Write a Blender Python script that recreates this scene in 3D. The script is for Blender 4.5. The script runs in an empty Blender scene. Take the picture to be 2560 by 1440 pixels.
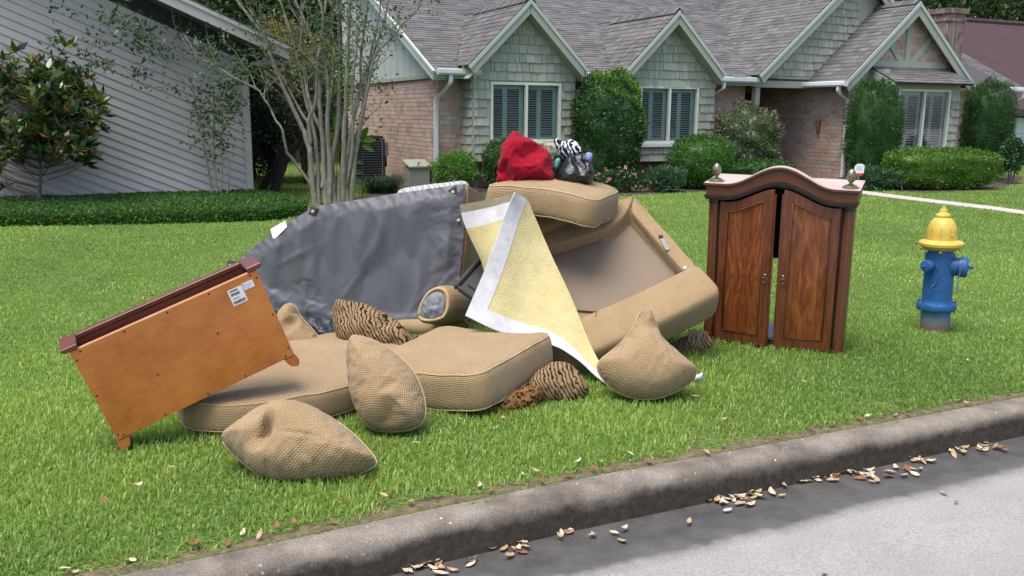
import bpy, bmesh, math, random
import numpy as np
from mathutils import Vector, Matrix, Euler, noise as mnoise

# ---------------------------------------------------------------- camera, sky, sun, exposure
S = bpy.context.scene
COL = S.collection
F, CAM_H = 2276.0, 1.5
PITCH, ROLL = math.radians(10.85), math.radians(0.43)
FW = np.array([0, math.cos(PITCH), -math.sin(PITCH)])
R0 = np.array([1.0, 0, 0]); U0 = np.cross(R0, FW)
RT = R0*math.cos(ROLL) + U0*math.sin(ROLL); UP = np.cross(RT, FW)
CP = np.array([0, 0, CAM_H])
cd = bpy.data.cameras.new('camera'); cam = bpy.data.objects.new('camera', cd); COL.objects.link(cam)
cd.sensor_width = 36; cd.lens = 36*F/2560; cd.clip_start = .05; cd.clip_end = 2000
cam.matrix_world = Matrix(((RT[0], UP[0], -FW[0], 0), (RT[1], UP[1], -FW[1], 0), (RT[2], UP[2], -FW[2], CAM_H), (0, 0, 0, 1)))
S.camera = cam
SUN_EL, SUN_AZ = math.radians(70), math.radians(-140)      # azimuth from +Y, clockwise
w = bpy.data.worlds.new('World'); S.world = w; w.use_nodes = True
wn = w.node_tree; bg = wn.nodes['Background']
sky = wn.nodes.new('ShaderNodeTexSky'); sky.sky_type = 'NISHITA'; sky.sun_disc = False
sky.sun_elevation = SUN_EL; sky.sun_rotation = SUN_AZ
sky.air_density = .7; sky.dust_density = 3.0; sky.ozone_density = 1.0
wn.links.new(sky.outputs[0], bg.inputs[0]); bg.inputs[1].default_value = .135
sl = bpy.data.lights.new('sun', 'SUN'); sl.energy = 1.5; sl.angle = math.radians(38); sl.color = (1, .955, .88)
so = bpy.data.objects.new('sun', sl); COL.objects.link(so)
sd = Vector((math.sin(SUN_AZ)*math.cos(SUN_EL), math.cos(SUN_AZ)*math.cos(SUN_EL), math.sin(SUN_EL)))
so.rotation_euler = sd.to_track_quat('Z', 'Y').to_euler()
vs = S.view_settings
vs.view_transform = 'Standard'; vs.look = 'None'; vs.gamma = 1; vs.use_curve_mapping = False; vs.exposure = 1.27
S.render.engine = 'CYCLES'
S.cycles.use_denoising = True
S.cycles.max_bounces = 6; S.cycles.diffuse_bounces = 3; S.cycles.glossy_bounces = 3; S.cycles.transparent_max_bounces = 8
S.cycles.caustics_reflective = False; S.cycles.caustics_refractive = False

# ---------------------------------------------------------------- surveying helpers: real places of things
def ray(u, v): return FW + RT*((u-1280)/F) - UP*((v-720)/F)
def G(u, v, z=0.0):
    d = ray(u, v); return Vector(CP + d*((z-CAM_H)/d[2]))
def At(u, v, y):
    d = ray(u, v); return Vector(CP + d*(y/d[1]))

rng = np.random.default_rng(11)
random.seed(7)
R = math.radians

# ---------------------------------------------------------------- node helpers
class NT:
    def __init__(s, name):
        s.m = bpy.data.materials.new(name); s.m.use_nodes = True
        s.t = s.m.node_tree; s.b = s.t.nodes['Principled BSDF']
        s.out = s.t.nodes['Material Output']
    def n(s, kind, **kw):
        x = s.t.nodes.new('ShaderNode'+kind)
        for k, v in kw.items():
            if k.startswith('_'): setattr(x, k[1:], v)
            else:
                i = x.inputs[k.replace('__', ' ')] if not k.startswith('i') or not k[1:].isdigit() else x.inputs[int(k[1:])]
                if hasattr(v, 'is_output'): s.t.links.new(v, i)
                else: i.default_value = v
        return x
    def l(s, a, b): s.t.links.new(a, b)
    def set(s, **kw):
        for k, v in kw.items():
            i = s.b.inputs[k.replace('__', ' ')]
            if hasattr(v, 'is_output'): s.l(v, i)
            else: i.default_value = v
    def coord(s, kind='Object', scale=(1, 1, 1), rot=(0, 0, 0)):
        c = s.n('TexCoord')
        m = s.n('Mapping'); s.l(c.outputs[kind], m.inputs[0])
        m.inputs['Scale'].default_value = scale; m.inputs['Rotation'].default_value = rot
        return m.outputs[0]
    def world(s):
        return s.n('NewGeometry').outputs['Position']
    def ramp(s, fac, stops, interp='LINEAR'):
        r = s.n('ValToRGB'); s.l(fac, r.inputs[0]); cr = r.color_ramp; cr.interpolation = interp
        while len(cr.elements) > 1: cr.elements.remove(cr.elements[-1])
        cr.elements[0].position = stops[0][0]; cr.elements[0].color = (*stops[0][1], 1)
        for p, c in stops[1:]:
            e = cr.elements.new(p); e.color = (*c, 1)
        return r.outputs[0]
    def fl(s, fac, stops, interp='LINEAR'):
        return s.ramp(fac, [(p, (v, v, v)) for p, v in stops], interp)
    def mix(s, fac, a, b, mode='MIX'):
        x = s.n('MixRGB', _blend_type=mode)
        for i, v in ((0, fac), (1, a), (2, b)):
            if hasattr(v, 'is_output'): s.l(v, x.inputs[i])
            elif i == 0: x.inputs[0].default_value = v
            else: x.inputs[i].default_value = (*v, 1) if len(v) == 3 else v
        return x.outputs[0]
    def math(s, op, a, b=0.0):
        x = s.n('Math', _operation=op)
        for i, v in ((0, a), (1, b)):
            if hasattr(v, 'is_output'): s.l(v, x.inputs[i])
            else: x.inputs[i].default_value = v
        return x.outputs[0]
    def noise(s, co, scale, detail=4, rough=.6, dist=0):
        x = s.n('TexNoise', Scale=scale, Detail=detail, Roughness=rough, Distortion=dist)
        if co is not None: s.l(co, x.inputs['Vector'])
        return x.outputs[0]
    def rnd(s):      # one random number for each piece (own object or island of a joined mesh)
        a = s.n('ObjectInfo').outputs['Random']; b = s.n('NewGeometry').outputs['Random Per Island']
        return s.math('FRACT', s.math('ADD', a, b))
    def bump(s, h, strength=.3, dist=.01):
        x = s.n('Bump', Strength=strength, Distance=dist); s.l(h, x.inputs['Height'])
        s.l(x.outputs[0], s.b.inputs['Normal']); return x

def plain(name, c, rough=.6, var=.18, scale=6, bump=.0, bscale=60, rnd=0.0, metal=0.0, spec=.5, bdist=.004):
    m = NT(name); co = m.coord()
    n1 = m.noise(co, scale, 5)
    d = tuple(x*(1-var) for x in c); e = tuple(min(1, x*(1+var)) for x in c)
    col = m.ramp(n1, [(.3, d), (.7, e)])
    if rnd:
        r = m.fl(m.rnd(), [(0, 1-rnd), (1, 1+rnd)]) if rnd < 0 else m.math('ADD', m.math('MULTIPLY', m.rnd(), 2*rnd), 1-rnd)
        x = m.n('VectorMath', _operation='SCALE'); m.l(col, x.inputs[0]); m.l(r, x.inputs['Scale']); col = x.outputs[0]
    m.set(Base__Color=col, Roughness=rough, Metallic=metal, Specular__IOR__Level=spec)
    if bump: m.bump(m.noise(co, bscale, 4), bump, bdist)
    return m.m

# ---------------------------------------------------------------- mesh helpers
class MB:
    def __init__(s): s.v = []; s.f = []; s.mi = []
    def add(s, v, f, mi=0):
        o = len(s.v); s.v += [tuple(p) for p in v]; s.f += [tuple(i+o for i in q) for q in f]; s.mi += [mi]*len(f); return s
    def box(s, x0, x1, y0, y1, z0, z1, mi=0, M=None):
        v = [Vector(p) for p in ((x0, y0, z0), (x1, y0, z0), (x1, y1, z0), (x0, y1, z0), (x0, y0, z1), (x1, y0, z1), (x1, y1, z1), (x0, y1, z1))]
        if M is not None: v = [M @ p for p in v]
        return s.add(v, [(0, 3, 2, 1), (4, 5, 6, 7), (0, 1, 5, 4), (1, 2, 6, 5), (2, 3, 7, 6), (3, 0, 4, 7)], mi)
    def tube(s, pts, rad, n=8, mi=0):
        pts = [Vector(p) for p in pts]; k = len(pts)
        if not hasattr(rad, '__len__'): rad = [rad]*k
        vs = []; up = Vector((.13, .21, .97))
        prev = None
        for i, p in enumerate(pts):
            t = (pts[min(i+1, k-1)]-pts[max(i-1, 0)])
            if t.length < 1e-9: t = Vector((0, 0, 1))
            t.normalize()
            if prev is None:
                a = t.cross(up); a = a if a.length > .05 else t.cross(Vector((1, 0, 0)))
            else: a = prev - t*prev.dot(t)
            a.normalize(); prev = a; b = t.cross(a)
            for j in range(n):
                q = 2*math.pi*j/n; vs.append(p + (a*math.cos(q)+b*math.sin(q))*rad[i])
        fs = [(i*n+j, i*n+(j+1) % n, (i+1)*n+(j+1) % n, (i+1)*n+j) for i in range(k-1) for j in range(n)]
        fs += [tuple(range(n-1, -1, -1)), tuple(range((k-1)*n, k*n))]
        return s.add(vs, fs, mi)
    def lathe(s, prof, n=24, M=None, mi=0):
        vs = []
        for r, z in prof:
            for j in range(n):
                q = 2*math.pi*j/n; p = Vector((r*math.cos(q), r*math.sin(q), z)); vs.append(M @ p if M is not None else p)
        k = len(prof)
        fs = [(i*n+j, i*n+(j+1) % n, (i+1)*n+(j+1) % n, (i+1)*n+j) for i in range(k-1) for j in range(n)]
        fs += [tuple(range(n-1, -1, -1)), tuple(range((k-1)*n, k*n))]
        return s.add(vs, fs, mi)
    def prism(s, poly, fa, fb, mi=0):
        """poly: 2-D points; fa, fb map a 2-D point to the two end points"""
        n = len(poly); vs = [fa(p) for p in poly]+[fb(p) for p in poly]
        fs = [tuple(range(n)), tuple(range(2*n-1, n-1, -1))]+[(i, i+n, (i+1) % n+n, (i+1) % n) for i in range(n)]
        return s.add(vs, fs, mi)
    def mesh(s, name, mats, smooth=None, bevel=0, seg=2, fix=True):
        me = bpy.data.meshes.new(name)
        me.from_pydata([tuple(p) for p in s.v], [], s.f)
        for m in (mats if isinstance(mats, (list, tuple)) else [mats]): me.materials.append(m)
        me.polygons.foreach_set('material_index', s.mi)
        if bevel or fix:
            bm = bmesh.new(); bm.from_mesh(me)
            if fix: bmesh.ops.recalc_face_normals(bm, faces=bm.faces)
            if bevel: bmesh.ops.bevel(bm, geom=list(bm.edges), offset=bevel, segments=seg, affect='EDGES', clamp_overlap=True)
            bm.to_mesh(me); bm.free()
        if smooth is not None:
            me.polygons.foreach_set('use_smooth', [True]*len(me.polygons))
            if smooth < 170: me.set_sharp_from_angle(angle=R(smooth))
        me.update(); return me
    def build(s, name, mats, parent=None, smooth=None, bevel=0, seg=2, fix=True):
        return link(name, s.mesh(name, mats, smooth, bevel, seg, fix), parent)

def link(name, me, parent=None, M=None):
    o = bpy.data.objects.new(name, me); COL.objects.link(o)
    if parent is not None: o.parent = parent
    if M is not None: o.matrix_local = M
    return o
def box_uv(o):
    me = o.data; L = me.uv_layers.new(name='UVMap'); uv = np.empty((len(me.loops), 2), np.float32)
    for p in me.polygons:
        n = p.normal; a = max(range(3), key=lambda k: abs(n[k])); i, j = [(1, 2), (0, 2), (0, 1)][a]
        for l in p.loop_indices: c = me.vertices[me.loops[l].vertex_index].co; uv[l] = (c[i], c[j])
    L.data.foreach_set('uv', uv.ravel()); return o
def tag(o, label=None, cat=None, group=None, kind=None):
    if label: o['label'] = label
    if cat: o['category'] = cat
    if group: o['group'] = group
    if kind: o['kind'] = kind
    return o
def thing(name, label, cat, loc=(0, 0, 0), rot=(0, 0, 0), group=None):
    o = bpy.data.objects.new(name, None); COL.objects.link(o); o.empty_display_size = .1
    o.location = loc; o.rotation_euler = rot
    return tag(o, label, cat, group)
def rawmesh(name, v, f_tri=None, loops=None, mats=(), smooth=False):
    """fast mesh from numpy arrays; f_tri: (n,3) or (n,4)"""
    me = bpy.data.meshes.new(name); v = np.asarray(v, np.float32); f = np.asarray(f_tri, np.int32)
    k = f.shape[1]
    me.vertices.add(len(v)); me.vertices.foreach_set('co', v.ravel())
    me.loops.add(f.size); me.loops.foreach_set('vertex_index', f.ravel())
    me.polygons.add(len(f)); me.polygons.foreach_set('loop_start', np.arange(0, f.size, k, dtype=np.int32))
    for m in mats: me.materials.append(m)
    if smooth: me.polygons.foreach_set('use_smooth', np.ones(len(f), bool))
    me.update(calc_edges=True); me.validate(); return me
def clip(poly, planes):
    """Sutherland-Hodgman; planes: (a,b,c) keeps a*x+b*y<=c"""
    for a, b, c in planes:
        out = []
        for i, p in enumerate(poly):
            q = poly[(i+1) % len(poly)]
            dp, dq = a*p[0]+b*p[1]-c, a*q[0]+b*q[1]-c
            if dp <= 0: out.append(p)
            if (dp < 0 < dq) or (dq < 0 < dp):
                k = dp/(dp-dq); out.append((p[0]+(q[0]-p[0])*k, p[1]+(q[1]-p[1])*k))
        poly = out
        if len(poly) < 3: return []
    return poly
def area2(p): return abs(sum(p[i][0]*p[(i+1) % len(p)][1]-p[(i+1) % len(p)][0]*p[i][1] for i in range(len(p))))/2
def halfplanes(poly):
    """convex polygon, counter-clockwise -> planes for clip()"""
    out = []
    for i, p in enumerate(poly):
        q = poly[(i+1) % len(poly)]; ex, ey = q[0]-p[0], q[1]-p[1]
        out.append((ey, -ex, ey*p[0]-ex*p[1]))
    return out
def frame(o, a, t):
    a = Vector(a).normalized(); t = Vector(t).normalized(); n = a.cross(t); o = Vector(o)
    return Matrix(((a.x, t.x, n.x, o.x), (a.y, t.y, n.y, o.y), (a.z, t.z, n.z, o.z), (0, 0, 0, 1)))
class Pieces:
    """pieces laid on a surface (bricks, shakes, shingles): the most prominent as parts, the rest joined"""
    def __init__(s, name, mat, root): s.name, s.mat, s.root, s.l, s.cache = name, mat, root, [], {}
    def put(s, poly, fr, d_top, d_bot, planes=None, full=None):
        """poly: rectangle (x0,x1,y0,y1) in the frame; d: depth at top / bottom edge"""
        x0, x1, y0, y1 = poly
        rect = [(x0, y0), (x1, y0), (x1, y1), (x0, y1)]
        q = clip(rect, planes) if planes else rect
        if len(q) < 3 or area2(q) < .12*(x1-x0)*(y1-y0): return
        whole = len(q) == 4 and abs(area2(q)-(x1-x0)*(y1-y0)) < 1e-9
        s.l.append((q, fr, d_top, d_bot, y0, y1, whole, x0))
    def geo(s, q, d_top, d_bot, y0, y1, ox=0, oy=0):
        n = len(q); dep = [d_bot+(d_top-d_bot)*(p[1]-y0)/(y1-y0) for p in q]
        v = [(p[0]-ox, p[1]-oy, d) for p, d in zip(q, dep)]+[(p[0]-ox, p[1]-oy, -.002) for p in q]
        f = [tuple(range(n)), tuple(range(2*n-1, n-1, -1))]+[(i, i+n, (i+1) % n+n, (i+1) % n) for i in range(n)]
        return v, f
    def done(s, limit=290, prefer=None):
        W = s.root.matrix_basis
        def key(e):
            p = W @ (e[1] @ Vector((e[0][0][0], e[0][0][1], 0)))
            d = (p-Vector((0, 0, CAM_H))).length
            return prefer(e, p, d) if prefer else d
        s.l.sort(key=key); rest = MB()
        for i, (q, fr, dt, db, y0, y1, whole, x0) in enumerate(s.l):
            if i < limit:
                if whole:
                    k = (round(q[1][0]-q[0][0], 3), round(y1-y0, 3), round(dt, 4), round(db, 4))
                    if k not in s.cache:
                        v, f = s.geo(q, dt, db, y0, y1, x0, y0); s.cache[k] = MB().add(v, f).mesh(s.name, s.mat)
                    link(s.name, s.cache[k], s.root, fr @ Matrix.Translation((x0, y0, 0)))
                else:
                    v, f = s.geo(q, dt, db, y0, y1, q[0][0], y0)
                    link(s.name, MB().add(v, f).mesh(s.name, s.mat), s.root, fr @ Matrix.Translation((q[0][0], y0, 0)))
            else:
                v, f = s.geo(q, dt, db, y0, y1); rest.add([fr @ Vector(p) for p in v], f)
        if rest.v:
            o = rest.build(s.name+'_courses', s.mat, s.root); o['kind'] = 'stuff'
# ================================================================= GROUND
# kerb line (back of the kerb, lawn level) as a smooth polyline, left to right
KP = [(-9.5, -1.9), (-4.2, 1.15), (-1.9, 2.43), (-.941, 2.945), (.039, 3.474), (.379, 3.643), (1.648, 4.239), (2.807, 4.786), (5.5, 6.04), (12, 9.05), (40, 21.8), (120, 58)]
def catmull(P, n=10):
    out = []
    for i in range(len(P)-1):
        p0, p1, p2, p3 = [np.array(P[max(0, min(len(P)-1, i+k))], float) for k in (-1, 0, 1, 2)]
        for j in range(n):
            t = j/n
            out.append(.5*((2*p1)+(p2-p0)*t+(2*p0-5*p1+4*p2-p3)*t*t+(3*p1-p0-3*p2+p3)*t**3))
    out.append(np.array(P[-1], float)); return np.array(out)
KL = catmull(KP[1:9], 14); KL = np.vstack([[KP[0]], KL, KP[9:]])
KT = np.gradient(KL, axis=0); KT /= np.linalg.norm(KT, axis=1)[:, None]
KN = np.stack([KT[:, 1], -KT[:, 0]], 1)          # towards the street
ROAD_Z = -.15

m = NT('lawn_soil'); co = m.world()
g = m.ramp(m.noise(co, 1.3, 6), [(.3, (.085, .145, .03)), (.55, (.115, .185, .04)), (.75, (.14, .20, .055))])
f = m.ramp(m.noise(co, 60, 3), [(.4, (.5, .5, .5)), (.65, (1.3, 1.3, 1.3))])
m.set(Base__Color=m.mix(1, g, f, 'MULTIPLY'), Roughness=.9, Specular__IOR__Level=.1); m.bump(m.noise(co, 80, 3), .6, .02)
LAWN = m.m
pts = [tuple(p) for p in KL]
MB().add([(x, y, 0) for x, y in pts]+[(250, 420, 0), (-420, 420, 0), (-420, -60, 0)], [tuple(range(len(pts)+3))]).build('lawn', LAWN)['kind'] = 'structure'

# street: worn concrete, dirt band along the gutter
m = NT('street_concrete'); co = m.world(); uv = m.n('UVMap').outputs[0]
sep = m.n('SeparateXYZ'); m.l(uv, sep.inputs[0])
off = sep.outputs['X']                         # metres from the kerb foot
base = m.ramp(m.noise(co, 2.2, 6), [(.3, (.245, .235, .222)), (.7, (.30, .288, .274))])
fine = m.ramp(m.noise(co, 95, 5, .75), [(.28, (.55, .54, .53)), (.5, (1, 1, 1)), (.72, (1.32, 1.3, 1.28))])
v1 = m.n('TexVoronoi', Scale=46.0); m.l(co, v1.inputs['Vector'])
peb = m.ramp(v1.outputs['Distance'], [(.10, (1.5, 1.47, 1.42)), (.2, (1, 1, 1))])
pick = m.fl(m.noise(co, 17, 2), [(.52, 0), (.6, 1)])
c0 = m.mix(1, m.mix(1, base, fine, 'MULTIPLY'), m.mix(pick, (1, 1, 1), peb), 'MULTIPLY')
wob = m.math('MULTIPLY', m.math('SUBTRACT', m.noise(co, 1.1, 4), .5), .20)
wob2 = m.math('MULTIPLY', m.math('SUBTRACT', m.noise(co, 14, 4), .5), .07)
e = m.math('ADD', off, m.math('ADD', wob, wob2))
dirt = m.fl(e, [(.18, 1), (.28, .9), (.32, .35), (.38, 0)])
dc = m.ramp(m.noise(co, 9, 6), [(.35, (.052, .049, .047)), (.7, (.09, .085, .08))])
sed = m.fl(m.noise(co, 120, 3), [(.62, 0), (.72, 1)])
dc = m.mix(m.math('MULTIPLY', sed, .35), dc, (.3, .24, .17))
m.set(Base__Color=m.mix(dirt, c0, dc), Roughness=m.fl(dirt, [(0, .85), (1, .62)]), Specular__IOR__Level=.35)
hh = m.mix(.35, m.noise(co, 150, 4), v1.outputs['Distance'])
m.bump(hh, .5, .006)
STREET = m.m
def strip(name, offs, mat, kind='structure', jit=0.0):
    """sheet along the kerb line; offs: list of (offset, z)"""
    v = []; u = []; f = []
    k = len(offs)
    rj = random.Random(3)
    for p, n in zip(KL, KN):
        for q, (o, z) in enumerate(offs):
            if jit and q < 2: o = o+(rj.random()-.72)*jit
            v.append((p[0]+n[0]*o, p[1]+n[1]*o, z)); u.append((o-KW, 0))
    for i in range(len(KL)-1):
        for j in range(k-1): f.append((i*k+j, i*k+j+1, (i+1)*k+j+1, (i+1)*k+j))
    me = bpy.data.meshes.new(name); me.from_pydata(v, [], f); me.materials.append(mat)
    L = me.uv_layers.new(name='UVMap'); idx = np.empty(len(me.loops), np.int32); me.loops.foreach_get('vertex_index', idx)
    L.data.foreach_set('uv', np.array(u, np.float32)[idx].ravel())
    bm = bmesh.new(); bm.from_mesh(me); bmesh.ops.recalc_face_normals(bm, faces=bm.faces); bm.to_mesh(me); bm.free()
    me.polygons.foreach_set('use_smooth', [True]*len(me.polygons)); me.update()
    o = link(name, me); o['kind'] = kind; return o
KW = .155
strip('street', [(KW-.03, ROAD_Z-.002), (KW+.3, ROAD_Z), (KW+.8, ROAD_Z+.012), (KW+4, ROAD_Z+.06), (KW+8.5, ROAD_Z-.02), (KW+60, ROAD_Z)], STREET)
# kerb with rounded nose, in lengths with a joint
m = NT('kerb_concrete'); co = m.world()
sp = m.n('SeparateXYZ'); m.l(co, sp.inputs[0]); z = sp.outputs['Z']
base = m.ramp(m.noise(co, 5, 6), [(.3, (.155, .132, .104)), (.5, (.235, .203, .163)), (.75, (.335, .297, .245))])
v1 = m.n('TexVoronoi', Scale=130.0); m.l(co, v1.outputs[0].node.inputs['Vector'])
peb = m.ramp(v1.outputs['Distance'], [(.08, (1.6, 1.57, 1.5)), (.22, (1, 1, 1)), (.6, (.68, .68, .68))])
v2 = m.n('TexVoronoi', Scale=30.0); m.l(co, v2.inputs['Vector'])
chip = m.math('MULTIPLY', m.fl(v2.outputs['Distance'], [(.11, 1), (.19, 0)]), m.fl(m.noise(co, 9, 2), [(.5, 0), (.6, 1)]))
c0 = m.mix(chip, m.mix(.75, base, m.mix(1, base, peb, 'MULTIPLY')), (.52, .5, .46))
zz = m.math('ADD', z, m.math('MULTIPLY', m.math('SUBTRACT', m.noise(co, 3.2, 6, .7), .5), .16))
drt = m.fl(zz, [(-.15+.5-.5, 1)] if False else [(0, 1), (1, 1)])
mr = m.n('MapRange'); m.l(zz, mr.inputs[0]); mr.inputs[1].default_value = -.03; mr.inputs[2].default_value = -.075; mr.inputs[3].default_value = 0; mr.inputs[4].default_value = 1
blot = m.math('MULTIPLY', m.fl(m.noise(co, 2.3, 5), [(.52, 0), (.68, .7)]), .8)
dirt = m.math('MAXIMUM', mr.outputs[0], blot)
m.set(Base__Color=m.mix(m.math('MULTIPLY', dirt, .93), c0, m.ramp(m.noise(co, 30, 5, .7), [(.4, (.022, .018, .014)), (.72, (.06, .05, .038))])), Roughness=.88, Specular__IOR__Level=.25)
m.bump(m.mix(.3, m.noise(co, 160, 4), v1.outputs['Distance']), .35, .004)
KERB = m.m
prof = [(-.03, -.12), (-.03, -.012), (-.012, -.002)]
for a in range(0, 91, 15): prof.append((.075+.060*math.sin(R(a)), -.055+.057*math.cos(R(a))))
prof += [(.142, -.11), (.15, ROAD_Z-.01)]
strip('kerb', prof, KERB)

strip('soil_edge', [(-.055, -.006), (-.042, .003), (-.012, .004), (-.006, -.01)], plain('edge_soil', (.13, .10, .055), .95, .5, 22, .9, 70, bdist=.01), jit=.075)
# front walk across the lawn
m = plain('walk_concrete', (.42, .38, .33), .85, .12, 3, .3, 90)
tb = [(2060, 466), (2130, 474), (2200, 483.5), (2300, 496), (2480, 517), (2600, 534), (2760, 556)]
bb = [(2060, 473), (2130, 482), (2200, 491.5), (2300, 504), (2480, 525.5), (2600, 543), (2760, 566)]
v = [(*G(u, vv).xy, z) for z in (.012, -.05) for u, vv in tb+bb[::-1]]
n = len(tb)*2
WALK = [(p[0], p[1]) for p in v[:n]]
MB().add(v, [tuple(range(n)), tuple(range(2*n-1, n-1, -1))]+[(i, i+n, (i+1) % n+n, (i+1) % n) for i in range(n)]).build('front_walk', m)['kind'] = 'structure'
# soil of the planting bed along the house
m = plain('bed_mulch', (.055, .038, .026), .95, .4, 8, .8, 60)
bed = [G(1440, 492), G(1560, 490), G(1640, 486), G(1760, 479), G(1900, 476), G(2060, 471), G(2200, 476), G(2330, 482), G(2470, 474), G(2540, 462), G(2560, 440), G(2050, 425), G(1500, 440), G(1000, 450), G(880, 500), G(1100, 500)]
MB().add([(p.x, p.y, .006) for p in bed], [tuple(range(len(bed)))]).build('planting_bed', m)['kind'] = 'structure'
BEDP = [(p.x, p.y) for p in bed]

def inside(px, py, poly):
    r = np.zeros(len(px), bool); n = len(poly)
    for i in range(n):
        x0, y0 = poly[i][:2]; x1, y1 = poly[(i+1) % n][:2]
        c = ((y0 > py) != (y1 > py)) & (px < (x1-x0)*(py-y0)/((y1-y0) if y1 != y0 else 1e-9)+x0); r ^= c
    return r
def smooth_noise(x, y, s, seed=0):
    r = np.random.default_rng(seed); g = r.random((64, 64)); x = x/s; y = y/s
    i = np.floor(x).astype(int); j = np.floor(y).astype(int); a = x-i; b = y-j; a = a*a*(3-2*a); b = b*b*(3-2*b)
    q = lambda p, k: g[p % 64, k % 64]
    return (q(i, j)*(1-a)+q(i+1, j)*a)*(1-b)+(q(i, j+1)*(1-a)+q(i+1, j+1)*a)*b
def kerb_side(x, y):
    """distance behind the back of the kerb (positive on the lawn)"""
    best = np.full(len(x), 1e9); sg = np.zeros(len(x))
    for p, n in zip(KL[1:-2], KN[1:-2]):
        dx = x-p[0]; dy = y-p[1]; d = dx*dx+dy*dy; s = -(dx*n[0]+dy*n[1])
        k = d < best; best[k] = d[k]; sg[k] = s[k]
    return sg

GRASS_SKIP = [WALK, BEDP]
def grass(name, n, ylo, yhi, hgt, wid, label, seed, runners=False, dryk=1.0):
    r = np.random.default_rng(seed)
    # even scatter in bands of depth, thinning out with distance
    u = r.random(n); y = ylo*(yhi/ylo)**u if yhi > 9 else ylo+(yhi-ylo)*u
    x = (r.random(n)*2-1)*(.60*y+.9)
    k = kerb_side(x, y); ok = k > -.035
    for P in GRASS_SKIP: ok &= ~inside(x, y, P)
    x, y, k = x[ok], y[ok], k[ok]; n = len(x)
    thin = r.random(n) < np.clip((k+.01)/.13, .10, 1)*np.clip(.35+1.3*smooth_noise(x, y, .16, 7)+(k > .12)*1.0, 0, 1); 
    bare = smooth_noise(x, y, .33, 3)
    thin &= ~((bare > .70) & (k < .32) & (r.random(n) < .8))
    x, y, k, bare = x[thin], y[thin], k[thin], bare[thin]; n = len(x)
    sc = np.maximum(1, y/7.0)**.62
    patch = smooth_noise(x, y, .55, 1); big = smooth_noise(x, y, 2.3, 2)
    h = hgt*(.55+.75*r.random(n))*(.75+.5*patch)*sc**.35; wd = wid*(.6+.7*r.random(n))*sc
    ang = r.random(n)*2*np.pi; lean = (.15+1.0*r.random(n)**1.3)*(1.15-.35*patch)
    lean = np.where(k < .12, lean*1.3, lean)
    dry = (r.random(n) < .02*dryk+.35*np.clip(.16-k, 0, .16)/.16+.5*((bare > .66) & (k < .4)))
    lean = np.where(dry, 1.0+.45*r.random(n), lean); h = np.where(dry, h*.7, h)
    dx, dy = np.cos(ang), np.sin(ang); sx, sy = -dy, dx
    z0 = -.004-np.where(k < .04, .012, 0)
    v = np.empty((n, 5, 3), np.float32)
    mx = x+dx*h*.45*lean*.55; my = y+dy*h*.45*lean*.55; mz = z0+h*.58*np.cos(lean*.55)
    tx = x+dx*h*lean*.85; ty = y+dy*h*lean*.85; tz = z0+h*np.maximum(.12, np.cos(lean*.95))
    v[:, 0] = np.stack([x-sx*wd*.42, y-sy*wd*.42, z0+0*x], 1); v[:, 1] = np.stack([x+sx*wd*.42, y+sy*wd*.42, z0+0*x], 1)
    v[:, 2] = np.stack([mx+sx*wd*.5, my+sy*wd*.5, mz], 1); v[:, 3] = np.stack([mx-sx*wd*.5, my-sy*wd*.5, mz], 1)
    v[:, 4] = np.stack([tx, ty, tz], 1)
    i = np.arange(n)[:, None]*5
    f = np.concatenate([i+np.array([0, 1, 2]), i+np.array([0, 2, 3]), i+np.array([3, 2, 4])])
    me = rawmesh(name, v.reshape(-1, 3), f, mats=[GRASS])
    t = np.clip(.5+.55*(big-.5)+.45*(patch-.5)+.42*(r.random(n)-.5), 0, 1)[:, None]
    c = (1-t)*np.array([.118, .205, .038])+t*np.array([.335, .440, .108])
    c = c*(.8+.4*r.random(n))[:, None]
    tan = np.array([.26, .19, .10])*(.5+.8*r.random(n))[:, None]
    c = np.where(dry[:, None], tan, c)
    at = me.color_attributes.new('col', 'FLOAT_COLOR', 'POINT')
    ca = np.ones((n, 5, 4), np.float32); ca[:, :, :3] = c[:, None, :]; at.data.foreach_set('color', ca.ravel())
    o = link(name, me); tag(o, label, 'grass', kind='stuff'); return o
m = NT('grass_blades'); a = m.n('VertexColor', _layer_name='col').outputs[0]
tr = m.n('BsdfTranslucent'); m.l(m.mix(1, a, (1.5, 1.6, .9), 'MULTIPLY'), tr.inputs[0])
m.set(Base__Color=a, Roughness=.42, Specular__IOR__Level=.45)
ms = m.n('MixShader'); ms.inputs[0].default_value = .4; m.l(m.b.outputs[0], ms.inputs[1]); m.l(tr.outputs[0], ms.inputs[2]); m.l(ms.outputs[0], m.out.inputs[0])
GRASS = m.m
# ================================================================= GREEN HOUSE
YAW = R(25)
HXv = Vector((math.cos(YAW), math.sin(YAW), 0)); HYv = Vector((-math.sin(YAW), math.cos(YAW), 0)); Zv = Vector((0, 0, 1))
H0 = Vector((-1.482, 18.6, 0))
house = thing('house', 'single-storey house with sage green shake gables, brick walls and grey shingle roof', 'house', H0, (0, 0, YAW))
house.matrix_basis = Matrix.Translation(H0) @ Matrix.Rotation(YAW, 4, 'Z')
X, Y, Z = Vector((1, 0, 0)), Vector((0, 1, 0)), Vector((0, 0, 1))

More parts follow.
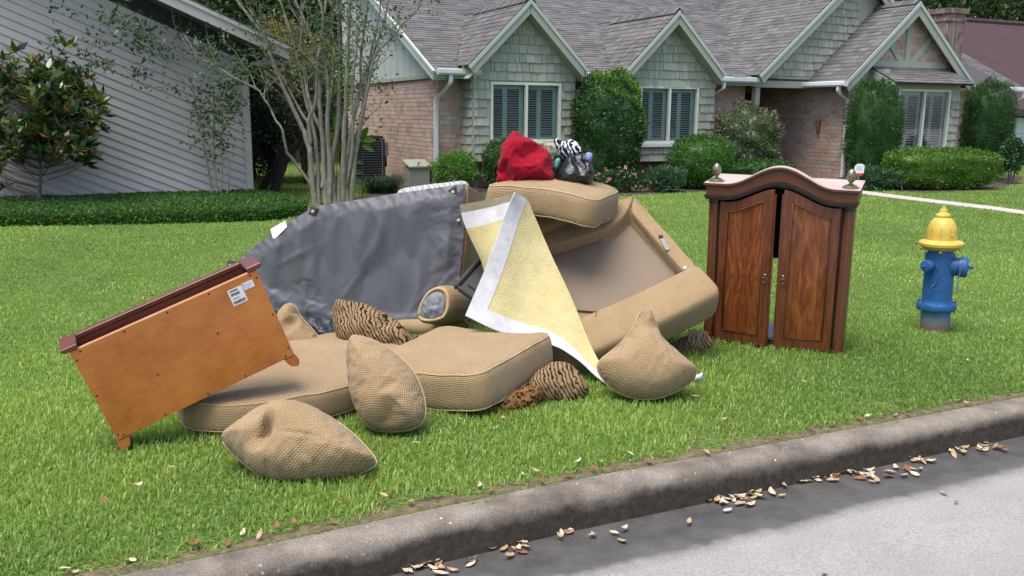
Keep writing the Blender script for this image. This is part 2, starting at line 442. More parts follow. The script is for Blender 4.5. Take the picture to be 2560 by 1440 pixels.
# --- materials
m = NT('brick_face'); r = m.rnd(); co = m.world()
c = m.ramp(r, [(0, (.36, .17, .105)), (.22, (.46, .245, .155)), (.42, (.50, .30, .205)), (.6, (.43, .32, .235)), (.74, (.40, .36, .31)), (.86, (.25, .18, .15)), (1, (.55, .40, .30))])
wash = m.fl(m.noise(co, 3.0, 6, .7), [(.38, .08), (.66, .75)])
c = m.mix(1, c, m.ramp(m.noise(co, 40, 5, .7), [(.3, (.72, .72, .72)), (.7, (1.2, 1.2, 1.2))]), 'MULTIPLY')
m.set(Base__Color=m.mix(wash, c, (.52, .45, .40)), Roughness=.92, Specular__IOR__Level=.15); m.bump(m.noise(co, 70, 4), .6, .008)
BRICK = m.m
MORTAR = plain('mortar', (.46, .37, .30), .95, .25, 5, .5, 60)
m = NT('sage_shake'); r = m.rnd(); co = m.coord(scale=(40, 5, 5)); cw = m.world()
c = m.ramp(r, [(0, (.29, .31, .24)), (.5, (.345, .365, .29)), (1, (.40, .415, .335))])
c = m.mix(1, c, m.ramp(m.noise(co, 1, 5, .7), [(.25, (.78, .78, .77)), (.6, (1.05, 1.05, 1.05))]), 'MULTIPLY')
c = m.mix(m.fl(m.noise(cw, 2.2, 5), [(.55, 0), (.8, .45)]), c, (.42, .43, .36))
m.set(Base__Color=c, Roughness=.75, Specular__IOR__Level=.25); m.bump(m.noise(co, 1.6, 4), .35, .006)
SHAKE = m.m
SAGE = plain('sage_paint', (.315, .34, .265), .6, .07, 2.5, .15, 50)
SAGE_PANEL = plain('pale_sage_paint', (.40, .45, .395), .65, .06, 1.5, .1, 50)
m = NT('roof_shingle'); r = m.rnd(); co = m.world()
c = m.ramp(r, [(0, (.095, .093, .093)), (.35, (.118, .114, .114)), (.7, (.134, .129, .128)), (1, (.16, .154, .152))])
c = m.mix(1, c, m.ramp(m.noise(co, 160, 3, .8), [(.3, (.65, .65, .65)), (.7, (1.35, 1.35, 1.35))]), 'MULTIPLY')
c = m.mix(m.fl(m.noise(co, 1.1, 5), [(.5, 0), (.8, .35)]), c, (.12, .105, .10))
m.set(Base__Color=c, Roughness=.95, Specular__IOR__Level=.12); m.bump(m.noise(co, 120, 3), .4, .004)
SHINGLE = m.m
UNDER = plain('roof_underlay', (.06, .055, .055), .95, .2)
GUTTER = plain('gutter_metal', (.55, .60, .60), .4, .05, 3, 0, 60, spec=.5)
WHITE = plain('white_gutter_paint', (.70, .73, .76), .45, .06, 4)
CREAM = plain('cream_window_paint', (.66, .66, .56), .5, .05, 3)
SHUT = plain('shutter_paint', (.13, .225, .2), .5, .06, 4)
SHUTD = plain('louver_paint', (.15, .205, .185), .45, .06, 4)
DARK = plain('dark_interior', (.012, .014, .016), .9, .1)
WOODD = plain('stained_door_wood', (.035, .022, .016), .5, .2)
m = NT('window_glass'); gl = m.n('BsdfGlossy', Roughness=.03); tr = m.n('BsdfTransparent'); lw = m.n('Fresnel', IOR=1.45)
ms = m.n('MixShader'); m.l(m.math('MULTIPLY', lw.outputs[0], .25), ms.inputs[0]); m.l(tr.outputs[0], ms.inputs[1]); m.l(gl.outputs[0], ms.inputs[2]); m.l(ms.outputs[0], m.out.inputs[0])
GLASS = m.m

PB = Pieces('brick', BRICK, house); PS = Pieces('shake', SHAKE, house); PR = Pieces('shingle', SHINGLE, house)
def brick_wall(fr, poly, skip=(), soldier=None, course=.0905, bl=.232, mo=.011):
    """poly convex ccw in (s,z); bricks proud of the mortar"""
    pl = halfplanes(poly); xs = [p[0] for p in poly]; zs = [p[1] for p in poly]
    z = min(zs); row = 0
    while z < max(zs):
        x = min(xs)-(bl+mo)*(.5 if row % 2 else 0)-random.random()*.01
        while x < max(xs):
            cx, cz = x+bl/2, z+course/2
            if not any(a < cx < b and c0 < cz < d for a, b, c0, d in skip):
                PB.put((x, x+bl, z+mo/2, z+course-mo/2), fr, .009+random.random()*.004, .009, pl)
            x += bl+mo
        z += course; row += 1
def soldier(fr, x0, x1, z0, h=.2, w=.062, mo=.011):
    x = x0
    while x+w <= x1+.01:
        PB.put((x, x+w, z0, z0+h), fr, .011, .011); x += w+mo
def shakes(fr, poly, skip=(), exp=.178, seed=0):
    rr = random.Random(seed); pl = halfplanes(poly); xs = [p[0] for p in poly]; zs = [p[1] for p in poly]
    z = min(zs)-.02
    W = [.075, .1, .12, .14, .165, .19, .21]
    while z < max(zs):
        x = min(xs)-rr.random()*.1
        while x < max(xs):
            wd = rr.choice(W); g = .006+.006*rr.random()
            y0 = z+rr.choice([-.006, 0, 0, .006, .01])
            cx, cz = x+wd/2, z+exp/2
            lim = [s for s in skip if s[2] < cz < s[3]]
            if not any(a < cx < b for a, b, _, _ in lim):
                q = list(pl)
                for a, b, _, _ in lim:
                    if cx <= a: q.append((1, 0, a))
                    if cx >= b: q.append((-1, 0, -b))
                PS.put((x, x+wd, y0, z+exp+.012), fr, .006, .030+rr.choice([0, .006, .012]), q)
            x += wd+g
        z += exp
def shingles(fr, poly, exp=.137, seed=0, skip=None):
    rr = random.Random(seed); pl = halfplanes(poly); xs = [p[0] for p in poly]; zs = [p[1] for p in poly]
    z = min(zs); row = 0
    W = [.155, .2, .24, .3, .33]
    while z < max(zs):
        x = min(xs)-rr.random()*.3
        while x < max(xs):
            wd = rr.choice(W)
            if not (skip and skip(x+wd/2, z)):
                PR.put((x, x+wd-.004, z, z+exp+.02), fr, .004, .011+rr.choice([0, 0, .004, .006]), pl)
            x += wd
        z += exp; row += 1
def slab(name, poly, fr, d0, d1, mat, parent=house):
    b = MB(); b.prism(poly, lambda p: fr @ Vector((p[0], p[1], d0)), lambda p: fr @ Vector((p[0], p[1], d1))); return b.build(name, mat, parent)
FRONT = lambda y: frame((0, y, 0), X, Z)            # plane facing the street at depth y
LEFT = lambda x: frame((x, 0, 0), -Y, Z)            # plane facing left: s = -y
EZ = 2.33                                            # eave height
# --- body walls (mortar behind the bricks)
b = MB(); b.box(0, 7.62, 0, 7, 0, 2.42); b.build('wall', MORTAR, house)
b = MB(); b.box(9.40, 12.85, -1.45, 6, 0, 2.45); b.build('wall', MORTAR, house)
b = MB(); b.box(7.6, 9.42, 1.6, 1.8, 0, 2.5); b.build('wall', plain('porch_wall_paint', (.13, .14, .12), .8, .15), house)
b = MB(); b.box(7.5, 9.4, -.4, 1.7, 2.42, 2.48); b.build('porch_ceiling', SAGE, house)
b = MB(); b.box(12.86, 17.3, .6, 6, 0, 2.2); b.build('wall', MORTAR, house)
# --- gable-end side wall on the left: brick below, vertical panels above
fl = LEFT(0)
brick_wall(fl, [(-7, 0), (0, 0), (0, 2.04), (-7, 2.04)])
soldier(fl, -6.9, 0, 2.045, .2)
panel_bot = 2.27
for i in range(7):
    a, c = -7.3+i*1.05, -7.3+(i+1)*1.05-.008
    c = min(c, .33)
    q = clip([(a, panel_bot), (c, panel_bot), (c, 5.2), (a, 5.2)], [(.45, 1, 2.26+.45*.5)] )
    if len(q) > 2: slab('gable_panel', q, LEFT(-.002), 0, .03, SAGE_PANEL)
for i in range(16):
    a = -7.2+i*.46
    q = clip([(a, panel_bot+.004), (a+.014, panel_bot+.004), (a+.014, 5), (a, 5)], [(.45, 1, 2.22+.45*.5)])
    if len(q) > 2: slab('panel_batten', q, LEFT(-.033), 0, .006, SAGE_PANEL)
slab('frieze_board', [(-7.3, 2.19), (.5, 2.19), (.5, 2.27), (-7.3, 2.27)], LEFT(-.004), 0, .055, SAGE)
# --- front wall strips of brick beside the bays
ff = FRONT(0)
for x0, x1 in ((0, .62), (2.6, 4.2), (6.2, 7.6)):
    brick_wall(ff, [(x0, 0), (x1, 0), (x1, 2.0), (x0, 2.0)]); soldier(ff, x0+.01, x1, 2.005)
for x0, x1 in ((.62, 2.6), (4.2, 6.2)): brick_wall(ff, [(x0, 0), (x1, 0), (x1, .5), (x0, .5)])
# --- main roof
mslope = .45; th = math.atan(mslope); L = 7.4
fr = frame((0, -.52, EZ), X, Vector((0, math.cos(th), math.sin(th))))
slab('roof', [(-.28, 0), (16, 0), (16, L), (-.28, L)], fr, -.06, -.002, UNDER)
def under_gable(x, s):
    yy = -.52+s*math.cos(th); zz = EZ+s*math.sin(th)
    for ax, hw, top in ((1.56, 1.3, 3.68), (5.04, 1.27, 3.64)):
        if abs(x-ax) < hw and zz < top-.92*abs(x-ax)-.12: return True
    return x > 8.0 and zz < 5.0-.87*abs(x-10.4)-.15
shingles(fr, [(-.28, -.01), (13.2, -.01), (13.2, L), (-.28, L)], seed=3, skip=under_gable)
# rake board on the left edge
rb = frame((-.285, -.52, EZ), Vector((0, -math.cos(th), -math.sin(th))), Vector((0, -math.sin(th), math.cos(th))))
slab('rake_board', [(-L, -.20), (.06, -.20), (.06, -.012), (-L, -.012)], rb, -.01, .035, SAGE_PANEL)
slab('rake_trim', [(-L, -.055), (.07, -.055), (.07, -.004), (-L, -.004)], rb, .036, .06, SAGE_PANEL)
b = MB(); b.box(-.28, 0, -.5, 5.5, 2.235, 2.262); 
b2 = MB(); v = []
# sloping soffit under the rake overhang
for (yy) in (-.5, 5.8): v += [(-.275, yy, EZ-.20+.45*(yy+.5)), (.0, yy, EZ-.20+.45*(yy+.5)), (.0, yy, EZ-.18+.45*(yy+.5)), (-.275, yy, EZ-.18+.45*(yy+.5))]
b2.add(v, [(0, 1, 2, 3), (7, 6, 5, 4), (0, 4, 5, 1), (1, 5, 6, 2), (2, 6, 7, 3), (3, 7, 4, 0)]).build('soffit', SAGE, house)
# --- fascia, gutters and downspouts
def gutter_x(x0, x1, y, z, mat=GUTTER, parent=house):
    P = [(0, 0), (-.10, .0), (-.125, .035), (-.125, .105), (-.115, .118), (-.108, .105), (-.105, .04), (-.09, .015), (-.006, .015), (-.006, .11), (0, .11)]
    b = MB(); b.prism(P, lambda p: Vector((x0, y+p[0], z+p[1])), lambda p: Vector((x1, y+p[0], z+p[1])))
    b.box(x0-.004, x0, y-.125, y, z, z+.112); b.box(x1, x1+.004, y-.125, y, z, z+.112)
    return b.build('gutter', mat, parent)
def gutter_y(y0, y1, x, z, mat=WHITE, sgn=-1):
    P = [(0, 0), (.10, .0), (.125, .035), (.125, .105), (.115, .118), (.108, .105), (.105, .04), (.09, .015), (.006, .015), (.006, .11), (0, .11)]
    b = MB(); b.prism(P, lambda p: Vector((x+sgn*p[0], y0, z+p[1])), lambda p: Vector((x+sgn*p[0], y1, z+p[1])))
    b.box(x+min(0, sgn*.125), x+max(0, sgn*.125), y0-.004, y0, z, z+.112); b.box(x+min(0, sgn*.125), x+max(0, sgn*.125), y1, y1+.004, z, z+.112)
    return b.build('gutter', mat, house)
def rtube(pts, wx, wy, name, mat):
    """square-section pipe"""
    b = MB(); vs = []; fs = []
    for p in pts:
        p = Vector(p); vs += [p+Vector(q) for q in ((-wx, -wy, 0), (wx, -wy, 0), (wx, wy, 0), (-wx, wy, 0))]
    for i in range(len(pts)-1):
        for j in range(4): fs.append((i*4+j, i*4+(j+1) % 4, i*4+4+(j+1) % 4, i*4+4+j))
    fs += [(3, 2, 1, 0), tuple(range(len(vs)-4, len(vs)))]
    return b.add(vs, fs).build(name, mat, house, bevel=.012, seg=2, smooth=40)
slab('fascia', [(-.28, 2.16), (7.6, 2.16), (7.6, 2.32), (-.28, 2.32)], FRONT(-.5), 0, .02, SAGE)
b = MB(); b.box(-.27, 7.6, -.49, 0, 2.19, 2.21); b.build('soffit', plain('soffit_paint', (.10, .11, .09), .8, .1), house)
gutter_x(-.25, .64, -.525, 2.225); gutter_x(2.84, 4.12, -.525, 2.225); gutter_x(6.33, 7.52, -.525, 2.22)
for x0, x1, z0 in ((.22, .52, 2.335), (3.08, 3.36, 2.335), (6.75, 7.1, 2.33)):
    slab('splash_guard', [(x0, z0), (x1, z0), (x1, z0+.06), (x0+.02, z0+.07)], FRONT(-.64), 0, .006, plain('splash_metal', (.32, .35, .28), .6, .1))
rtube([(.02, -.585, 2.23), (.02, -.585, 2.10), (.0, -.56, 2.04), (-.08, -.10, 1.80), (-.095, -.06, 1.72), (-.095, -.05, 1.2), (-.095, -.05, .12), (-.095, -.12, .05)], .042, .034, 'downspout', GUTTER)
rtube([(4.02, -.585, 2.23), (4.02, -.585, 2.08), (4.0, -.5, 1.98), (3.96, -.1, 1.80), (3.95, -.05, 1.72), (3.95, -.05, .1)], .04, .034, 'downspout', WHITE)
rtube([(6.55, -.585, 2.22), (6.55, -.57, 2.08), (6.42, -.4, 1.95), (6.40, -.05, 1.8), (6.4, -.05, .1)], .04, .034, 'downspout', WHITE)

# --- windows
def window(x0, x1, z0, z1, y, sill=True, lab=None):
    wd = thing('window', None, None); wd.parent = house
    wd['label'] = lab or 'cream framed window with dark green louvered shutters'
    fw = .055; d = .03
    mid = (x0+x1)/2
    b = MB()
    b.box(x0, x0+fw, y-d, y+.06, z0, z1); b.box(x1-fw, x1, y-d, y+.06, z0, z1); b.box(x0+fw, x1-fw, y-d, y+.06, z1-fw, z1); b.box(x0+fw, x1-fw, y-d, y+.06, z0, z0+fw)
    b.build('frame', CREAM, wd, bevel=.004, seg=1)
    MB().box(mid-.028, mid+.028, y-d-.004, y+.05, z0+fw, z1-fw).build('mullion', CREAM, wd, bevel=.004, seg=1)
    if sill: MB().box(x0-.02, x1+.02, y-d-.05, y+.03, z0-.075, z0-.001).build('sill', CREAM, wd, bevel=.006)
    MB().box(x0+.02, x1-.02, y+.17, y+.19, z0, z1).build('dark_room', DARK, wd)  # near-black sheet: darkness of the unlit room put into its colour
    for a, c in ((x0+fw, mid-.028), (mid+.028, x1-fw)):
        MB().box(a+.001, c-.001, y+.02, y+.024, z0+fw+.001, z1-fw-.001).build('pane', GLASS, wd)
        b = MB(); wdt = c-a; h0, h1 = z0+fw, z1-fw
        st = [(a, a+.02), (a+wdt*.34, a+wdt*.34+.105), (c-.10, c)]
        for s0, s1 in st: b.box(s0, s1, y+.075, y+.1, h0, h1)
        for k in range(2):
            p, q = st[k][1], st[k+1][0]
            b.box(p, q, y+.076, y+.099, h0, h0+.05); b.box(p, q, y+.076, y+.099, h1-.085, h1)
        b.build('shutter', SHUT, wd)
        n = 20; pitch = (h1-.085-h0-.05)/n
        for k in range(2):
            p, q = st[k][1], st[k+1][0]; key = (round(q-p, 3), round(pitch, 3))
            if key not in LOUV:
                L = MB(); Mx = Matrix.Rotation(R(34), 4, 'X'); L.box(.001, q-p-.001, -.021, .021, -.0035, .0035, M=Mx); LOUV[key] = L.mesh('louver', SHUTD)
            for i in range(n):
                link('louver', LOUV[key], wd, Matrix.Translation((p, y+.105, h0+.05+pitch*(i+.5))))
    return wd
LOUV = {}
# --- box bays with shake cladding and steep gables
def bay(x0, x1, y, zb, gx, hw, apex, win, seed):
    """x0..x1 bay body, gable centred gx, half width hw, apex height"""
    sl = (apex-2.42)/hw
    zt = lambda x: apex-sl*abs(x-gx)
    body = [(x0, zb), (x1, zb), (x1, zt(x1)-.1), (gx, apex-.1), (x0, zt(x0)-.1)]
    b = MB(); b.prism(body, lambda p: Vector((p[0], y+.20, p[1])), lambda p: Vector((p[0], y+1.6, p[1])))
    b.build('bay_core', SAGE, house)
    # sheet around the window opening
    wx0, wx1, wz0, wz1 = win
    for nm, q in (('bay_wall', [(x0, zb), (wx0, zb), (wx0, wz1), (x0, wz1)]), ('bay_wall', [(wx1, zb), (x1, zb), (x1, wz1), (wx1, wz1)]), ('bay_wall', [(wx0, zb), (wx1, zb), (wx1, wz0), (wx0, wz0)]), ('bay_wall', [(x0, wz1), (x1, wz1), (x1, zt(x1)-.1), (gx, apex-.1), (x0, zt(x0)-.1)])):
        slab(nm, q, FRONT(y), -.098, 0, SAGE)
    shakes(FRONT(y-.001), body, skip=[(wx0-.004, wx1+.004, wz0-.09, wz1+.01)], seed=seed)
    # left cheek
    MB().box(x0+.002, x0+.1, y+.001, .0, zb, 2.3).build('bay_cheek', SAGE, house)
    shakes(LEFT(x0-.001), [(0, zb), (-y, zb), (-y, 2.26), (0, 2.26)], seed=seed+5)
    MB().box(x0, x0+.024, y-.03, y-.002, zb, 2.3).build('corner_board', SAGE, house)
    # roof of the gable
    a = math.atan(sl); ln = hw/math.cos(a)+.02; yr = y-.30; back = 3.6
    fL = frame((gx-hw, yr, 2.42), -Y, Vector((math.cos(a), 0, math.sin(a))))
    fR = frame((gx+hw, yr, 2.42), Y, Vector((-math.cos(a), 0, math.sin(a))))
    slab('gable_roof', [(-back, 0), (0, 0), (0, ln), (-back, ln)], fL, -.05, 0, UNDER)
    slab('gable_roof', [(0, 0), (back, 0), (back, ln), (0, ln)], fR, -.05, -.002, UNDER)
    shingles(fL, [(-back, -.02), (.03, -.02), (.03, ln), (-back, ln)], seed=seed+1, skip=lambda s, t: EZ+.45*(yr-s+.52) > 2.42+t*math.sin(a)+.1)
    shingles(fR, [(-.03, -.02), (back, -.02), (back, ln), (-.03, ln)], seed=seed+2, skip=lambda s, t: EZ+.45*(yr+s+.52) > 2.42+t*math.sin(a)+.1)
    # ridge caps
    n = int(2.8/.14)
    rc = MB(); q = [(-.12, -.115*sl), (0, 0), (.12, -.115*sl), (.12, -.115*sl+.012), (0, .016), (-.12, -.115*sl+.012)]
    rc.prism(q, lambda p: Vector((p[0], 0, p[1]+.012)), lambda p: Vector((p[0], .17, p[1]-.004)))
    me = rc.mesh('ridge_cap', SHINGLE)
    for i in range(n): link('ridge_cap', me, house, Matrix.Translation((gx, yr-.02+i*.14, apex+.035+.004*math.sin(i*2.3))))
    # rake boards: wide board with a narrow trim proud of it
    for sg in (-1, 1):
        fr2 = frame((gx, yr, apex), Vector((sg*math.cos(a), 0, -math.sin(a))) if sg > 0 else Vector((math.cos(a), 0, math.sin(a))), Vector((math.sin(a)*sg, 0, math.cos(a))))
        e = ln+.03
        q = [(0, -.03-.0), (e, -.03), (e, -.20), (.19*math.tan(a)*1.0, -.20)] if sg > 0 else [(0, -.03), (-.19*math.tan(a), -.20), (-e, -.20), (-e, -.03)]
        slab('rake_board', q, fr2, 0, .035, SAGE)
        q = [(0, -.012), (e, -.012), (e, -.075), (.063*math.tan(a), -.075)] if sg > 0 else [(0, -.012), (-.063*math.tan(a), -.075), (-e, -.075), (-e, -.012)]
        slab('rake_trim', q, fr2, .036, .06, SAGE_PANEL)
    # soffit between wall and rake board
    for sg in (-1, 1):
        b = MB(); p0 = Vector((gx, 0, apex-.20*1.35)); p1 = Vector((gx+sg*hw, 0, 2.42-.20*1.35))
        v = [(p.x, yy, p.z+dz) for yy in (yr+.001, y) for p in (p0, p1) for dz in (0, .02)]
        b.add(v, [(0, 1, 3, 2), (4, 6, 7, 5), (0, 2, 6, 4), (1, 5, 7, 3), (0, 4, 5, 1), (2, 3, 7, 6)]).build('soffit', SAGE, house)
bay(.47, 2.75, -.6, .56, 1.56, 1.29, 3.70, (.85, 2.43, .93, 2.115), 10)
bay(4.03, 6.29, -.6, .5, 5.04, 1.26, 3.66, (4.33, 5.86, .88, 2.107), 30)
window(.85, 2.43, .93, 2.115, -.6, lab='shuttered window in the left shake bay behind the red blanket')
window(4.33, 5.86, .88, 2.107, -.6, lab='shuttered window in the middle shake bay')

# --- big shake gable over the porch
gx, apex, hw = 10.4, 5.0, 2.98
sl = .87; a = math.atan(sl); zl = apex-sl*hw
yw = -.45
body = [(7.5, 2.36), (13.2, 2.36), (gx+.05, apex-.12), (gx-.05, apex-.12)]
b = MB(); b.prism(body, lambda p: Vector((p[0], yw, p[1])), lambda p: Vector((p[0], yw+.2, p[1]))); b.build('gable_wall', SAGE, house)
shakes(FRONT(yw-.001), [(7.5, 2.40), (10.6, 2.40), (gx+.05, apex-.12), (gx-.05, apex-.12)], seed=50)
fL = frame((gx-hw, yw-.25, zl), -Y, Vector((math.cos(a), 0, math.sin(a)))); ln = hw/math.cos(a)
slab('gable_roof', [(-5, 0), (0, 0), (0, ln), (-5, ln)], fL, -.05, 0, UNDER)
shingles(fL, [(-4.6, -.02), (.03, -.02), (.03, ln), (-4.6, ln)], seed=52, skip=lambda s, t: EZ+.45*(yw-.25-s+.52) > zl+t*math.sin(a)+.1)
fR = frame((gx+hw, yw-.25, zl), Y, Vector((-math.cos(a), 0, math.sin(a))))
slab('gable_roof', [(0, 0), (5, 0), (5, ln), (0, ln)], fR, -.05, -.002, UNDER)
for sg in (-1, 1):
    fr2 = frame((gx, yw-.25, apex), Vector((sg*math.cos(a), 0, -math.sin(a))) if sg > 0 else Vector((math.cos(a), 0, math.sin(a))), Vector((math.sin(a)*sg, 0, math.cos(a))))
    e = ln+.03
    slab('rake_board', [(0, -.03), (e, -.03), (e, -.22), (.19*math.tan(a), -.22)] if sg > 0 else [(0, -.03), (-.19*math.tan(a), -.22), (-e, -.22), (-e, -.03)], fr2, 0, .035, SAGE)
    slab('rake_trim', [(0, -.012), (e, -.012), (e, -.08), (.07*math.tan(a), -.08)] if sg > 0 else [(0, -.012), (-.07*math.tan(a), -.08), (-e, -.08), (-e, -.012)], fr2, .036, .06, SAGE_PANEL)
# porch beam, post, door, lamp, wall sconce
MB().box(7.5, 9.40, -.50, -.30, 2.13, 2.385).build('porch_beam', SAGE, house, bevel=.008)
MB().box(7.545, 7.68, -.47, -.33, 0, 2.128).build('porch_post', SAGE, house, bevel=.008)
d = MB().box(8.35, 9.3, 1.54, 1.599, 0, 2.05).build('door', WOODD, house)
for px in (8.44, 8.86):
    for z0, z1 in ((.2, .75), (.85, 1.3), (1.4, 1.9)): MB().box(px, px+.34, 1.525, 1.539, z0, z1).build('door_panel', WOODD, d, bevel=.01)
MB().lathe([(.0, 0), (.025, .0), (.028, .03), (0, .035)], 10, Matrix.Translation((9.2, 1.52, 1.0)) @ Matrix.Rotation(R(90), 4, 'X')).build('door_knob', plain('brass_knob', (.4, .28, .1), .35, .1, metal=1), d)
b = MB().box(8.05, 8.075, -.1, .12, 2.40, 2.415); b.lathe([(.12, 2.22), (.09, 2.24), (.07, 2.36), (.03, 2.41)], 6, Matrix.Translation((8.1, .1, 0)))
b.build('porch_lantern', plain('lantern_glass', (.42, .45, .42), .3, .05), house)
sc = MB(); sc.lathe([(.004, 1.02), (.03, 1.12), (.055, 1.3), (.075, 1.40), (.07, 1.42), (.01, 1.41)], 10, Matrix.Translation((9.34, -.62, 0)))
sc.build('wall_planter', plain('rusty_planter', (.23, .10, .04), .8, .3, 12, .4, 60), house, smooth=40)
# --- right wing: brick gable with box bay
brick_wall(LEFT(9.4), [(-1.55, 0), (1.45, 0), (1.45, 2.05), (-1.55, 2.05)]); soldier(LEFT(9.4), -1.5, 1.45, 2.055)
ya = -1.45; gx, hw, apex = 11.10, 2.10, 4.10; zl = 2.24; sl = (apex-zl)/hw; a = math.atan(sl)
tri = [(9.4, 0), (12.85, 0), (12.85, apex-sl*(12.85-gx)-.12), (gx, apex-.12), (9.4, apex-sl*(gx-9.4)-.12)]
b = MB(); b.prism(tri, lambda p: Vector((p[0], ya, p[1])), lambda p: Vector((p[0], ya+.15, p[1]))); b.build('wall', MORTAR, house)
brick_wall(FRONT(ya), [(9.4, 0), (10.05, 0), (10.05, 2.7), (9.4, 2.3)])
brick_wall(FRONT(ya), [(12.42, 0), (12.85, 0), (12.85, 2.40), (12.42, 2.7)])
brick_wall(FRONT(ya), [(9.6, 2.78), (12.6, 2.78), (gx+.05, apex-.14), (gx-.05, apex-.14)])
slab('tie_beam', [(9.78, 2.575), (12.45, 2.575), (12.3, 2.775), (9.95, 2.775)], FRONT(ya), 0, .05, SAGE)
slab('king_post', [(gx-.07, 2.776), (gx+.07, 2.776), (gx+.07, apex-.3), (gx-.07, apex-.3)], FRONT(ya), 0, .045, SAGE)
for sg in (-1, 1):
    x0 = gx+sg*.12; x1 = gx+sg*.78
    slab('brace', [(x0, 2.778), (x0+sg*.19, 2.778), (x1+sg*.07, 3.37), (x1-sg*.09, 3.41)][::sg], FRONT(ya), 0, .045, SAGE)
fL = frame((gx-hw, ya-.24, zl), -Y, Vector((math.cos(a), 0, math.sin(a)))); ln = hw/math.cos(a)
fR = frame((gx+hw, ya-.24, zl), Y, Vector((-math.cos(a), 0, math.sin(a))))
slab('gable_roof', [(-5, 0), (0, 0), (0, ln), (-5, ln)], fL, -.06, 0, UNDER)
slab('gable_roof', [(0, 0), (5, 0), (5, ln), (0, ln)], fR, -.06, -.002, UNDER)
shingles(fL, [(-4.0, -.02), (.03, -.02), (.03, ln), (-4.0, ln)], seed=61)
shingles(fR, [(-.03, -.02), (4, -.02), (4, ln), (-.03, ln)], seed=62)
rc = MB(); q = [(-.13, -.12*sl), (0, 0), (.13, -.12*sl), (.13, -.12*sl+.012), (0, .016), (-.13, -.12*sl+.012)]
rc.prism(q, lambda p: Vector((p[0], 0, p[1]+.012)), lambda p: Vector((p[0], .17, p[1]-.004))); me = rc.mesh('ridge_cap', SHINGLE)
for i in range(20): link('ridge_cap', me, house, Matrix.Translation((gx, ya-.25+i*.14, apex+.03)))
for sg in (-1, 1):
    fr2 = frame((gx, ya-.24, apex), Vector((sg*math.cos(a), 0, -math.sin(a))) if sg > 0 else Vector((math.cos(a), 0, math.sin(a))), Vector((math.sin(a)*sg, 0, math.cos(a))))
    e = ln+.03
    slab('rake_board', [(0, -.03), (e, -.03), (e, -.24), (.21*math.tan(a), -.24)] if sg > 0 else [(0, -.03), (-.21*math.tan(a), -.24), (-e, -.24), (-e, -.03)], fr2, 0, .035, SAGE)
    slab('rake_trim', [(0, -.012), (e, -.012), (e, -.085), (.075*math.tan(a), -.085)] if sg > 0 else [(0, -.012), (-.075*math.tan(a), -.085), (-e, -.085), (-e, -.012)], fr2, .036, .06, SAGE_PANEL)
gutter_y(-1.82, -.42, 9.0, 2.15)
rtube([(8.94, -1.6, 2.15), (8.94, -1.6, 2.05), (9.02, -1.58, 1.97), (9.28, -1.53, 1.87), (9.33, -1.52, 1.80), (9.33, -1.52, .9), (9.33, -1.52, .1)], .045, .036, 'downspout', WHITE)
# box bay of the wing
yb = -1.95; wx0, wx1, wz0, wz1 = 10.40, 12.08, .70, 2.12
for q in ([(10.1, .45), (wx0, .45), (wx0, 2.3), (10.1, 2.3)], [(wx1, .45), (12.4, .45), (12.4, 2.3), (wx1, 2.3)], [(wx0, wz1), (wx1, wz1), (wx1, 2.3), (wx0, 2.3)], [(wx0, .45), (wx1, .45), (wx1, wz0), (wx0, wz0)]):
    slab('bay_wall', q, FRONT(yb), -.098, 0, SAGE)
MB().box(10.1, 10.2, yb+.1, ya, .45, 2.55).build('bay_cheek', SAGE, house)
MB().box(12.3, 12.4, yb+.1, ya, .45, 2.3).build('bay_cheek', SAGE, house)
shakes(FRONT(yb-.001), [(10.1, .45), (12.4, .45), (12.4, 2.0), (10.1, 2.0)], skip=[(wx0-.004, wx1+.004, 0, 3)], seed=70)
shakes(LEFT(10.099), [(-ya, .45), (-yb, .45), (-yb, 2.0), (-ya, 2.0)], seed=71)
window(wx0, wx1, wz0, wz1, yb, lab='shuttered window in the box bay of the right wing')
ab = math.atan(.48); fb = frame((10.0, yb-.28, 2.26), X, Vector((0, math.cos(ab), math.sin(ab))))
slab('bay_roof', [(0, 0), (2.5, 0), (2.5, .92), (0, .92)], fb, -.05, 0, UNDER); shingles(fb, [(-.02, -.02), (2.52, -.02), (2.52, .9), (-.02, .9)], seed=73)
slab('bay_rake_board', [(-ya, 2.37), (-yb+.28, 2.07), (-yb+.28, 2.22), (-ya, 2.60)], LEFT(10.0), -.0, .03, SAGE)
MB().box(10.0, 12.5, ya-.03, ya-.012, 2.56, 2.60).build('flashing', SAGE_PANEL, house)
b = MB(); b.box(10.2, 12.3, yb+.2, ya, .46, 2.3); b.build('bay_core', SAGE, house)
# low roof to the right of the wing, with its gutter
ar = math.atan(.5); frr = frame((12.7, .3, 2.31), X, Vector((0, math.cos(ar), math.sin(ar))))
hp = [(0, 0), (5.0, 0), (5.0, 3.2), (0, 3.2)]
slab('roof', hp, frr, -.06, -.002, UNDER); shingles(frr, [(-.02, -.02), (5.02, -.02), (5.02, 3.2), (-.02, 3.2)], seed=80)
gutter_x(13.2, 17.75, .29, 2.2, WHITE)
rtube([(17.6, .22, 2.2), (17.6, .22, 2.06), (17.5, .35, 1.95), (17.36, .5, 1.84), (17.34, .56, 1.6), (17.34, .56, .1)], .045, .036, 'downspout', WHITE)
brick_wall(FRONT(.6), [(12.9, 0), (17.3, 0), (17.3, 2.1), (12.9, 2.1)])
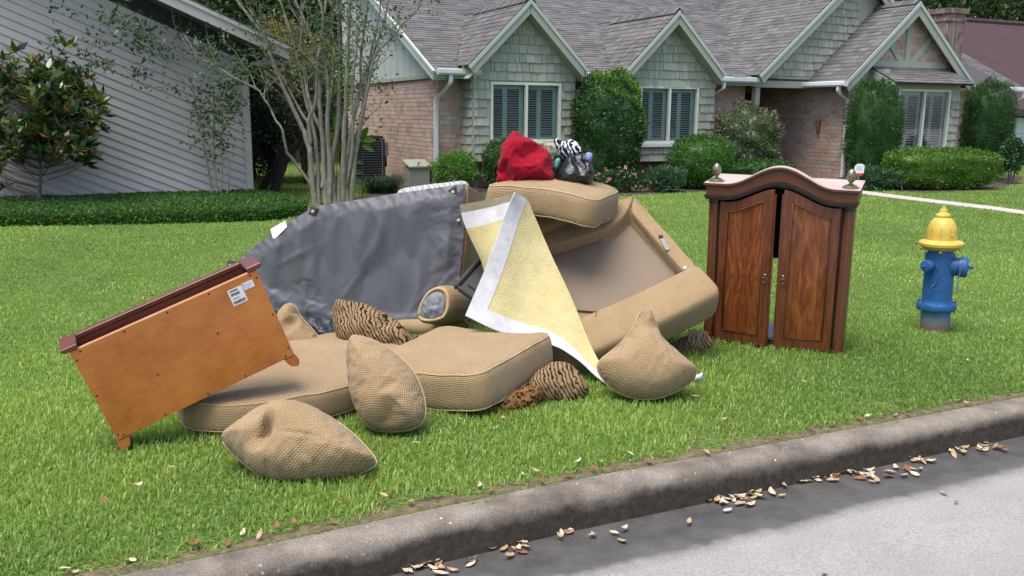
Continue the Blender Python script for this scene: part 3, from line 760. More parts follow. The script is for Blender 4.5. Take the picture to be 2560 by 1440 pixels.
# chimney
ch = MB(); ch.box(15.75, 16.4, 1.4, 2.1, 2, 4.36); ch.box(15.69, 16.46, 1.34, 2.16, 4.362, 4.5); ch.box(15.72, 16.43, 1.37, 2.13, 4.15, 4.24)
m = NT('old_chimney_brick'); co = m.world(); n1 = m.noise(co, 4, 6)
bt = m.n('TexBrick', Scale=4.0); m.l(co, bt.inputs[0]); bt.inputs['Color1'].default_value = (.16, .10, .08, 1); bt.inputs['Color2'].default_value = (.22, .15, .12, 1); bt.inputs['Mortar'].default_value = (.3, .27, .24, 1)
m.set(Base__Color=m.mix(m.fl(n1, [(.45, 0), (.65, .8)]), bt.outputs[0], (.05, .045, .04)), Roughness=.95)
ch.build('chimney', m.m, house)

def visible_first(e, p, d):
    # the lower courses are hidden by planting and by the pile of furniture
    return d+(6 if p.z < .75 else 0)
PB.done(290, visible_first); PS.done(290, visible_first)
def roof_first(e, p, d): return d+(0 if p.z < 4.6 else 9)
PR.done(290, roof_first)
# ================================================================= LEFT HOUSE, clad in diagonal boards
L0 = Vector((-4.488, 15.721, 0))
lh = thing('house', 'taupe house with diagonal lap siding and a low overhanging eave', 'house', L0, (0, 0, YAW))
TAUPE = plain('taupe_siding', (.42, .39, .355), .6, .06, 1.6, .12, 40, rnd=.035)
TAUPE_T = plain('taupe_trim', (.42, .39, .355), .6, .05, 2)
CONC = plain('foundation_concrete', (.2, .185, .17), .9, .2, 4, .4, 50)
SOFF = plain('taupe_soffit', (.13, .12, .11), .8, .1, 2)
k = .425                                     # fall of boards and rake per metre
MB().box(-9, -.03, .02, 7, .1, 2.25).build('wall', TAUPE_T, lh)
b = MB(); b.prism([(-9, 2.25), (-.03, 2.25), (-.03, 2.33), (-9, 2.33+k*9)], lambda p: Vector((p[0], .02, p[1])), lambda p: Vector((p[0], 1.5, p[1]))); b.build('gable_wall', TAUPE_T, lh)
MB().box(-9, -.02, .0, 7, -.1, .13).build('foundation', CONC, lh)
MB().box(-.10, .02, -.035, .05, .10, 2.36).build('corner_board', TAUPE_T, lh, bevel=.006)
# diagonal boards, each its own piece: lower edge proud
ang = math.atan(k); ca, sa = math.cos(ang), math.sin(ang)
exp = .127
planes0 = halfplanes([(-7.5, .13), (-.1, .13), (-.1, 2.32+k*.1), (-7.5, 2.32+k*7.5)])
n0 = int((-.5)/exp)
fr = frame((0, .018, 0), X, Z)
for i in range(-27, 22):
    d = i*exp                                 # perpendicular height of the lower edge at x=0
    # band between two lines parallel to (ca,-sa)
    def P(s, t): return (s*ca+t*sa, -s*sa+t*ca)
    poly = [P(-14, d), P(6, d), P(6, d+exp+.012), P(-14, d+exp+.012)]
    q = clip(poly, planes0)
    if len(q) < 3 or area2(q) < .004: continue
    v = []; dep = [.028-.02*((p[0]*sa+p[1]*ca)-d)/exp for p in q]; n = len(q)
    b = MB().add([fr @ Vector((p[0], p[1], e)) for p, e in zip(q, dep)]+[fr @ Vector((p[0], p[1], 0)) for p in q], [tuple(range(n)), tuple(range(2*n-1, n-1, -1))]+[(j, j+n, (j+1) % n+n, (j+1) % n) for j in range(n)])
    b.build('siding_board', TAUPE, lh)
# roof with rake and eave overhang
ra = math.atan(k); rz = 2.46
def RX(x): return rz+k*(.62-x)
b = MB(); b.prism([(.62, rz), (-9, RX(-9)), (-9, RX(-9)+.09), (.62, rz+.09)], lambda p: Vector((p[0], -.52, p[1])), lambda p: Vector((p[0], 9, p[1]))); b.build('roof', UNDER, lh)
frs = frame((.66, -.55, rz+.092), Y, Vector((-math.cos(ra), 0, math.sin(ra))))
PL = Pieces('shingle', SHINGLE, lh)
rr = random.Random(4)
for row in range(20):
    x = -.02
    while x < 4:
        wd = rr.choice([.2, .25, .3]); PL.put((x, x+wd-.004, row*.14, row*.14+.16), frs, .004, .012); x += wd
PL.done(290)
b = MB(); b.prism([(.625, rz-.13), (-9, RX(-9)-.13), (-9, RX(-9)+.07), (.625, rz+.07)], lambda p: Vector((p[0], -.56, p[1])), lambda p: Vector((p[0], -.525, p[1]))); b.build('rake_board', TAUPE_T, lh)
b = MB(); b.prism([(.64, rz+.02), (-9, RX(-9)+.02), (-9, RX(-9)+.085), (.64, rz+.085)], lambda p: Vector((p[0], -.585, p[1])), lambda p: Vector((p[0], -.562, p[1]))); b.build('rake_trim', TAUPE_T, lh)
MB().box(.60, .63, -.55, 9, rz-.16, rz+.03).build('fascia', TAUPE_T, lh)
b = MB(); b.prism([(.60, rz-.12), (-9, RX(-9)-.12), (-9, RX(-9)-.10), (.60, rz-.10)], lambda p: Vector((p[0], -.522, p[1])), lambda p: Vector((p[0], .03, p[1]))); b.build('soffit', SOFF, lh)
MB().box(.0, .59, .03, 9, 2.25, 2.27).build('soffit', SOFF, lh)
# porch globe lamp under the rake
g = MB(); g.lathe([(.001, -.062)]+[(.062*math.sin(R(a)), -.062*math.cos(R(a))) for a in range(15, 180, 15)]+[(.02, .066), (.02, .09)], 16, Matrix.Translation((-.80, -.10, 2.60))); g.tube([(-.8, -.1, 2.68), (-.8, .0, 2.72)], .012, 6)
g.build('globe_lamp', plain('opal_glass', (.6, .6, .55), .25, .05), lh, smooth=60)

# ================================================================= RIGHT NEIGHBOUR, far behind
nb = thing('house', 'neighbouring house with dark maroon roof and white garage door', 'house', (15.2, 29.5, -.6), (0, 0, YAW))
m = NT('maroon_roof'); co = m.coord(); bt = m.n('TexBrick', Scale=3.2); m.l(co, bt.inputs[0])
bt.inputs['Color1'].default_value = (.05, .026, .027, 1); bt.inputs['Color2'].default_value = (.066, .034, .036, 1); bt.inputs['Mortar'].default_value = (.032, .018, .018, 1)
bt.inputs['Mortar Size'].default_value = .012
m.set(Base__Color=m.mix(m.fl(m.noise(co, 1.2, 5), [(.4, 0), (.7, .6)]), bt.outputs[0], (.042, .024, .025)), Roughness=.95)
MAR = m.m
NX0, NX1 = -1.6, 16
b = MB(); v = [(NX0, -.6, 2.35), (NX1, -.6, 2.35), (NX1, 4.3, 5.6), (NX0, 4.3, 5.6), (NX0, -.6, 2.2), (NX1, -.6, 2.2), (NX1, 4.3, 5.45), (NX0, 4.3, 5.45)]
b.add(v, [(0, 1, 2, 3), (7, 6, 5, 4), (0, 4, 5, 1), (1, 5, 6, 2), (2, 6, 7, 3), (3, 7, 4, 0)]).build('roof', MAR, nb)
MB().tube([(NX0-.1, 4.3, 5.6), (NX1, 4.3, 5.6)], .12, 8).build('ridge', MAR, nb)
MB().box(NX0+.4, NX1, 0, 8, 0, 2.3).build('wall', plain('neighbour_brick', (.25, .17, .13), .9, .2, 6, .3), nb)
MB().box(NX0+.1, NX1, -.62, -.58, 2.15, 2.33).build('fascia', plain('neighbour_fascia', (.06, .045, .045), .7), nb)
gw = plain('garage_white', (.66, .68, .70), .5, .04)
gd = thing('garage_door', None, None); gd.parent = nb
for i in range(2):
    for j in range(4): MB().box(1.0+i*2.45, 1.0+i*2.45+2.43, -.06, -.01, .02+j*.52, .02+j*.52+.51).build('panel', gw, gd, bevel=.008, seg=1)
MB().box(-.6, .9, -.05, .0, 0, 2.2).build('side_panel', gw, nb)
MB().box(-3, 8, -9, -1, -.02, .012).build('driveway', plain('drive_concrete', (.4, .36, .32), .9, .1), nb)

# ================================================================= things by the side wall
ac = thing('air_conditioner', 'black louvered air conditioner unit beside the brick side wall', 'air conditioner', At(910, 440, 20.6)*1, (0, 0, YAW))
ac.location.z = 0
ACM = plain('black_painted_metal', (.022, .025, .03), .45, .1, 6)
w2 = .36; MB().box(-w2+.03, w2-.03, -w2+.03, w2-.03, .05, .92).build('coil', plain('coil_fins', (.008, .009, .01), .7, .1), ac)
MB().box(-w2-.05, w2+.05, -w2-.05, w2+.05, 0, .05).build('pad', CONC, ac)
MB().box(-w2-.01, w2+.01, -w2-.01, w2+.01, .93, .99).build('top_cap', ACM, ac, bevel=.02)
for sx in (-1, 1):
    for sy in (-1, 1): MB().box(sx*w2-.025, sx*w2+.025, sy*w2-.025, sy*w2+.025, .05, .93).build('corner_post', ACM, ac, bevel=.008)
lv = MB().box(-w2+.03, w2-.03, -.012, .012, -.004, .004, M=Matrix.Rotation(R(35), 4, 'X')).mesh('louver', plain('slate_louver', (.05, .06, .075), .4, .1))
for i in range(15):
    z = .1+i*.055
    link('louver', lv, ac, Matrix.Translation((0, -w2-.004, z))); link('louver', lv, ac, Matrix.Translation((-w2-.004, 0, z)) @ Matrix.Rotation(R(-90), 4, 'Z'))
MB().tube([(w2+.02, -.2, .3), (w2+.1, -.2, .32), (w2+.12, -.1, .6), (w2+.2, 0, .62)], .025, 8).build('refrigerant_pipe', ACM, ac)
MB().box(w2+.02, w2+.12, -.34, -.22, .55, .85).build('disconnect_box', plain('grey_box', (.2, .2, .2), .5), ac, bevel=.01)
ub = thing('utility_box', 'low grey green utility box with sloping lid against the brick wall', 'box', At(1046, 440, 18.9), (0, 0, YAW)); ub.location.z = 0
UBM = plain('utility_green', (.26, .28, .23), .6, .08, 3)
MB().box(-.21, .21, -.12, .3, 0, .42).build('body', UBM, ub, bevel=.008)
b = MB(); b.prism([(-.16, .40), (.32, .52), (.32, .545), (-.16, .425)], lambda p: Vector((-.25, p[0], p[1])), lambda p: Vector((.25, p[0], p[1]))); b.build('lid', UBM, ub)
MB().tube([(-.05, -.1, .44), (-.03, -.12, .50), (.0, -.1, .5)], .012, 6).build('latch', ACM, ub)
# ================================================================= PLANTS
def leafmat(name, cols, rough=.45, trans=.22, spec=.4, tint=(1.5, 1.6, .8)):
    m = NT(name); r = m.rnd()
    c = m.ramp(r, [(i/(len(cols)-1), k) for i, k in enumerate(cols)])
    m.set(Base__Color=c, Roughness=rough, Specular__IOR__Level=spec)
    tr = m.n('BsdfTranslucent'); m.l(m.mix(1, c, tint, 'MULTIPLY'), tr.inputs[0])
    ms = m.n('MixShader'); ms.inputs[0].default_value = trans; m.l(m.b.outputs[0], ms.inputs[1]); m.l(tr.outputs[0], ms.inputs[2]); m.l(ms.outputs[0], m.out.inputs[0])
    return m.m
LM_COL = leafmat('holly_leaf', [(.010, .030, .012), (.018, .052, .016), (.030, .080, .018), (.05, .11, .022)], .35, .12)
LM_NEW = leafmat('new_leaf', [(.07, .16, .018), (.11, .23, .025), (.17, .30, .035)], .4, .3)
LM_BOX = leafmat('clipped_leaf', [(.022, .075, .010), (.040, .12, .015), (.06, .165, .02)], .45, .2)
LM_HEDGE = leafmat('boxwood_leaf', [(.035, .085, .010), (.07, .15, .016), (.11, .21, .022)], .45, .22)
LM_YEW = leafmat('yew_needle', [(.018, .055, .014), (.035, .095, .018), (.06, .14, .024)], .5, .2)
LM_PHOT = leafmat('photinia_leaf', [(.035, .07, .028), (.065, .105, .045), (.09, .125, .055), (.11, .13, .06), (.17, .11, .055)], .4, .2)
LM_FERN = leafmat('fern_leaf', [(.05, .14, .018), (.08, .20, .025), (.11, .25, .03)], .45, .3)
LM_BLUE = leafmat('blue_green_leaf', [(.03, .075, .035), (.05, .11, .05), (.07, .14, .06)], .5, .2)
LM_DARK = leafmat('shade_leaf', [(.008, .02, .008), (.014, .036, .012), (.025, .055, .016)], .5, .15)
LM_WARM = leafmat('nandina_leaf', [(.09, .14, .025), (.18, .22, .035), (.30, .27, .05), (.36, .17, .05), (.36, .09, .05)], .5, .3)
LM_RED = leafmat('red_leaf', [(.28, .05, .035), (.36, .09, .05)], .5, .25)
LM_MAG = leafmat('magnolia_leaf', [(.015, .038, .012), (.022, .055, .015), (.035, .08, .018), (.055, .11, .024), (.12, .16, .035), (.14, .10, .03)], .25, .12, .5)
LM_RUST = leafmat('magnolia_underside', [(.09, .05, .018), (.15, .08, .025)], .7, .1)
LM_COVER = leafmat('jasmine_leaf', [(.022, .065, .014), (.04, .105, .02), (.065, .15, .028), (.10, .20, .036)], .5, .2, .3)
LM_CRAPE = leafmat('crape_leaf', [(.025, .06, .02), (.045, .095, .026), (.07, .135, .034)], .45, .25)
LM_PINK = leafmat('pink_petal', [(.55, .22, .22), (.65, .33, .30), (.7, .45, .4)], .5, .3, tint=(1, 1, 1))
LM_OAK = leafmat('oak_leaf', [(.015, .035, .010), (.028, .06, .014), (.045, .085, .018)], .5, .25)
m = NT('crape_bark'); co = m.world()
c = m.ramp(m.noise(co, 9, 6, .7), [(.3, (.13, .115, .085)), (.5, (.22, .205, .16)), (.68, (.30, .28, .225))])
m.set(Base__Color=m.mix(m.fl(m.noise(co, 3.2, 5), [(.5, 0), (.68, .5)]), c, (.13, .14, .08)), Roughness=.8, Specular__IOR__Level=.2); m.bump(m.noise(co, 40, 4), .3, .005)
BARKP = m.m
BARKD = plain('dark_bark', (.045, .03, .024), .95, .45, 14, .9, 30, bdist=.02)
BARKM = plain('grey_bark', (.12, .105, .085), .9, .3, 14, .6, 40)

def leaf_arrays(pos, d, size, aspect=.45, up=.0, fold=.12, r=rng):
    """each leaf: base, two sides, tip; d = direction the leaf points"""
    n = len(pos); d = d+1e-6; d = d/np.linalg.norm(d, axis=1)[:, None]
    q = r.normal(size=(n, 3)); q[:, 2] += up; s = np.cross(d, q); s /= np.linalg.norm(s, axis=1)[:, None]+1e-9
    nn = np.cross(s, d)
    L = (size*(.65+.7*r.random(n)))[:, None]; W = L*aspect*.5
    v = np.empty((n, 4, 3), np.float32)
    v[:, 0] = pos; v[:, 1] = pos+d*L*.45+s*W-nn*L*fold; v[:, 2] = pos+d*L-nn*L*fold*.6; v[:, 3] = pos+d*L*.45-s*W-nn*L*fold
    i = np.arange(n)[:, None]*4
    return v.reshape(-1, 3), np.concatenate([i+np.array([0, 1, 2]), i+np.array([0, 2, 3])])
def join_arrays(L):
    V = []; Fs = []; o = 0
    for v, f in L: V.append(v); Fs.append(f+o); o += len(v)
    return np.concatenate(V), np.concatenate(Fs)
def leafobj(name, arrs, mat, parent=None):
    v, f = join_arrays(arrs) if isinstance(arrs, list) else arrs
    o = link(name, rawmesh(name, v, f, mats=[mat]), parent)
    if parent is not None and len(f) > 60: o['kind'] = 'stuff'
    return o
def blob(n, rx, ry, h, p=2.0, z0=0.0, bump=.08, seed=0, r=rng):
    """points and outward directions on a lumpy super-ellipsoid standing on z0"""
    a = r.normal(size=(n, 3)); a /= np.linalg.norm(a, axis=1)[:, None]
    k = (np.abs(a)**p).sum(1)**(-1/p)
    b = a*k[:, None]
    f = 1+bump*(np.sin(a[:, 0]*7+seed)*np.sin(a[:, 1]*6+seed*2)+.8*np.sin(a[:, 2]*9+a[:, 0]*5+seed)+.6*np.sin(a[:, 1]*13+a[:, 2]*11))
    b = b*f[:, None]
    pos = np.stack([b[:, 0]*rx, b[:, 1]*ry, (b[:, 2]*.5+.5)*h+z0], 1)
    nr = np.sign(a)*np.abs(a)**(p-1)/np.array([rx, ry, h*.5]); nr /= np.linalg.norm(nr, axis=1)[:, None]
    return pos, nr
def core(rx, ry, h, p, z0, bump, seed, sc=.86):
    """inner mass of twigs and leaves"""
    bm = bmesh.new(); bmesh.ops.create_icosphere(bm, subdivisions=4, radius=1); V = []
    for q in bm.verts:
        a = np.array(q.co); k = (np.abs(a)**p).sum()**(-1/p)
        f = 1+bump*(math.sin(a[0]*7+seed)*math.sin(a[1]*6+seed*2)+.8*math.sin(a[2]*9+a[0]*5+seed)+.6*math.sin(a[1]*13+a[2]*11))
        b = a*k*f*sc; V.append((b[0]*rx, b[1]*ry, (b[2]*.5+.5)*h+z0))
    bm.verts.ensure_lookup_table(); Fc = np.array([[v.index for v in q.verts] for q in bm.faces]); bm.free()
    return np.array(V, np.float32), Fc
def shrub(name, label, cat, loc, rx, ry, h, mat, n, size, p=2.6, z0=.03, bump=.06, seed=1, aspect=.5, depth=.16, rotz=0, spread=.75, extra=None, dense=True, group=None, upb=.25):
    t = thing(name, label, cat, (loc[0], loc[1], 0), (0, 0, rotz), group)
    pos, nr = blob(n, rx, ry, h, p, z0, bump, seed)
    inn = 1-depth*rng.random(n)**1.4
    st_ = rng.random(n) < .05; inn = np.where(st_, 1+.10*rng.random(n)**2, inn)
    c = np.array([0, 0, z0+h/2]); pos = c+(pos-c)*inn[:, None]
    d = nr+spread*rng.normal(size=(n, 3)); d[:, 2] += upb
    lump = 1+.035*np.sin(pos[:, 0]*9+seed)*np.sin(pos[:, 2]*8+pos[:, 1]*7+seed); pos = c+(pos-c)*lump[:, None]
    arr = [leaf_arrays(pos, d, size, aspect)]
    if dense: arr.append(core(rx, ry, h, p, z0, bump, seed))
    leafobj('foliage', arr, mat, t)
    b = MB()
    for k in range(4):
        a = k*1.7+seed; b.tube([(math.cos(a)*.05, math.sin(a)*.05, -.02), (math.cos(a)*rx*.2, math.sin(a)*ry*.2, h*.3), (math.cos(a)*rx*.4, math.sin(a)*ry*.4, h*.65)], [.022, .016, .008], 6)
    b.build('stem', BARKM, t)
    if extra: extra(t, rx, ry, h, p, z0, bump, seed)
    return t
def new_growth(t, rx, ry, h, p, z0, bump, seed):
    pos, nr = blob(9000, rx, ry, h, p, z0, bump, seed)
    k = (pos[:, 2] > z0+h*(.70+.10*np.sin(pos[:, 0]*4+1))) & (pos[:, 0] > -.45*rx) | ((pos[:, 2] > h*.45) & (pos[:, 0] > .2*rx) & (rng.random(len(pos)) < .25)) | (rng.random(len(pos)) < .04)
    pos, nr = pos[k], nr[k]; pos = pos+nr*(.03*rng.random(len(pos)))[:, None]
    d = nr*.6+.6*rng.normal(size=pos.shape); d[:, 2] += .9
    leafobj('new_growth', leaf_arrays(pos, d, .055, .45), LM_NEW, t)
xy = lambda u, y: At(u, 400, y)
shrub('columnar_shrub', 'tall dark green clipped shrub with bright new leaves, between the two shake bays', 'shrub', xy(1516, 19.0), .70, .62, 2.26, LM_COL, 12000, .062, 2.9, seed=3, extra=new_growth)
shrub('round_shrub', 'round clipped bright green shrub below the middle shuttered window', 'shrub', xy(1754, 18.9), .66, .62, 1.06, LM_BOX, 10000, .045, 2.4, bump=.03, seed=5)
def red_tips(t, rx, ry, h, p, z0, bump, seed):
    pos, nr = blob(200, rx, ry, h, p, z0, bump, seed); d = nr+.5*rng.normal(size=pos.shape); d[:, 2] += .8
    k = pos[:, 2] > h*.45
    leafobj('red_tips', leaf_arrays(pos[k], d[k], .06, .4), LM_RED, t)
shrub('loose_shrub', 'loose greyish shrub with reddish leaf tips beside the porch post', 'shrub', xy(1864, 20.2), .68, .6, 1.62, LM_PHOT, 7000, .07, 2.3, z0=.12, bump=.1, depth=.35, seed=7, spread=1.1, extra=red_tips)
shrub('columnar_yew', 'feathery column shaped evergreen left of the right bay window', 'shrub', xy(2177, 20.4), .54, .5, 2.2, LM_YEW, 12000, .085, 3.0, seed=9, aspect=.16, bump=.06, upb=.7)
shrub('columnar_yew', 'dark column shaped evergreen right of the right bay window', 'shrub', xy(2462, 22.2), .54, .5, 2.25, LM_YEW, 11000, .085, 3.0, seed=12, aspect=.16, bump=.05, upb=.7)
shrub('box_hedge', 'long low clipped hedge in front of the right bay window', 'hedge', xy(2352, 19.35), 1.24, .52, .80, LM_HEDGE, 14000, .05, 4.0, seed=14, bump=.035, rotz=R(13))
shrub('dark_shrub', 'small dark open shrub at the right end of the long hedge', 'shrub', xy(2532, 21), .27, .25, .72, LM_COL, 2500, .06, 2.2, z0=.3, bump=.15, depth=.5, seed=15, dense=False)
shrub('grey_shrub', 'olive green shrub under the left shuttered window, behind the red blanket', 'shrub', xy(1262, 18.1), .42, .4, .98, LM_YEW, 5000, .05, 2.4, seed=16, bump=.07)
shrub('fern_shrub', 'feathery bright green bush beside the left downspout', 'shrub', xy(1137, 17.6), .40, .36, .70, LM_FERN, 5500, .06, 2.2, seed=17, bump=.16, depth=.4, aspect=.35, dense=False)
shrub('low_hedge', 'low dark hedge behind the arched cabinet top', 'hedge', xy(1880, 19.3), 1.0, .4, .52, LM_YEW, 6000, .06, 3, seed=18, bump=.08, rotz=YAW)
shrub('blue_plant', 'bushy blue green perennial between pink flowers and round shrub', 'plant', xy(1664, 18.0), .36, .3, .42, LM_BLUE, 2200, .11, 2, seed=19, aspect=.2, depth=.6, bump=.2, dense=False, upb=.8)
shrub('blue_plant', 'spiky blue green perennial beside the small yard sign', 'plant', xy(2190, 18.9), .50, .3, .38, LM_BLUE, 2600, .12, 2, seed=20, aspect=.18, depth=.6, bump=.2, dense=False, upb=.6)
def blossoms(t, rx, ry, h, p, z0, bump, seed):
    for i in range(34):
        pos, nr = blob(1, rx, ry, h, p, z0, bump, seed); c = pos[0]+nr[0]*.03
        d = nr[0]+.6*rng.normal(size=(9, 3))
        leafobj('blossom', leaf_arrays(np.repeat(c[None], 9, 0), d, .045, .8), LM_PINK, t)
shrub('flowering_shrub', 'low rose shrub dotted with pink blossoms at the lawn edge', 'shrub', xy(1556, 17.9), .50, .3, .40, LM_COL, 3000, .05, 2, seed=22, depth=.6, bump=.18, dense=False, extra=blossoms)
# strap-leaved clump by the air conditioner
def strap(name, label, loc, n, L, spread, mat, wdt=.014):
    t = thing(name, label, 'plant', (loc[0], loc[1], 0)); V = []; Fs = []; o = 0
    for i in range(n):
        a = random.random()*6.28; e = random.random(); p = Vector((math.cos(a)*spread*e*.7, math.sin(a)*spread*.6*e, 0)); l = L*(.6+.6*random.random()); out = .3+.9*random.random()
        d = Vector((math.cos(a), math.sin(a), 0)); s = Vector((-d.y, d.x, 0))*wdt*.5
        P = [p, p+d*l*.25*out+Z*l*.55, p+d*l*.65*out+Z*l*.75, p+d*l*out+Z*l*(.55)]
        for j, q in enumerate(P):
            k = (1, 1, .8, .15)[j]; V += [tuple(q-s*k), tuple(q+s*k)]
        for j in range(3): Fs.append((o+2*j, o+2*j+1, o+2*j+3, o+2*j+2))
        o += 8
    link('blade', rawmesh(name, V, Fs, mats=[mat]), t)
    return t
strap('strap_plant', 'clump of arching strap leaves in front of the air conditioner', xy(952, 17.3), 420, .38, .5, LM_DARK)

# ---- trees built from traced limbs
def limb(b, P, r0, r1, n=7, jit=.0):
    k = len(P); Q = []
    for i in range(k-1):
        for j in range(3):
            t = j/3; p0, p1, p2, p3 = P[max(0, i-1)], P[i], P[i+1], P[min(k-1, i+2)]
            q = .5*((2*p1)+(p2-p0)*t+(2*p0-5*p1+4*p2-p3)*t*t+(3*p1-p0-3*p2+p3)*t**3)
            Q.append(q+Vector((random.gauss(0, jit), random.gauss(0, jit), random.gauss(0, jit))))
    Q.append(P[-1]); m = len(Q)
    b.tube(Q, [r0+(r1-r0)*(i/(m-1))**.8 for i in range(m)], n)
    return Q
def twigs(b, Q, frac, n, L, r, tips, lv=2, up=.5):
    for _ in range(n):
        i = int(len(Q)*(frac+(1-frac)*random.random())); i = min(max(1, i), len(Q)-1)
        p = Q[i]; d = (Q[i]-Q[i-1]).normalized()
        e = (d*.7+Vector((random.gauss(0, .6), random.gauss(0, .6), random.gauss(0, .35)+up))).normalized()
        l = L*(.5+random.random()); T = [p]; e2 = e.copy()
        for k in range(4):
            e2 = (e2+Vector((random.gauss(0, .18), random.gauss(0, .18), random.gauss(0, .18)))).normalized(); T.append(T[-1]+e2*l/4)
        b.tube(T, [r, r*.8, r*.6, r*.45, r*.25], 5)
        tips += T[1:]
        if lv > 0: twigs(b, T, .3, 2, L*.5, r*.5, tips, lv-1, up)
def sprigs(tips, per, size, mat, parent, name='leaves', r=.06, aspect=.5, droop=0.):
    P = []; D = []
    for t in tips:
        for _ in range(int(per)+(1 if random.random() < per-int(per) else 0)):
            o = Vector((random.gauss(0, r), random.gauss(0, r), random.gauss(0, r))); P.append(t+o); D.append(o*8+Vector((random.gauss(0, .6), random.gauss(0, .6), random.gauss(0, .5)-droop)))
    if P: leafobj(name, leaf_arrays(np.array([tuple(p) for p in P]), np.array([tuple(p) for p in D]), size, aspect), mat, parent)
# large multi-stemmed crape myrtle
cs = 2.7692; YB = 14.9
T = [([(690, 1440), (665, 1250), (650, 1080), (620, 930), (580, 850), (500, 680), (420, 500), (340, 280), (270, 170), (165, 30), (80, -120)], .055, .016, 0),
     ([(650, 1080), (640, 860), (600, 800), (520, 650), (440, 505), (400, 420), (330, 200)], .03, .012, .1),
     ([(655, 1000), (645, 850), (690, 700), (700, 500), (720, 300), (745, 100), (690, -60)], .036, .014, -.15),
     ([(670, 1300), (560, 1140), (490, 1050), (460, 900), (400, 800), (340, 690), (270, 610), (100, 520), (-10, 450)], .03, .008, -.2),
     ([(760, 1440), (745, 1150), (735, 930), (720, 700), (705, 450), (640, 200), (560, 30), (500, -100)], .05, .018, .15),
     ([(790, 1440), (790, 1100), (770, 850), (775, 600), (740, 300), (765, 0), (790, -150)], .046, .016, -.1),
     ([(822, 1440), (805, 1150), (845, 800), (858, 400), (850, 80), (870, -150)], .048, .018, .2),
     ([(880, 1440), (886, 1100), (893, 850), (903, 560), (912, 300), (930, -20), (960, -160)], .05, .02, -.15),
     ([(905, 1440), (912, 1150), (945, 860), (1000, 650), (1060, 430), (1150, 190), (1195, -40)], .045, .014, .1),
     ([(935, 1440), (965, 1080), (1005, 850), (1045, 640), (1100, 390), (1210, 270), (1320, 140), (1420, 40)], .045, .010, -.1),
     ([(850, 1440), (855, 1250), (880, 1120), (935, 1000), (985, 890), (1020, 740), (1055, 500), (1085, 300), (1135, 80), (1150, -90)], .038, .014, .25),
     ([(710, 1440), (700, 1100), (680, 900), (610, 650), (560, 400), (505, 190), (430, -30)], .042, .015, .35),
     ([(775, 1440), (755, 1000), (650, 720), (612, 500), (592, 280), (595, -40)], .04, .014, .4),
     ([(895, 1440), (930, 1050), (960, 800), (1000, 560), (1010, 300), (1045, 60), (1060, -100)], .04, .014, .4),
     ([(900, 1300), (950, 980), (940, 700), (965, 420), (985, 150), (1000, -80)], .03, .012, -.3),
     ([(740, 1300), (760, 900), (800, 620), (815, 350), (800, 100), (820, -100)], .03, .012, .5)]
cm = thing('crape_myrtle', 'many-stemmed crape myrtle with pale bark between the two houses', 'tree', (*G(815, 520).xy, 0))
base = Vector(cm.location); tips = []; tw = MB()
for P, r0, r1, dy in T:
    b = MB(); Q3 = []
    for i, (u, v) in enumerate(P):
        Q3.append(At(540+u/cs, v/cs, YB+dy*min(1, i/3)*1.3)-base)
    Q = limb(b, Q3, r0, r1, 8, .006)
    b.build('trunk', BARKP, cm, smooth=60)
    twigs(tw, Q, .45, 9, .6, .009, tips, 2, .45)
tw.build('branch', BARKP, cm)['kind'] = 'stuff'
sprigs(tips, 1.1, .062, LM_CRAPE, cm, 'foliage')
# slender crape myrtle in front of the siding
cs = 2.482; YB = 15.0
T = [([(1330, 1270), (1292, 1050), (1255, 850), (1215, 680), (1190, 520), (1130, 330), (1085, 180), (1060, -40)], .022, .006, 0),
     ([(1355, 1270), (1327, 1000), (1330, 700), (1320, 450), (1290, 250), (1255, 40)], .02, .006, .15),
     ([(1400, 1270), (1425, 1050), (1392, 900), (1378, 700), (1400, 560), (1440, 440)], .014, .005, -.1),
     ([(1345, 1270), (1335, 1050), (1300, 900), (1240, 740)], .012, .006, .1),
     ([(1370, 1270), (1380, 1000), (1355, 760), (1380, 560), (1500, 420)], .012, .004, .05),
     ([(1195, 560), (1060, 430), (890, 310), (700, 290)], .009, .003, -.7),
     ([(1188, 510), (1000, 290), (850, 190), (650, 225), (430, 210), (340, 260)], .009, .003, -.9),
     ([(1130, 330), (960, 250), (780, 140), (620, 90), (490, 80)], .008, .003, -.8),
     ([(1200, 600), (1060, 540), (900, 540), (760, 420), (640, 420)], .008, .003, -.75)]
cm = thing('crape_myrtle', 'slender young crape myrtle in front of the taupe siding', 'tree', (*G(545, 510).xy, 0))
base = Vector(cm.location); tips = []; tw = MB()
for i0, (P, r0, r1, dy) in enumerate(T):
    b = MB(); Q = limb(b, [At(u/cs, v/cs, YB+dy*min(1, i/3))-base for i, (u, v) in enumerate(P)], r0, r1, 7, .004)
    b.build('trunk' if i0 < 5 else 'branch', BARKP, cm, smooth=60)
    twigs(tw, Q, .35 if i0 < 5 else .2, 7, .28, .004, tips, 1, .1)
    if i0 >= 5: tips += Q[3:]
tw.build('branch', BARKP, cm)['kind'] = 'stuff'; sprigs(tips, 1.6, .08, LM_CRAPE, cm, 'foliage', .05)
P = [At(1400/cs+random.gauss(0, 75)/cs, 600/cs+random.gauss(0, 110)/cs, 15.0+random.gauss(0, .12))-base for _ in range(200)]
sprigs(P, 2, .075, LM_CRAPE, cm, 'foliage', .04)
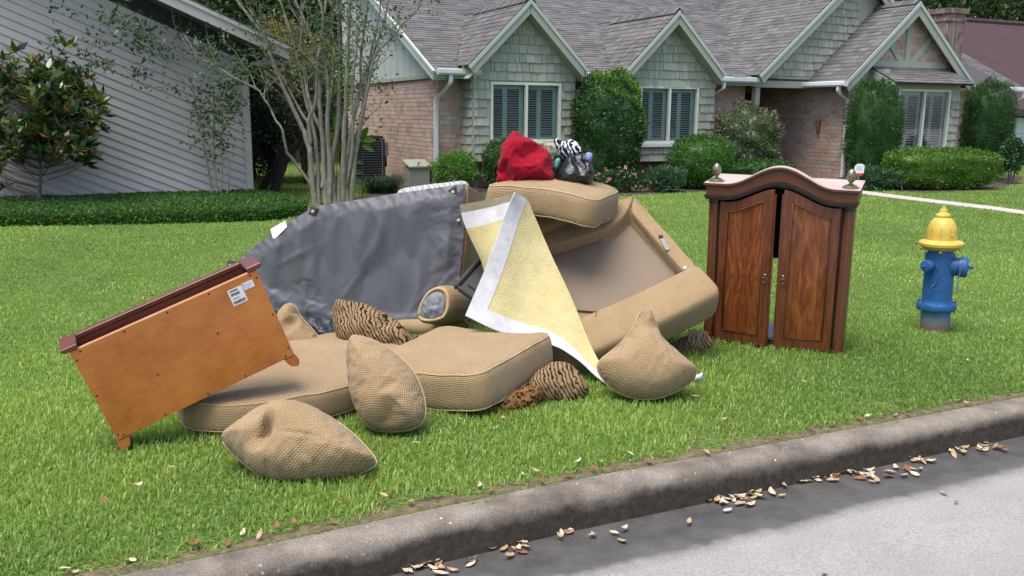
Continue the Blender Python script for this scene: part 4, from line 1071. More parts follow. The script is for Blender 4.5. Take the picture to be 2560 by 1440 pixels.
# young magnolia
mg = thing('magnolia', 'young magnolia with large glossy dark leaves in the left ground cover', 'tree', (*At(98, 500, 13.75).xy, 0))
base = Vector(mg.location); YM = 13.75; b = MB()
Q = limb(b, [At(u, v, YM)-base for u, v in ((96, 540), (98, 500), (99, 480), (101, 440), (98, 380), (100, 300), (110, 220), (120, 165))], .042, .01, 8)
b.build('trunk', BARKM, mg, smooth=60)
cl = []
for u, v, n, su, sv in ((60, 200, 10, 28, 20), (135, 185, 9, 26, 22), (20, 210, 8, 22, 30), (170, 235, 9, 22, 28), (100, 260, 14, 50, 34), (40, 290, 10, 32, 30), (140, 310, 12, 38, 26), (210, 290, 7, 24, 18), (235, 260, 3, 10, 14), (85, 340, 12, 40, 22), (30, 350, 7, 26, 18), (180, 350, 8, 26, 18), (205, 390, 4, 14, 10), (120, 385, 4, 20, 10), (20, 390, 4, 16, 10), (-10, 435, 4, 12, 12)):
    for _ in range(int(n*2.4)): cl.append(At(u+random.gauss(0, su*1.15), v+random.gauss(0, sv*1.15), YM+random.gauss(0, .38))-base)
tb = MB(); PA = []; DA = []; PB2 = []; DB2 = []
for c in cl:
    k = min(range(len(Q)), key=lambda i: (Q[i]-c).length+.6*max(0, Q[i].z-c.z+.25)); p = Q[k]
    tb.tube([p, p.lerp(c, .55)-Z*.04, c], [.011, .007, .005], 5)
    ax = ((c-p).normalized()+Z*.9).normalized()
    for j in range(11):
        a = j*2.4; s = ax.orthogonal().normalized(); s2 = ax.cross(s); d = (s*math.cos(a)+s2*math.sin(a))*(1-.05*j)+ax*(.15+.09*j)
        (PB2 if random.random() < .16 else PA).append(tuple(c-ax*.04*(j/11)+Vector((random.gauss(0, .01),)*3))); (DB2 if len(PA)+len(PB2) > len(DA)+len(DB2) and len(PB2) > len(DB2) else DA).append(tuple(d))
tb.build('branch', BARKM, mg)['kind'] = 'stuff'
leafobj('foliage', leaf_arrays(np.array(PA), np.array(DA), .175, .42, up=1.5, fold=.05), LM_MAG, mg)
leafobj('rusty_leaves', leaf_arrays(np.array(PB2), np.array(DB2), .13, .42, up=1.5, fold=.05), LM_RUST, mg)
# leaning dark trunks with a shady crown between the houses
for pts, rr, lab, y in (([(280, 1335), (380, 1120), (470, 960), (560, 800), (650, 690), (720, 560)], .09, 'dark leaning tree trunk close to the corner of the taupe house', 17.6), ([(412, 1325), (450, 1150), (520, 980), (600, 850), (690, 750), (790, 600)], .105, 'dark leaning tree trunk nearest the crape myrtle', 17.3)):
    P = [At(560+u/3.43, 120+v/3.43, y) for u, v in pts]; base = Vector((P[0].x, P[0].y, 0))
    t = thing('leaning_tree', lab, 'tree', base); b = MB(); Q = limb(b, [p-base for p in P], rr, rr*.5, 9, .01); b.build('trunk', BARKD, t, smooth=60)
    tips = []; tw = MB(); twigs(tw, Q, .6, 8, .8, .02, tips, 1, .5); tw.build('branch', BARKD, t)['kind'] = 'stuff'
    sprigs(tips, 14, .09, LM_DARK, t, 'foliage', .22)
def cloud_tree(name, label, base, trunk, clumps, mat, size, n, bark=BARKD, aspect=.45, group=None, cat='tree'):
    base = Vector((base[0], base[1], 0)); t = thing(name, label, cat, base, group=group); b = MB()
    arr = []
    for (c, r) in clumps:
        c = Vector(c)-base; k = int(n*r*r)
        a = rng.normal(size=(k, 3)); a /= np.linalg.norm(a, axis=1)[:, None]; rad = r*(1-.75*rng.random(k)**1.6)
        pos = np.array(c)+a*rad[:, None]*np.array([1, 1, .85]); d = a+.9*rng.normal(size=(k, 3))
        arr.append(leaf_arrays(pos, d, size, aspect))
        b.tube([(0, 0, 0 if trunk else c.z*.5), Vector((c.x*.3, c.y*.3, c.z*.55)), c], [trunk, trunk*.6, trunk*.2], 7)
    b.build('trunk', bark, t, smooth=60); leafobj('crown', arr, mat, t); return t
cl = [(At(u, v, y), r) for u, v, y, r in ((660, 230, 19.5, .8), (690, 320, 19.8, .75), (640, 320, 20.5, .8), (740, 240, 20, .8), (650, 400, 21, .55), (720, 180, 21, .7), (770, 320, 21, .6))]
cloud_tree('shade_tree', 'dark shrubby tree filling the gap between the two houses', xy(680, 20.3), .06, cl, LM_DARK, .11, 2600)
cl = [(At(u, v, y), r) for u, v, y, r in ((720, 110, 19.5, .55), (760, 190, 19, .5), (740, 260, 19.2, .45), (800, 130, 19.5, .45), (830, 230, 19, .38), (700, 180, 19.4, .4), (690, 75, 19.6, .4))]
cloud_tree('nandina', 'tall nandina with yellow, orange and red leaves behind the pale crape myrtle', xy(760, 19.2), .03, cl, LM_WARM, .10, 1900, aspect=.22, cat='shrub')
cl = [(At(u, v, y), r) for u, v, y, r in ((850, 190, 17.6, .34), (865, 240, 17.5, .26), (845, 140, 17.8, .28))]
cloud_tree('green_shrub', 'upright green shrub behind the pale crape myrtle stems', xy(850, 17.6), .02, cl, LM_FERN, .07, 2600, cat='shrub')
cl = [(At(u, v, y), r) for u, v, y, r in ((560, 20, 27, 2.2), (650, 40, 28, 2.2), (600, -60, 28, 2.6), (720, -20, 29, 2.4), (800, 0, 30, 2.2), (850, -90, 30, 2.6), (690, -120, 29, 2.6), (640, 180, 30, 2.4), (700, 230, 31, 2.4), (760, 170, 31, 2.3), (640, 330, 31, 2.0), (740, 330, 32, 2.0))]
cloud_tree('backyard_tree', 'tall dark tree rising behind the gap between the houses', xy(690, 29.5), .22, cl, LM_OAK, .22, 620)
for i, (uu, y, cl, lab) in enumerate(((2400, 44, [(2340, -20, 2.6), (2420, -40, 3), (2400, 5, 1.6), (2350, 30, 1.0)], 'dark oak crown with sky gaps above the chimney'), (2540, 46, [(2500, -30, 2.8), (2590, -20, 3), (2560, 5, 1.8), (2480, 10, 1.3)], 'oak crown above the maroon roof at the right edge'))):
    cloud_tree('oak_tree', lab, xy(uu, y), .35, [(At(u, v, y+random.gauss(0, 1)), r) for u, v, r in cl], LM_OAK, .24, 420)
# back fence closing the gap
bf = thing('board_fence', 'weathered board fence behind the gap between the houses', 'fence', (*At(650, 400, 27).xy, 0), (0, 0, YAW))
FB = plain('weathered_board', (.09, .08, .07), .9, .25, 8, .3, 40, rnd=.2); fbm = MB().box(0, .135, -.01, .01, 0, 1.8).mesh('board', FB)
for i in range(40): link('board', fbm, bf, Matrix.Translation((-2.5+i*.14, random.gauss(0, .004), random.gauss(0, .01))))
MB().box(-2.5, 3.1, .012, .05, .4, .49).build('rail', FB, bf); MB().box(-2.5, 3.1, .012, .05, 1.4, 1.49).build('rail', FB, bf)
# broad bright leaves beside the air conditioner
gp = thing('ginger_plant', 'plant with a few broad bright green leaves among the crape stems', 'plant', (*xy(880, 15.6).xy, 0)); base = Vector(gp.location)
for (u, v, du, dv, L) in ((842, 325, 2, -38, .32), (838, 350, -18, -22, .24), (905, 345, 14, -30, .26), (908, 352, 26, -6, .24), (906, 362, 24, 10, .22), (846, 380, 8, -24, .2), (888, 400, 16, 4, .18), (884, 432, 18, -4, .2), (884, 455, 16, 6, .18)):
    p = At(u, v, 15.6)-base; d = (At(u+du, v+dv, 15.5+random.random()*.1)-base-p).normalized()
    s = d.cross(Vector((0, -1, .25))).normalized(); nn = s.cross(d); V = []; n = 7
    for i in range(n):
        t = i/(n-1); w2 = L*.22*math.sin(math.pi*min(1, t*.92+.06))**.8; c = p+d*L*t-Z*L*.12*t*t
        V += [c-s*w2+nn*w2*.3, c-nn*.004, c+s*w2+nn*w2*.3]
    b = MB().add(V, [(3*i+j, 3*i+j+1, 3*i+j+4, 3*i+j+3) for i in range(n-1) for j in range(2)])
    b.build('leaf', LM_NEW if v < 390 else LM_BLUE, gp, smooth=180)
sm = MB()
for u in (842, 884, 906): sm.tube([At(u, 515, 15.6)-base, At(u, 430, 15.6)-base, At(u+2, 350, 15.6)-base], [.012, .01, .005], 6)
sm.build('stem', LM_FERN, gp)

# ---- low ground cover bed at the left: clipped, with a curved front edge
front = [(-420, 595), (-200, 580), (0, 566), (200, 563), (380, 560), (560, 555), (680, 551), (745, 541), (762, 528)]
back = [(-420, 540), (0, 512), (640, 495), (740, 512)]
fp = [G(u, v).xy for u, v in front]; bp = [G(u, v).xy for u, v in back]
BEDL = [(p.x, p.y) for p in fp]+[(p.x, p.y) for p in bp[::-1]]
GRASS_SKIP.append(BEDL)
n = 85000
xs = np.array([p[0] for p in BEDL]); ys = np.array([p[1] for p in BEDL])
px = rng.uniform(max(xs.min(), -11), xs.max(), n*3); py = rng.uniform(ys.min(), ys.max(), n*3)
k = inside(px, py, BEDL); px, py = px[k][:n], py[k][:n]
# distance to the bed edge gives the rounded shoulder
def edge_dist(x, y, poly):
    d = np.full(len(x), 1e9)
    for i in range(len(poly)):
        a = np.array(poly[i]); b_ = np.array(poly[(i+1) % len(poly)]); ab = b_-a; t = np.clip(((x-a[0])*ab[0]+(y-a[1])*ab[1])/(ab@ab), 0, 1)
        d = np.minimum(d, np.hypot(x-a[0]-t*ab[0], y-a[1]-t*ab[1]))
    return d
def bed_h(x, y):
    e = edge_dist(x, y, BEDL); return .15*np.clip(e/.13, 0, 1)**.5*(.88+.22*smooth_noise(x, y, .5, 9))+.02
hz = bed_h(px, py); pos = np.stack([px, py, hz-.03*rng.random(len(px))], 1)
ne = 22000; tt = rng.random(ne); L = np.array([(p.x, p.y) for p in fp]); seg = np.linspace(0, 1, len(L))
ex = np.interp(tt, seg, L[:, 0]); ey = np.interp(tt, seg, L[:, 1])
ezz = .15*rng.random(ne); pe = np.stack([ex+.02*rng.normal(size=ne), ey+.03*rng.normal(size=ne)+.06*(ezz/.15)**2, ezz], 1)
d1 = rng.normal(size=pos.shape)*.8; d1[:, 2] += .8; d2 = rng.normal(size=pe.shape)*.7; d2[:, 1] -= .8; d2[:, 2] += .3
gx_ = np.linspace(-11, xs.max(), 150); gy_ = np.linspace(ys.min(), ys.max(), 90); GX, GY = np.meshgrid(gx_, gy_); fx, fy = GX.ravel(), GY.ravel()
ins = inside(fx, fy, BEDL); hh = np.where(ins, bed_h(fx, fy)*.86, -.05)
q = np.arange(len(fx)).reshape(GX.shape); quads = np.stack([q[:-1, :-1], q[:-1, 1:], q[1:, 1:], q[1:, :-1]], -1).reshape(-1, 4)
keep = ins[quads].any(1); quads = quads[keep]; tris = np.concatenate([quads[:, [0, 1, 2]], quads[:, [0, 2, 3]]])
gc = leafobj('ground_cover', [leaf_arrays(pos, d1, .036, .6), leaf_arrays(pe, d2, .036, .6), (np.stack([fx, fy, hh], 1).astype(np.float32), tris)], LM_COVER)
tag(gc, 'low clipped glossy ground cover filling the bed before the taupe house', 'ground cover', kind='stuff')
# ================================================================= THE PILE OF FURNITURE
# --- fabrics
m = NT('tan_knit'); co = m.coord(); uv = m.n('UVMap').outputs[0]
wobv = m.n('VectorMath', _operation='SCALE'); m.l(m.n('TexNoise', Scale=26.0, Detail=3.0).outputs['Color'], wobv.inputs[0]); m.t.nodes[-1]; wobv.inputs['Scale'].default_value = .006
for nd2 in m.t.nodes:
    if nd2.type == 'TEX_NOISE': m.l(uv, nd2.inputs['Vector'])
ad = m.n('VectorMath', _operation='ADD'); m.l(uv, ad.inputs[0]); m.l(wobv.outputs[0], ad.inputs[1])
sx_ = m.n('SeparateXYZ'); m.l(ad.outputs[0], sx_.inputs[0])
PA, PB_ = 2*math.pi/.0104, 2*math.pi/.0080
su = m.math('SINE', m.math('ADD', m.math('MULTIPLY', sx_.outputs[0], PA), m.math('MULTIPLY', m.math('SINE', m.math('MULTIPLY', sx_.outputs[1], PB_*.5)), 1.2)))
sv = m.math('SINE', m.math('MULTIPLY', sx_.outputs[1], PB_))
h_ = m.math('MULTIPLY', m.math('ADD', su, 1.0), m.math('ADD', sv, 1.0))          # 0..4, stitch tops
hole = m.fl(m.math('MULTIPLY', h_, .25), [(.03, 1), (.30, 0)])
big = m.ramp(m.noise(co, 5, 5), [(.3, (.41, .30, .163)), (.7, (.52, .395, .23))])
mott = m.fl(m.noise(uv, 170, 3, .7), [(.36, 1), (.60, 0)])
c = m.mix(m.math('MULTIPLY', hole, .72), big, (.15, .085, .035)); c = m.mix(m.math('MULTIPLY', mott, .35), c, (.22, .14, .065))
m.set(Base__Color=c, Roughness=.95, Specular__IOR__Level=.1, Sheen__Weight=.12, Sheen__Roughness=.5)
m.bump(h_, .5, .003)
TAN = m.m
m = NT('brown_deck_cloth'); co = m.coord()
m.set(Base__Color=m.mix(m.fl(m.noise(co, 7, 5), [(.55, 0), (.75, .4)]), (.20, .155, .112), (.25, .205, .16)), Roughness=.85, Specular__IOR__Level=.2); m.bump(m.noise(co, 5, 3), .25, .03)
DECK = m.m
m = NT('grey_dust_cover'); co = m.coord()
n1 = m.noise(co, 3.0, 5)
c = m.ramp(n1, [(.3, (.062, .065, .073)), (.7, (.098, .102, .113))])
st = m.fl(m.noise(co, 1.7, 6, .7), [(.62, 0), (.72, .6)]); c = m.mix(st, c, (.10, .085, .075))
m.set(Base__Color=c, Roughness=.5, Specular__IOR__Level=.4, Sheen__Weight=.1)
m.bump(m.noise(m.coord(scale=(1, 1, .5)), 60, 4, .6, 1.0), .15, .004)
DUST = m.m
def animal(name, base, dark, scale, dist, thr, sc=(1, 1, 1), rot=(0, 0, 0)):
    m = NT(name); co = m.coord(scale=sc, rot=rot)
    w_ = m.n('TexWave', Scale=scale, Distortion=dist, Detail=2.0); w_.inputs['Detail Scale'].default_value = 1.4; w_.inputs['Detail Roughness'].default_value = .62; m.l(co, w_.inputs[0])
    k = m.fl(w_.outputs['Fac'], [(thr, 1), (thr+.05, 0)])
    m.set(Base__Color=m.mix(k, m.mix(m.noise(m.coord(), 9, 4), tuple(x*.75 for x in base), base), dark), Roughness=.9, Specular__IOR__Level=.12)
    m.bump(m.noise(m.coord(), 220, 2), .4, .003); return m.m
TIGER = animal('tiger_stripe_cloth', (.275, .185, .098), (.016, .012, .009), 17, 6, .26, rot=(.2, .5, .3))
ZEBRA = animal('zebra_stripe_cloth', (.72, .73, .76), (.012, .013, .02), 12, 7, .52, rot=(.4, .2, .6))
m = NT('leopard_cloth'); v1 = m.n('TexVoronoi', Scale=52.0); m.l(m.coord(), v1.inputs[0]); d = v1.outputs['Distance']
ring = m.fl(d, [(.22, 0), (.28, 1), (.50, 1), (.56, 0)]); sel = m.fl(m.noise(m.coord(), 60, 1), [(.42, 0), (.46, 1)])
m.set(Base__Color=m.mix(m.math('MULTIPLY', ring, sel), (.21, .11, .04), (.012, .008, .005)), Roughness=.9, Specular__IOR__Level=.1); LEOP = m.m
m = NT('camouflage_cloth'); n1 = m.noise(m.coord(), 11, 3)
m.set(Base__Color=m.ramp(n1, [(0, (.05, .055, .03)), (.40, (.16, .17, .10)), (.52, (.36, .33, .22)), (.62, (.09, .10, .05))], 'CONSTANT'), Roughness=.9); CAMO = m.m
m = NT('gingham_cloth'); ck = m.n('TexChecker', Scale=62.0); m.l(m.coord(), ck.inputs[0]); ck.inputs[1].default_value = (.56, .56, .54, 1); ck.inputs[2].default_value = (.2, .2, .205, 1)
ck2 = m.n('TexChecker', Scale=92.0); m.l(m.coord(), ck2.inputs[0]); ck2.inputs[1].default_value = (1, 1, 1, 1); ck2.inputs[2].default_value = (.75, .75, .75, 1)
m.set(Base__Color=m.mix(1, ck.outputs[0], ck2.outputs[0], 'MULTIPLY'), Roughness=.9); GING = m.m
m = NT('red_fleece'); co = m.coord(); m.set(Base__Color=m.ramp(m.noise(co, 60, 4, .8), [(.3, (.16, .003, .010)), (.7, (.33, .006, .022))]), Roughness=.95, Sheen__Weight=.06, Specular__IOR__Level=.1); m.bump(m.noise(co, 160, 3), .7, .006); RED = m.m
m = NT('black_bag_plastic'); co = m.coord(); m.set(Base__Color=(.009, .010, .013, 1), Roughness=.22, Specular__IOR__Level=.55)
m.bump(m.noise(co, 16, 4, .6, 2.0), .5, .02); BAG = m.m
m = NT('rug_backing'); co = m.coord(); n1 = m.noise(co, 6, 6, .7)
c = m.ramp(n1, [(.3, (.45, .38, .18)), (.55, (.53, .46, .24)), (.75, (.585, .52, .30))])
v1 = m.n('TexVoronoi', Scale=95.0); m.l(co, v1.inputs[0]); c = m.mix(m.fl(v1.outputs['Distance'], [(.35, 0), (.7, .35)]), c, (.37, .31, .13))
c = m.mix(m.fl(m.noise(co, 4, 7, .75), [(.60, 0), (.75, .6)]), c, (.33, .25, .085))
m.set(Base__Color=c, Roughness=.95, Specular__IOR__Level=.08); m.bump(v1.outputs['Distance'], .5, .004); RUGB = m.m
m = NT('rug_border_tape'); co = m.coord(); m.set(Base__Color=m.ramp(m.noise(co, 13, 7, .75), [(.3, (.42, .42, .42)), (.5, (.52, .52, .52)), (.7, (.58, .58, .575))]), Roughness=.9, Specular__IOR__Level=.1); m.bump(m.noise(co, 140, 3), .6, .004); RUGW = m.m
RUGP = plain('rug_pile_olive', (.21, .185, .115), .95, .2, 9, .6, 160)

# --- soft-shape builders
def rect(x0, x1, y0, y1, r):
    P = []
    for cx, cy, a0 in ((x1-r, y0+r, -90), (x1-r, y1-r, 0), (x0+r, y1-r, 90), (x0+r, y0+r, 180)):
        P += [(cx+r*math.cos(R(a0+k*15)), cy+r*math.sin(R(a0+k*15))) for k in range(7)]
    return P

def chaikin(P, it=2, keep=()):
    P = [np.array(p, float) for p in P]
    for _ in range(it):
        Q = []
        for i, p in enumerate(P):
            n = P[(i+1) % len(P)]; Q += [p*.78+n*.22, p*.22+n*.78]
        P = Q
    return P
def resample(P, n):
    P = np.array(P); C = np.vstack([P, P[:1]]); d = np.r_[0, np.cumsum(np.linalg.norm(np.diff(C, axis=0), axis=1))]
    t = np.linspace(0, d[-1], n, endpoint=False); return np.stack([np.interp(t, d, C[:, k]) for k in range(P.shape[1])], 1)
def fbm(p, s, o=3):
    return mnoise.fractal(Vector(p)*s, 1.0, 2.0, o)
def inflate(name, outline, yc, normal, df, db, mat, parent=None, loc=None, it=2, n=110, K=20, q=.55, pw=2.3, wr=.006, ws=9, dents=(), folds=None, cpx=None, seed=0, creases=()):
    """a stuffed lump whose rim is the traced outline, at depth yc, lying in the plane with this normal; df/db = bulge to front/back"""
    px = resample(chaikin(outline, it), n); c2 = np.array(cpx if cpx is not None else px.mean(0))
    nv = Vector(normal).normalized(); c3 = At(c2[0], c2[1], yc)
    def pl(u, v):
        d = Vector(ray(u, v)); return Vector(CP)+d*((c3-Vector(CP)).dot(nv)/d.dot(nv))
    rim = [pl(*p) for p in px]
    base = loc if loc is not None else Vector((c3.x, c3.y, 0))
    V = []; F_ = []
    ss = [math.sin(math.pi/2*(i/K))**1.0 for i in range(K, 0, -1)]
    dn = [(pl(u, v), r, dd) for u, v, r, dd in dents]
    cr = [([pl(u, v) for u, v in L], w_, d_) for L, w_, d_ in creases]
    def crease(p):
        t = 0.0
        for L, w_, d_ in cr:
            best = 1e9; along = 0
            for a_, b_ in zip(L[:-1], L[1:]):
                ab = b_-a_; k = max(0, min(1, (p-a_).dot(ab)/ab.length_squared)); best = min(best, (p-a_-ab*k).length)
            x = best/w_
            if x < 4: t -= d_*(math.exp(-x*x)-.55*math.exp(-(x-1.7)**2*1.4))
        return t
    def pt(i, s, side):
        p = c3.lerp(rim[i], s); h = (1-s**pw)**q if s < 1 else 0
        o = nv*(df if side > 0 else -db)*h
        w_ = wr*(min(1, 6*(1-s))+.25)
        p2 = p+o; off = fbm(p2+Vector((seed*3.1, 0, 0)), ws)*w_
        if folds: off += folds(p2, s)*min(1, 5*(1-s)+.1)
        if side > 0:
            for dp, r, dd in dn:
                k = (p-dp).length/r
                if k < 1: off -= dd*(1-k*k)**2
            if cr and s < 1: off += crease(p)*min(1, 6*(1-s)+.3)
        return p2+nv*off*(1 if side > 0 else -1)-base
    nr = n
    V += [pt(i, 1, 1) for i in range(nr)]
    rows = [list(range(nr))]
    for side in (1, -1):
        prev = rows[0]
        for s in ss[1:]+[0.0]:
            if s == 0:
                V.append(pt(0, 0, side)); k = len(V)-1
                F_ += [(prev[i], prev[(i+1) % nr], k) if side > 0 else (prev[(i+1) % nr], prev[i], k) for i in range(nr)]
            else:
                o = len(V); V += [pt(i, s, side) for i in range(nr)]; cur = list(range(o, o+nr))
                F_ += [(prev[i], prev[(i+1) % nr], cur[(i+1) % nr], cur[i]) if side > 0 else (prev[(i+1) % nr], prev[i], cur[i], cur[(i+1) % nr]) for i in range(nr)]
                prev = cur
    b = MB().add(V, F_); me = b.mesh(name, mat, smooth=180); o = link(name, me, parent)
    ax_ = nv.cross(Vector((.2, .1, 1))).normalized(); ay_ = nv.cross(ax_); ra = seed*.7
    put_uv(me, [((p.dot(ax_))*math.cos(ra)-(p.dot(ay_))*math.sin(ra), (p.dot(ax_))*math.sin(ra)+(p.dot(ay_))*math.cos(ra)) for p in V])
    if parent is None: o.location = base
    o['_rim'] = 0; del o['_rim']
    return o, [r-base for r in rim]
def put_uv(me, uvs):
    L = me.uv_layers.new(name='UVMap'); idx = np.empty(len(me.loops), np.int32); me.loops.foreach_get('vertex_index', idx)
    L.data.foreach_set('uv', np.array(uvs, np.float32)[idx].ravel())
def rim_piping(o, rim, r, mat, name='seam'):
    MB().tube(list(rim)+[rim[0]], r, 6).build(name, mat, o, smooth=180)
def cushion(name, outline, T, mat, edge=.06, bulge=.02, parent=None, M=None, it=3, n=120, wr=.006, ws=7, piping=True, deform=None, seed=0, pip=.004, e=.62):
    """box cushion over a 2-D outline, z from 0 to T, rounded sides with piping"""
    P = resample(chaikin(outline, it), n); c = P.mean(0); T2 = T/2
    tang = np.roll(P, -1, 0)-np.roll(P, 1, 0); nrm = np.stack([tang[:, 1], -tang[:, 0]], 1); nrm /= np.linalg.norm(nrm, axis=1)[:, None]
    ar = sum(P[i][0]*P[(i+1) % n][1]-P[(i+1) % n][0]*P[i][1] for i in range(n))
    if ar < 0: nrm = -nrm
    rings = []
    inn = P-nrm*edge
    for s in (.04, .25, .45, .62, .76, .87, .95): rings.append((c+(inn-c)*s, -T2-bulge*(1-s**2.5)))
    for a in range(-90, 91, 15):
        ca, sa = math.cos(R(a)), math.sin(R(a)); rings.append((inn+nrm*edge*abs(ca)**e, T2*math.copysign(abs(sa)**e, sa)))
    for s in (.95, .87, .76, .62, .45, .25, .04): rings.append((c+(inn-c)*s, T2+bulge*(1-s**2.5)))
    V = []
    def fin(x, y, z):
        p = Vector((x, y, z+T2)); k = wr*fbm(p+Vector((seed*5.3, seed, 0)), ws); p = p+Vector((0, 0, k if z > 0 else -k))+Vector((k*.5, k*.5, 0))
        if deform: p = deform(p)
        return M @ p if M is not None else p
    for q, z in rings: V += [fin(x, y, z) for x, y in q]
    m_ = len(rings); Fs = [(i*n+j, i*n+(j+1) % n, (i+1)*n+(j+1) % n, (i+1)*n+j) for i in range(m_-1) for j in range(n)]
    Fs += [tuple(range(n-1, -1, -1)), tuple(range((m_-1)*n, m_*n))]
    o = MB().add(V, Fs).build(name, mat, parent, smooth=180)
    U = []; run = np.zeros(n); prev = None
    for q, z in rings[::-1]:
        q = np.array(q)
        if prev is not None: run = run+np.maximum(0, np.sqrt(((q-prev[0])**2).sum(1)+(z-prev[1])**2)-np.sqrt(((q-prev[0])**2).sum(1)))
        prev = (q, z); ext = (q-c); ln_ = np.linalg.norm(ext, axis=1)[:, None]+1e-6
        U.append(q+ext/ln_*run[:, None])
    put_uv(o.data, np.concatenate(U[::-1]))
    if piping:
        for a in (-52, 52):
            ca, sa = math.cos(R(a)), math.sin(R(a)); q = inn+nrm*(edge*abs(ca)**e+.001)
            z = T2*math.copysign(abs(sa)**e, sa); L = [fin(x, y, z) for x, y in q]
            MB().tube(L+[L[0]], pip, 6).build('piping', mat, o, smooth=180)
    return o

# --- cloth: covers are slightly larger than what they cover and settle into folds
from mathutils.geometry import delaunay_2d_cdt
def tri_region(outline, sp):
    P = np.array(outline); mn = P.min(0); mx = P.max(0); n = len(P)
    q = np.roll(P, -1, 0)-np.roll(P, 1, 0)
    if sum(P[i][0]*P[(i+1) % n][1]-P[(i+1) % n][0]*P[i][1] for i in range(n)) < 0: P = P[::-1]
    gx_, gy_ = [], []
    for j in range(int((mx[1]-mn[1])/(sp*.866))+1):
        y = mn[1]+(j+.5)*sp*.866
        xs_ = np.arange(mn[0]+(sp*.5 if j % 2 else 0), mx[0], sp); gx_.append(xs_); gy_.append(np.full(len(xs_), y))
    gx_ = np.concatenate(gx_); gy_ = np.concatenate(gy_); k = inside(gx_, gy_, [tuple(p) for p in P]); gx_, gy_ = gx_[k], gy_[k]
    d = np.min(np.hypot(gx_[:, None]-P[None, :, 0], gy_[:, None]-P[None, :, 1]), 1); k = d > sp*.55
    pts = [tuple(p) for p in P]+list(zip(gx_[k], gy_[k]))
    r = delaunay_2d_cdt([Vector(p) for p in pts], [], [list(range(n))], 1, 1e-6)
    return np.array([tuple(v) for v in r[0]]), [tuple(f) for f in r[2]], n, P
def settle(V, Fs, pins, shrink=-.1, pressure=3.0, bend=.05, gravity=0.0, frames=28, stiff=20):
    sc = bpy.data.scenes.new('settling'); me = bpy.data.meshes.new('settling'); me.from_pydata([tuple(p) for p in V], [], Fs)
    o = bpy.data.objects.new('settling', me); sc.collection.objects.link(o)
    vg = o.vertex_groups.new(name='pin'); vg.add([int(i) for i in pins], 1.0, 'REPLACE')
    md = o.modifiers.new('cloth', 'CLOTH'); c = md.settings
    c.quality = 5; c.mass = .2; c.tension_stiffness = stiff; c.compression_stiffness = stiff; c.shear_stiffness = stiff*.4; c.bending_stiffness = bend
    c.tension_damping = 5; c.compression_damping = 5; c.shear_damping = 5; c.bending_damping = .5; c.air_damping = 2
    if pressure: c.use_pressure = True; c.uniform_pressure_force = pressure
    c.shrink_min = shrink; c.shrink_max = shrink; c.vertex_group_mass = 'pin'; c.effector_weights.gravity = gravity
    md.collision_settings.use_collision = False; md.point_cache.frame_start = 1; md.point_cache.frame_end = frames+2
    for f in range(1, frames+1): sc.frame_set(f)
    dg = sc.view_layers[0].depsgraph; e = o.evaluated_get(dg).data
    co = np.empty(len(e.vertices)*3, np.float32); e.vertices.foreach_get('co', co); co = co.reshape(-1, 3).copy()
    bpy.data.objects.remove(o); bpy.data.scenes.remove(sc); bpy.data.meshes.remove(me)
    return co
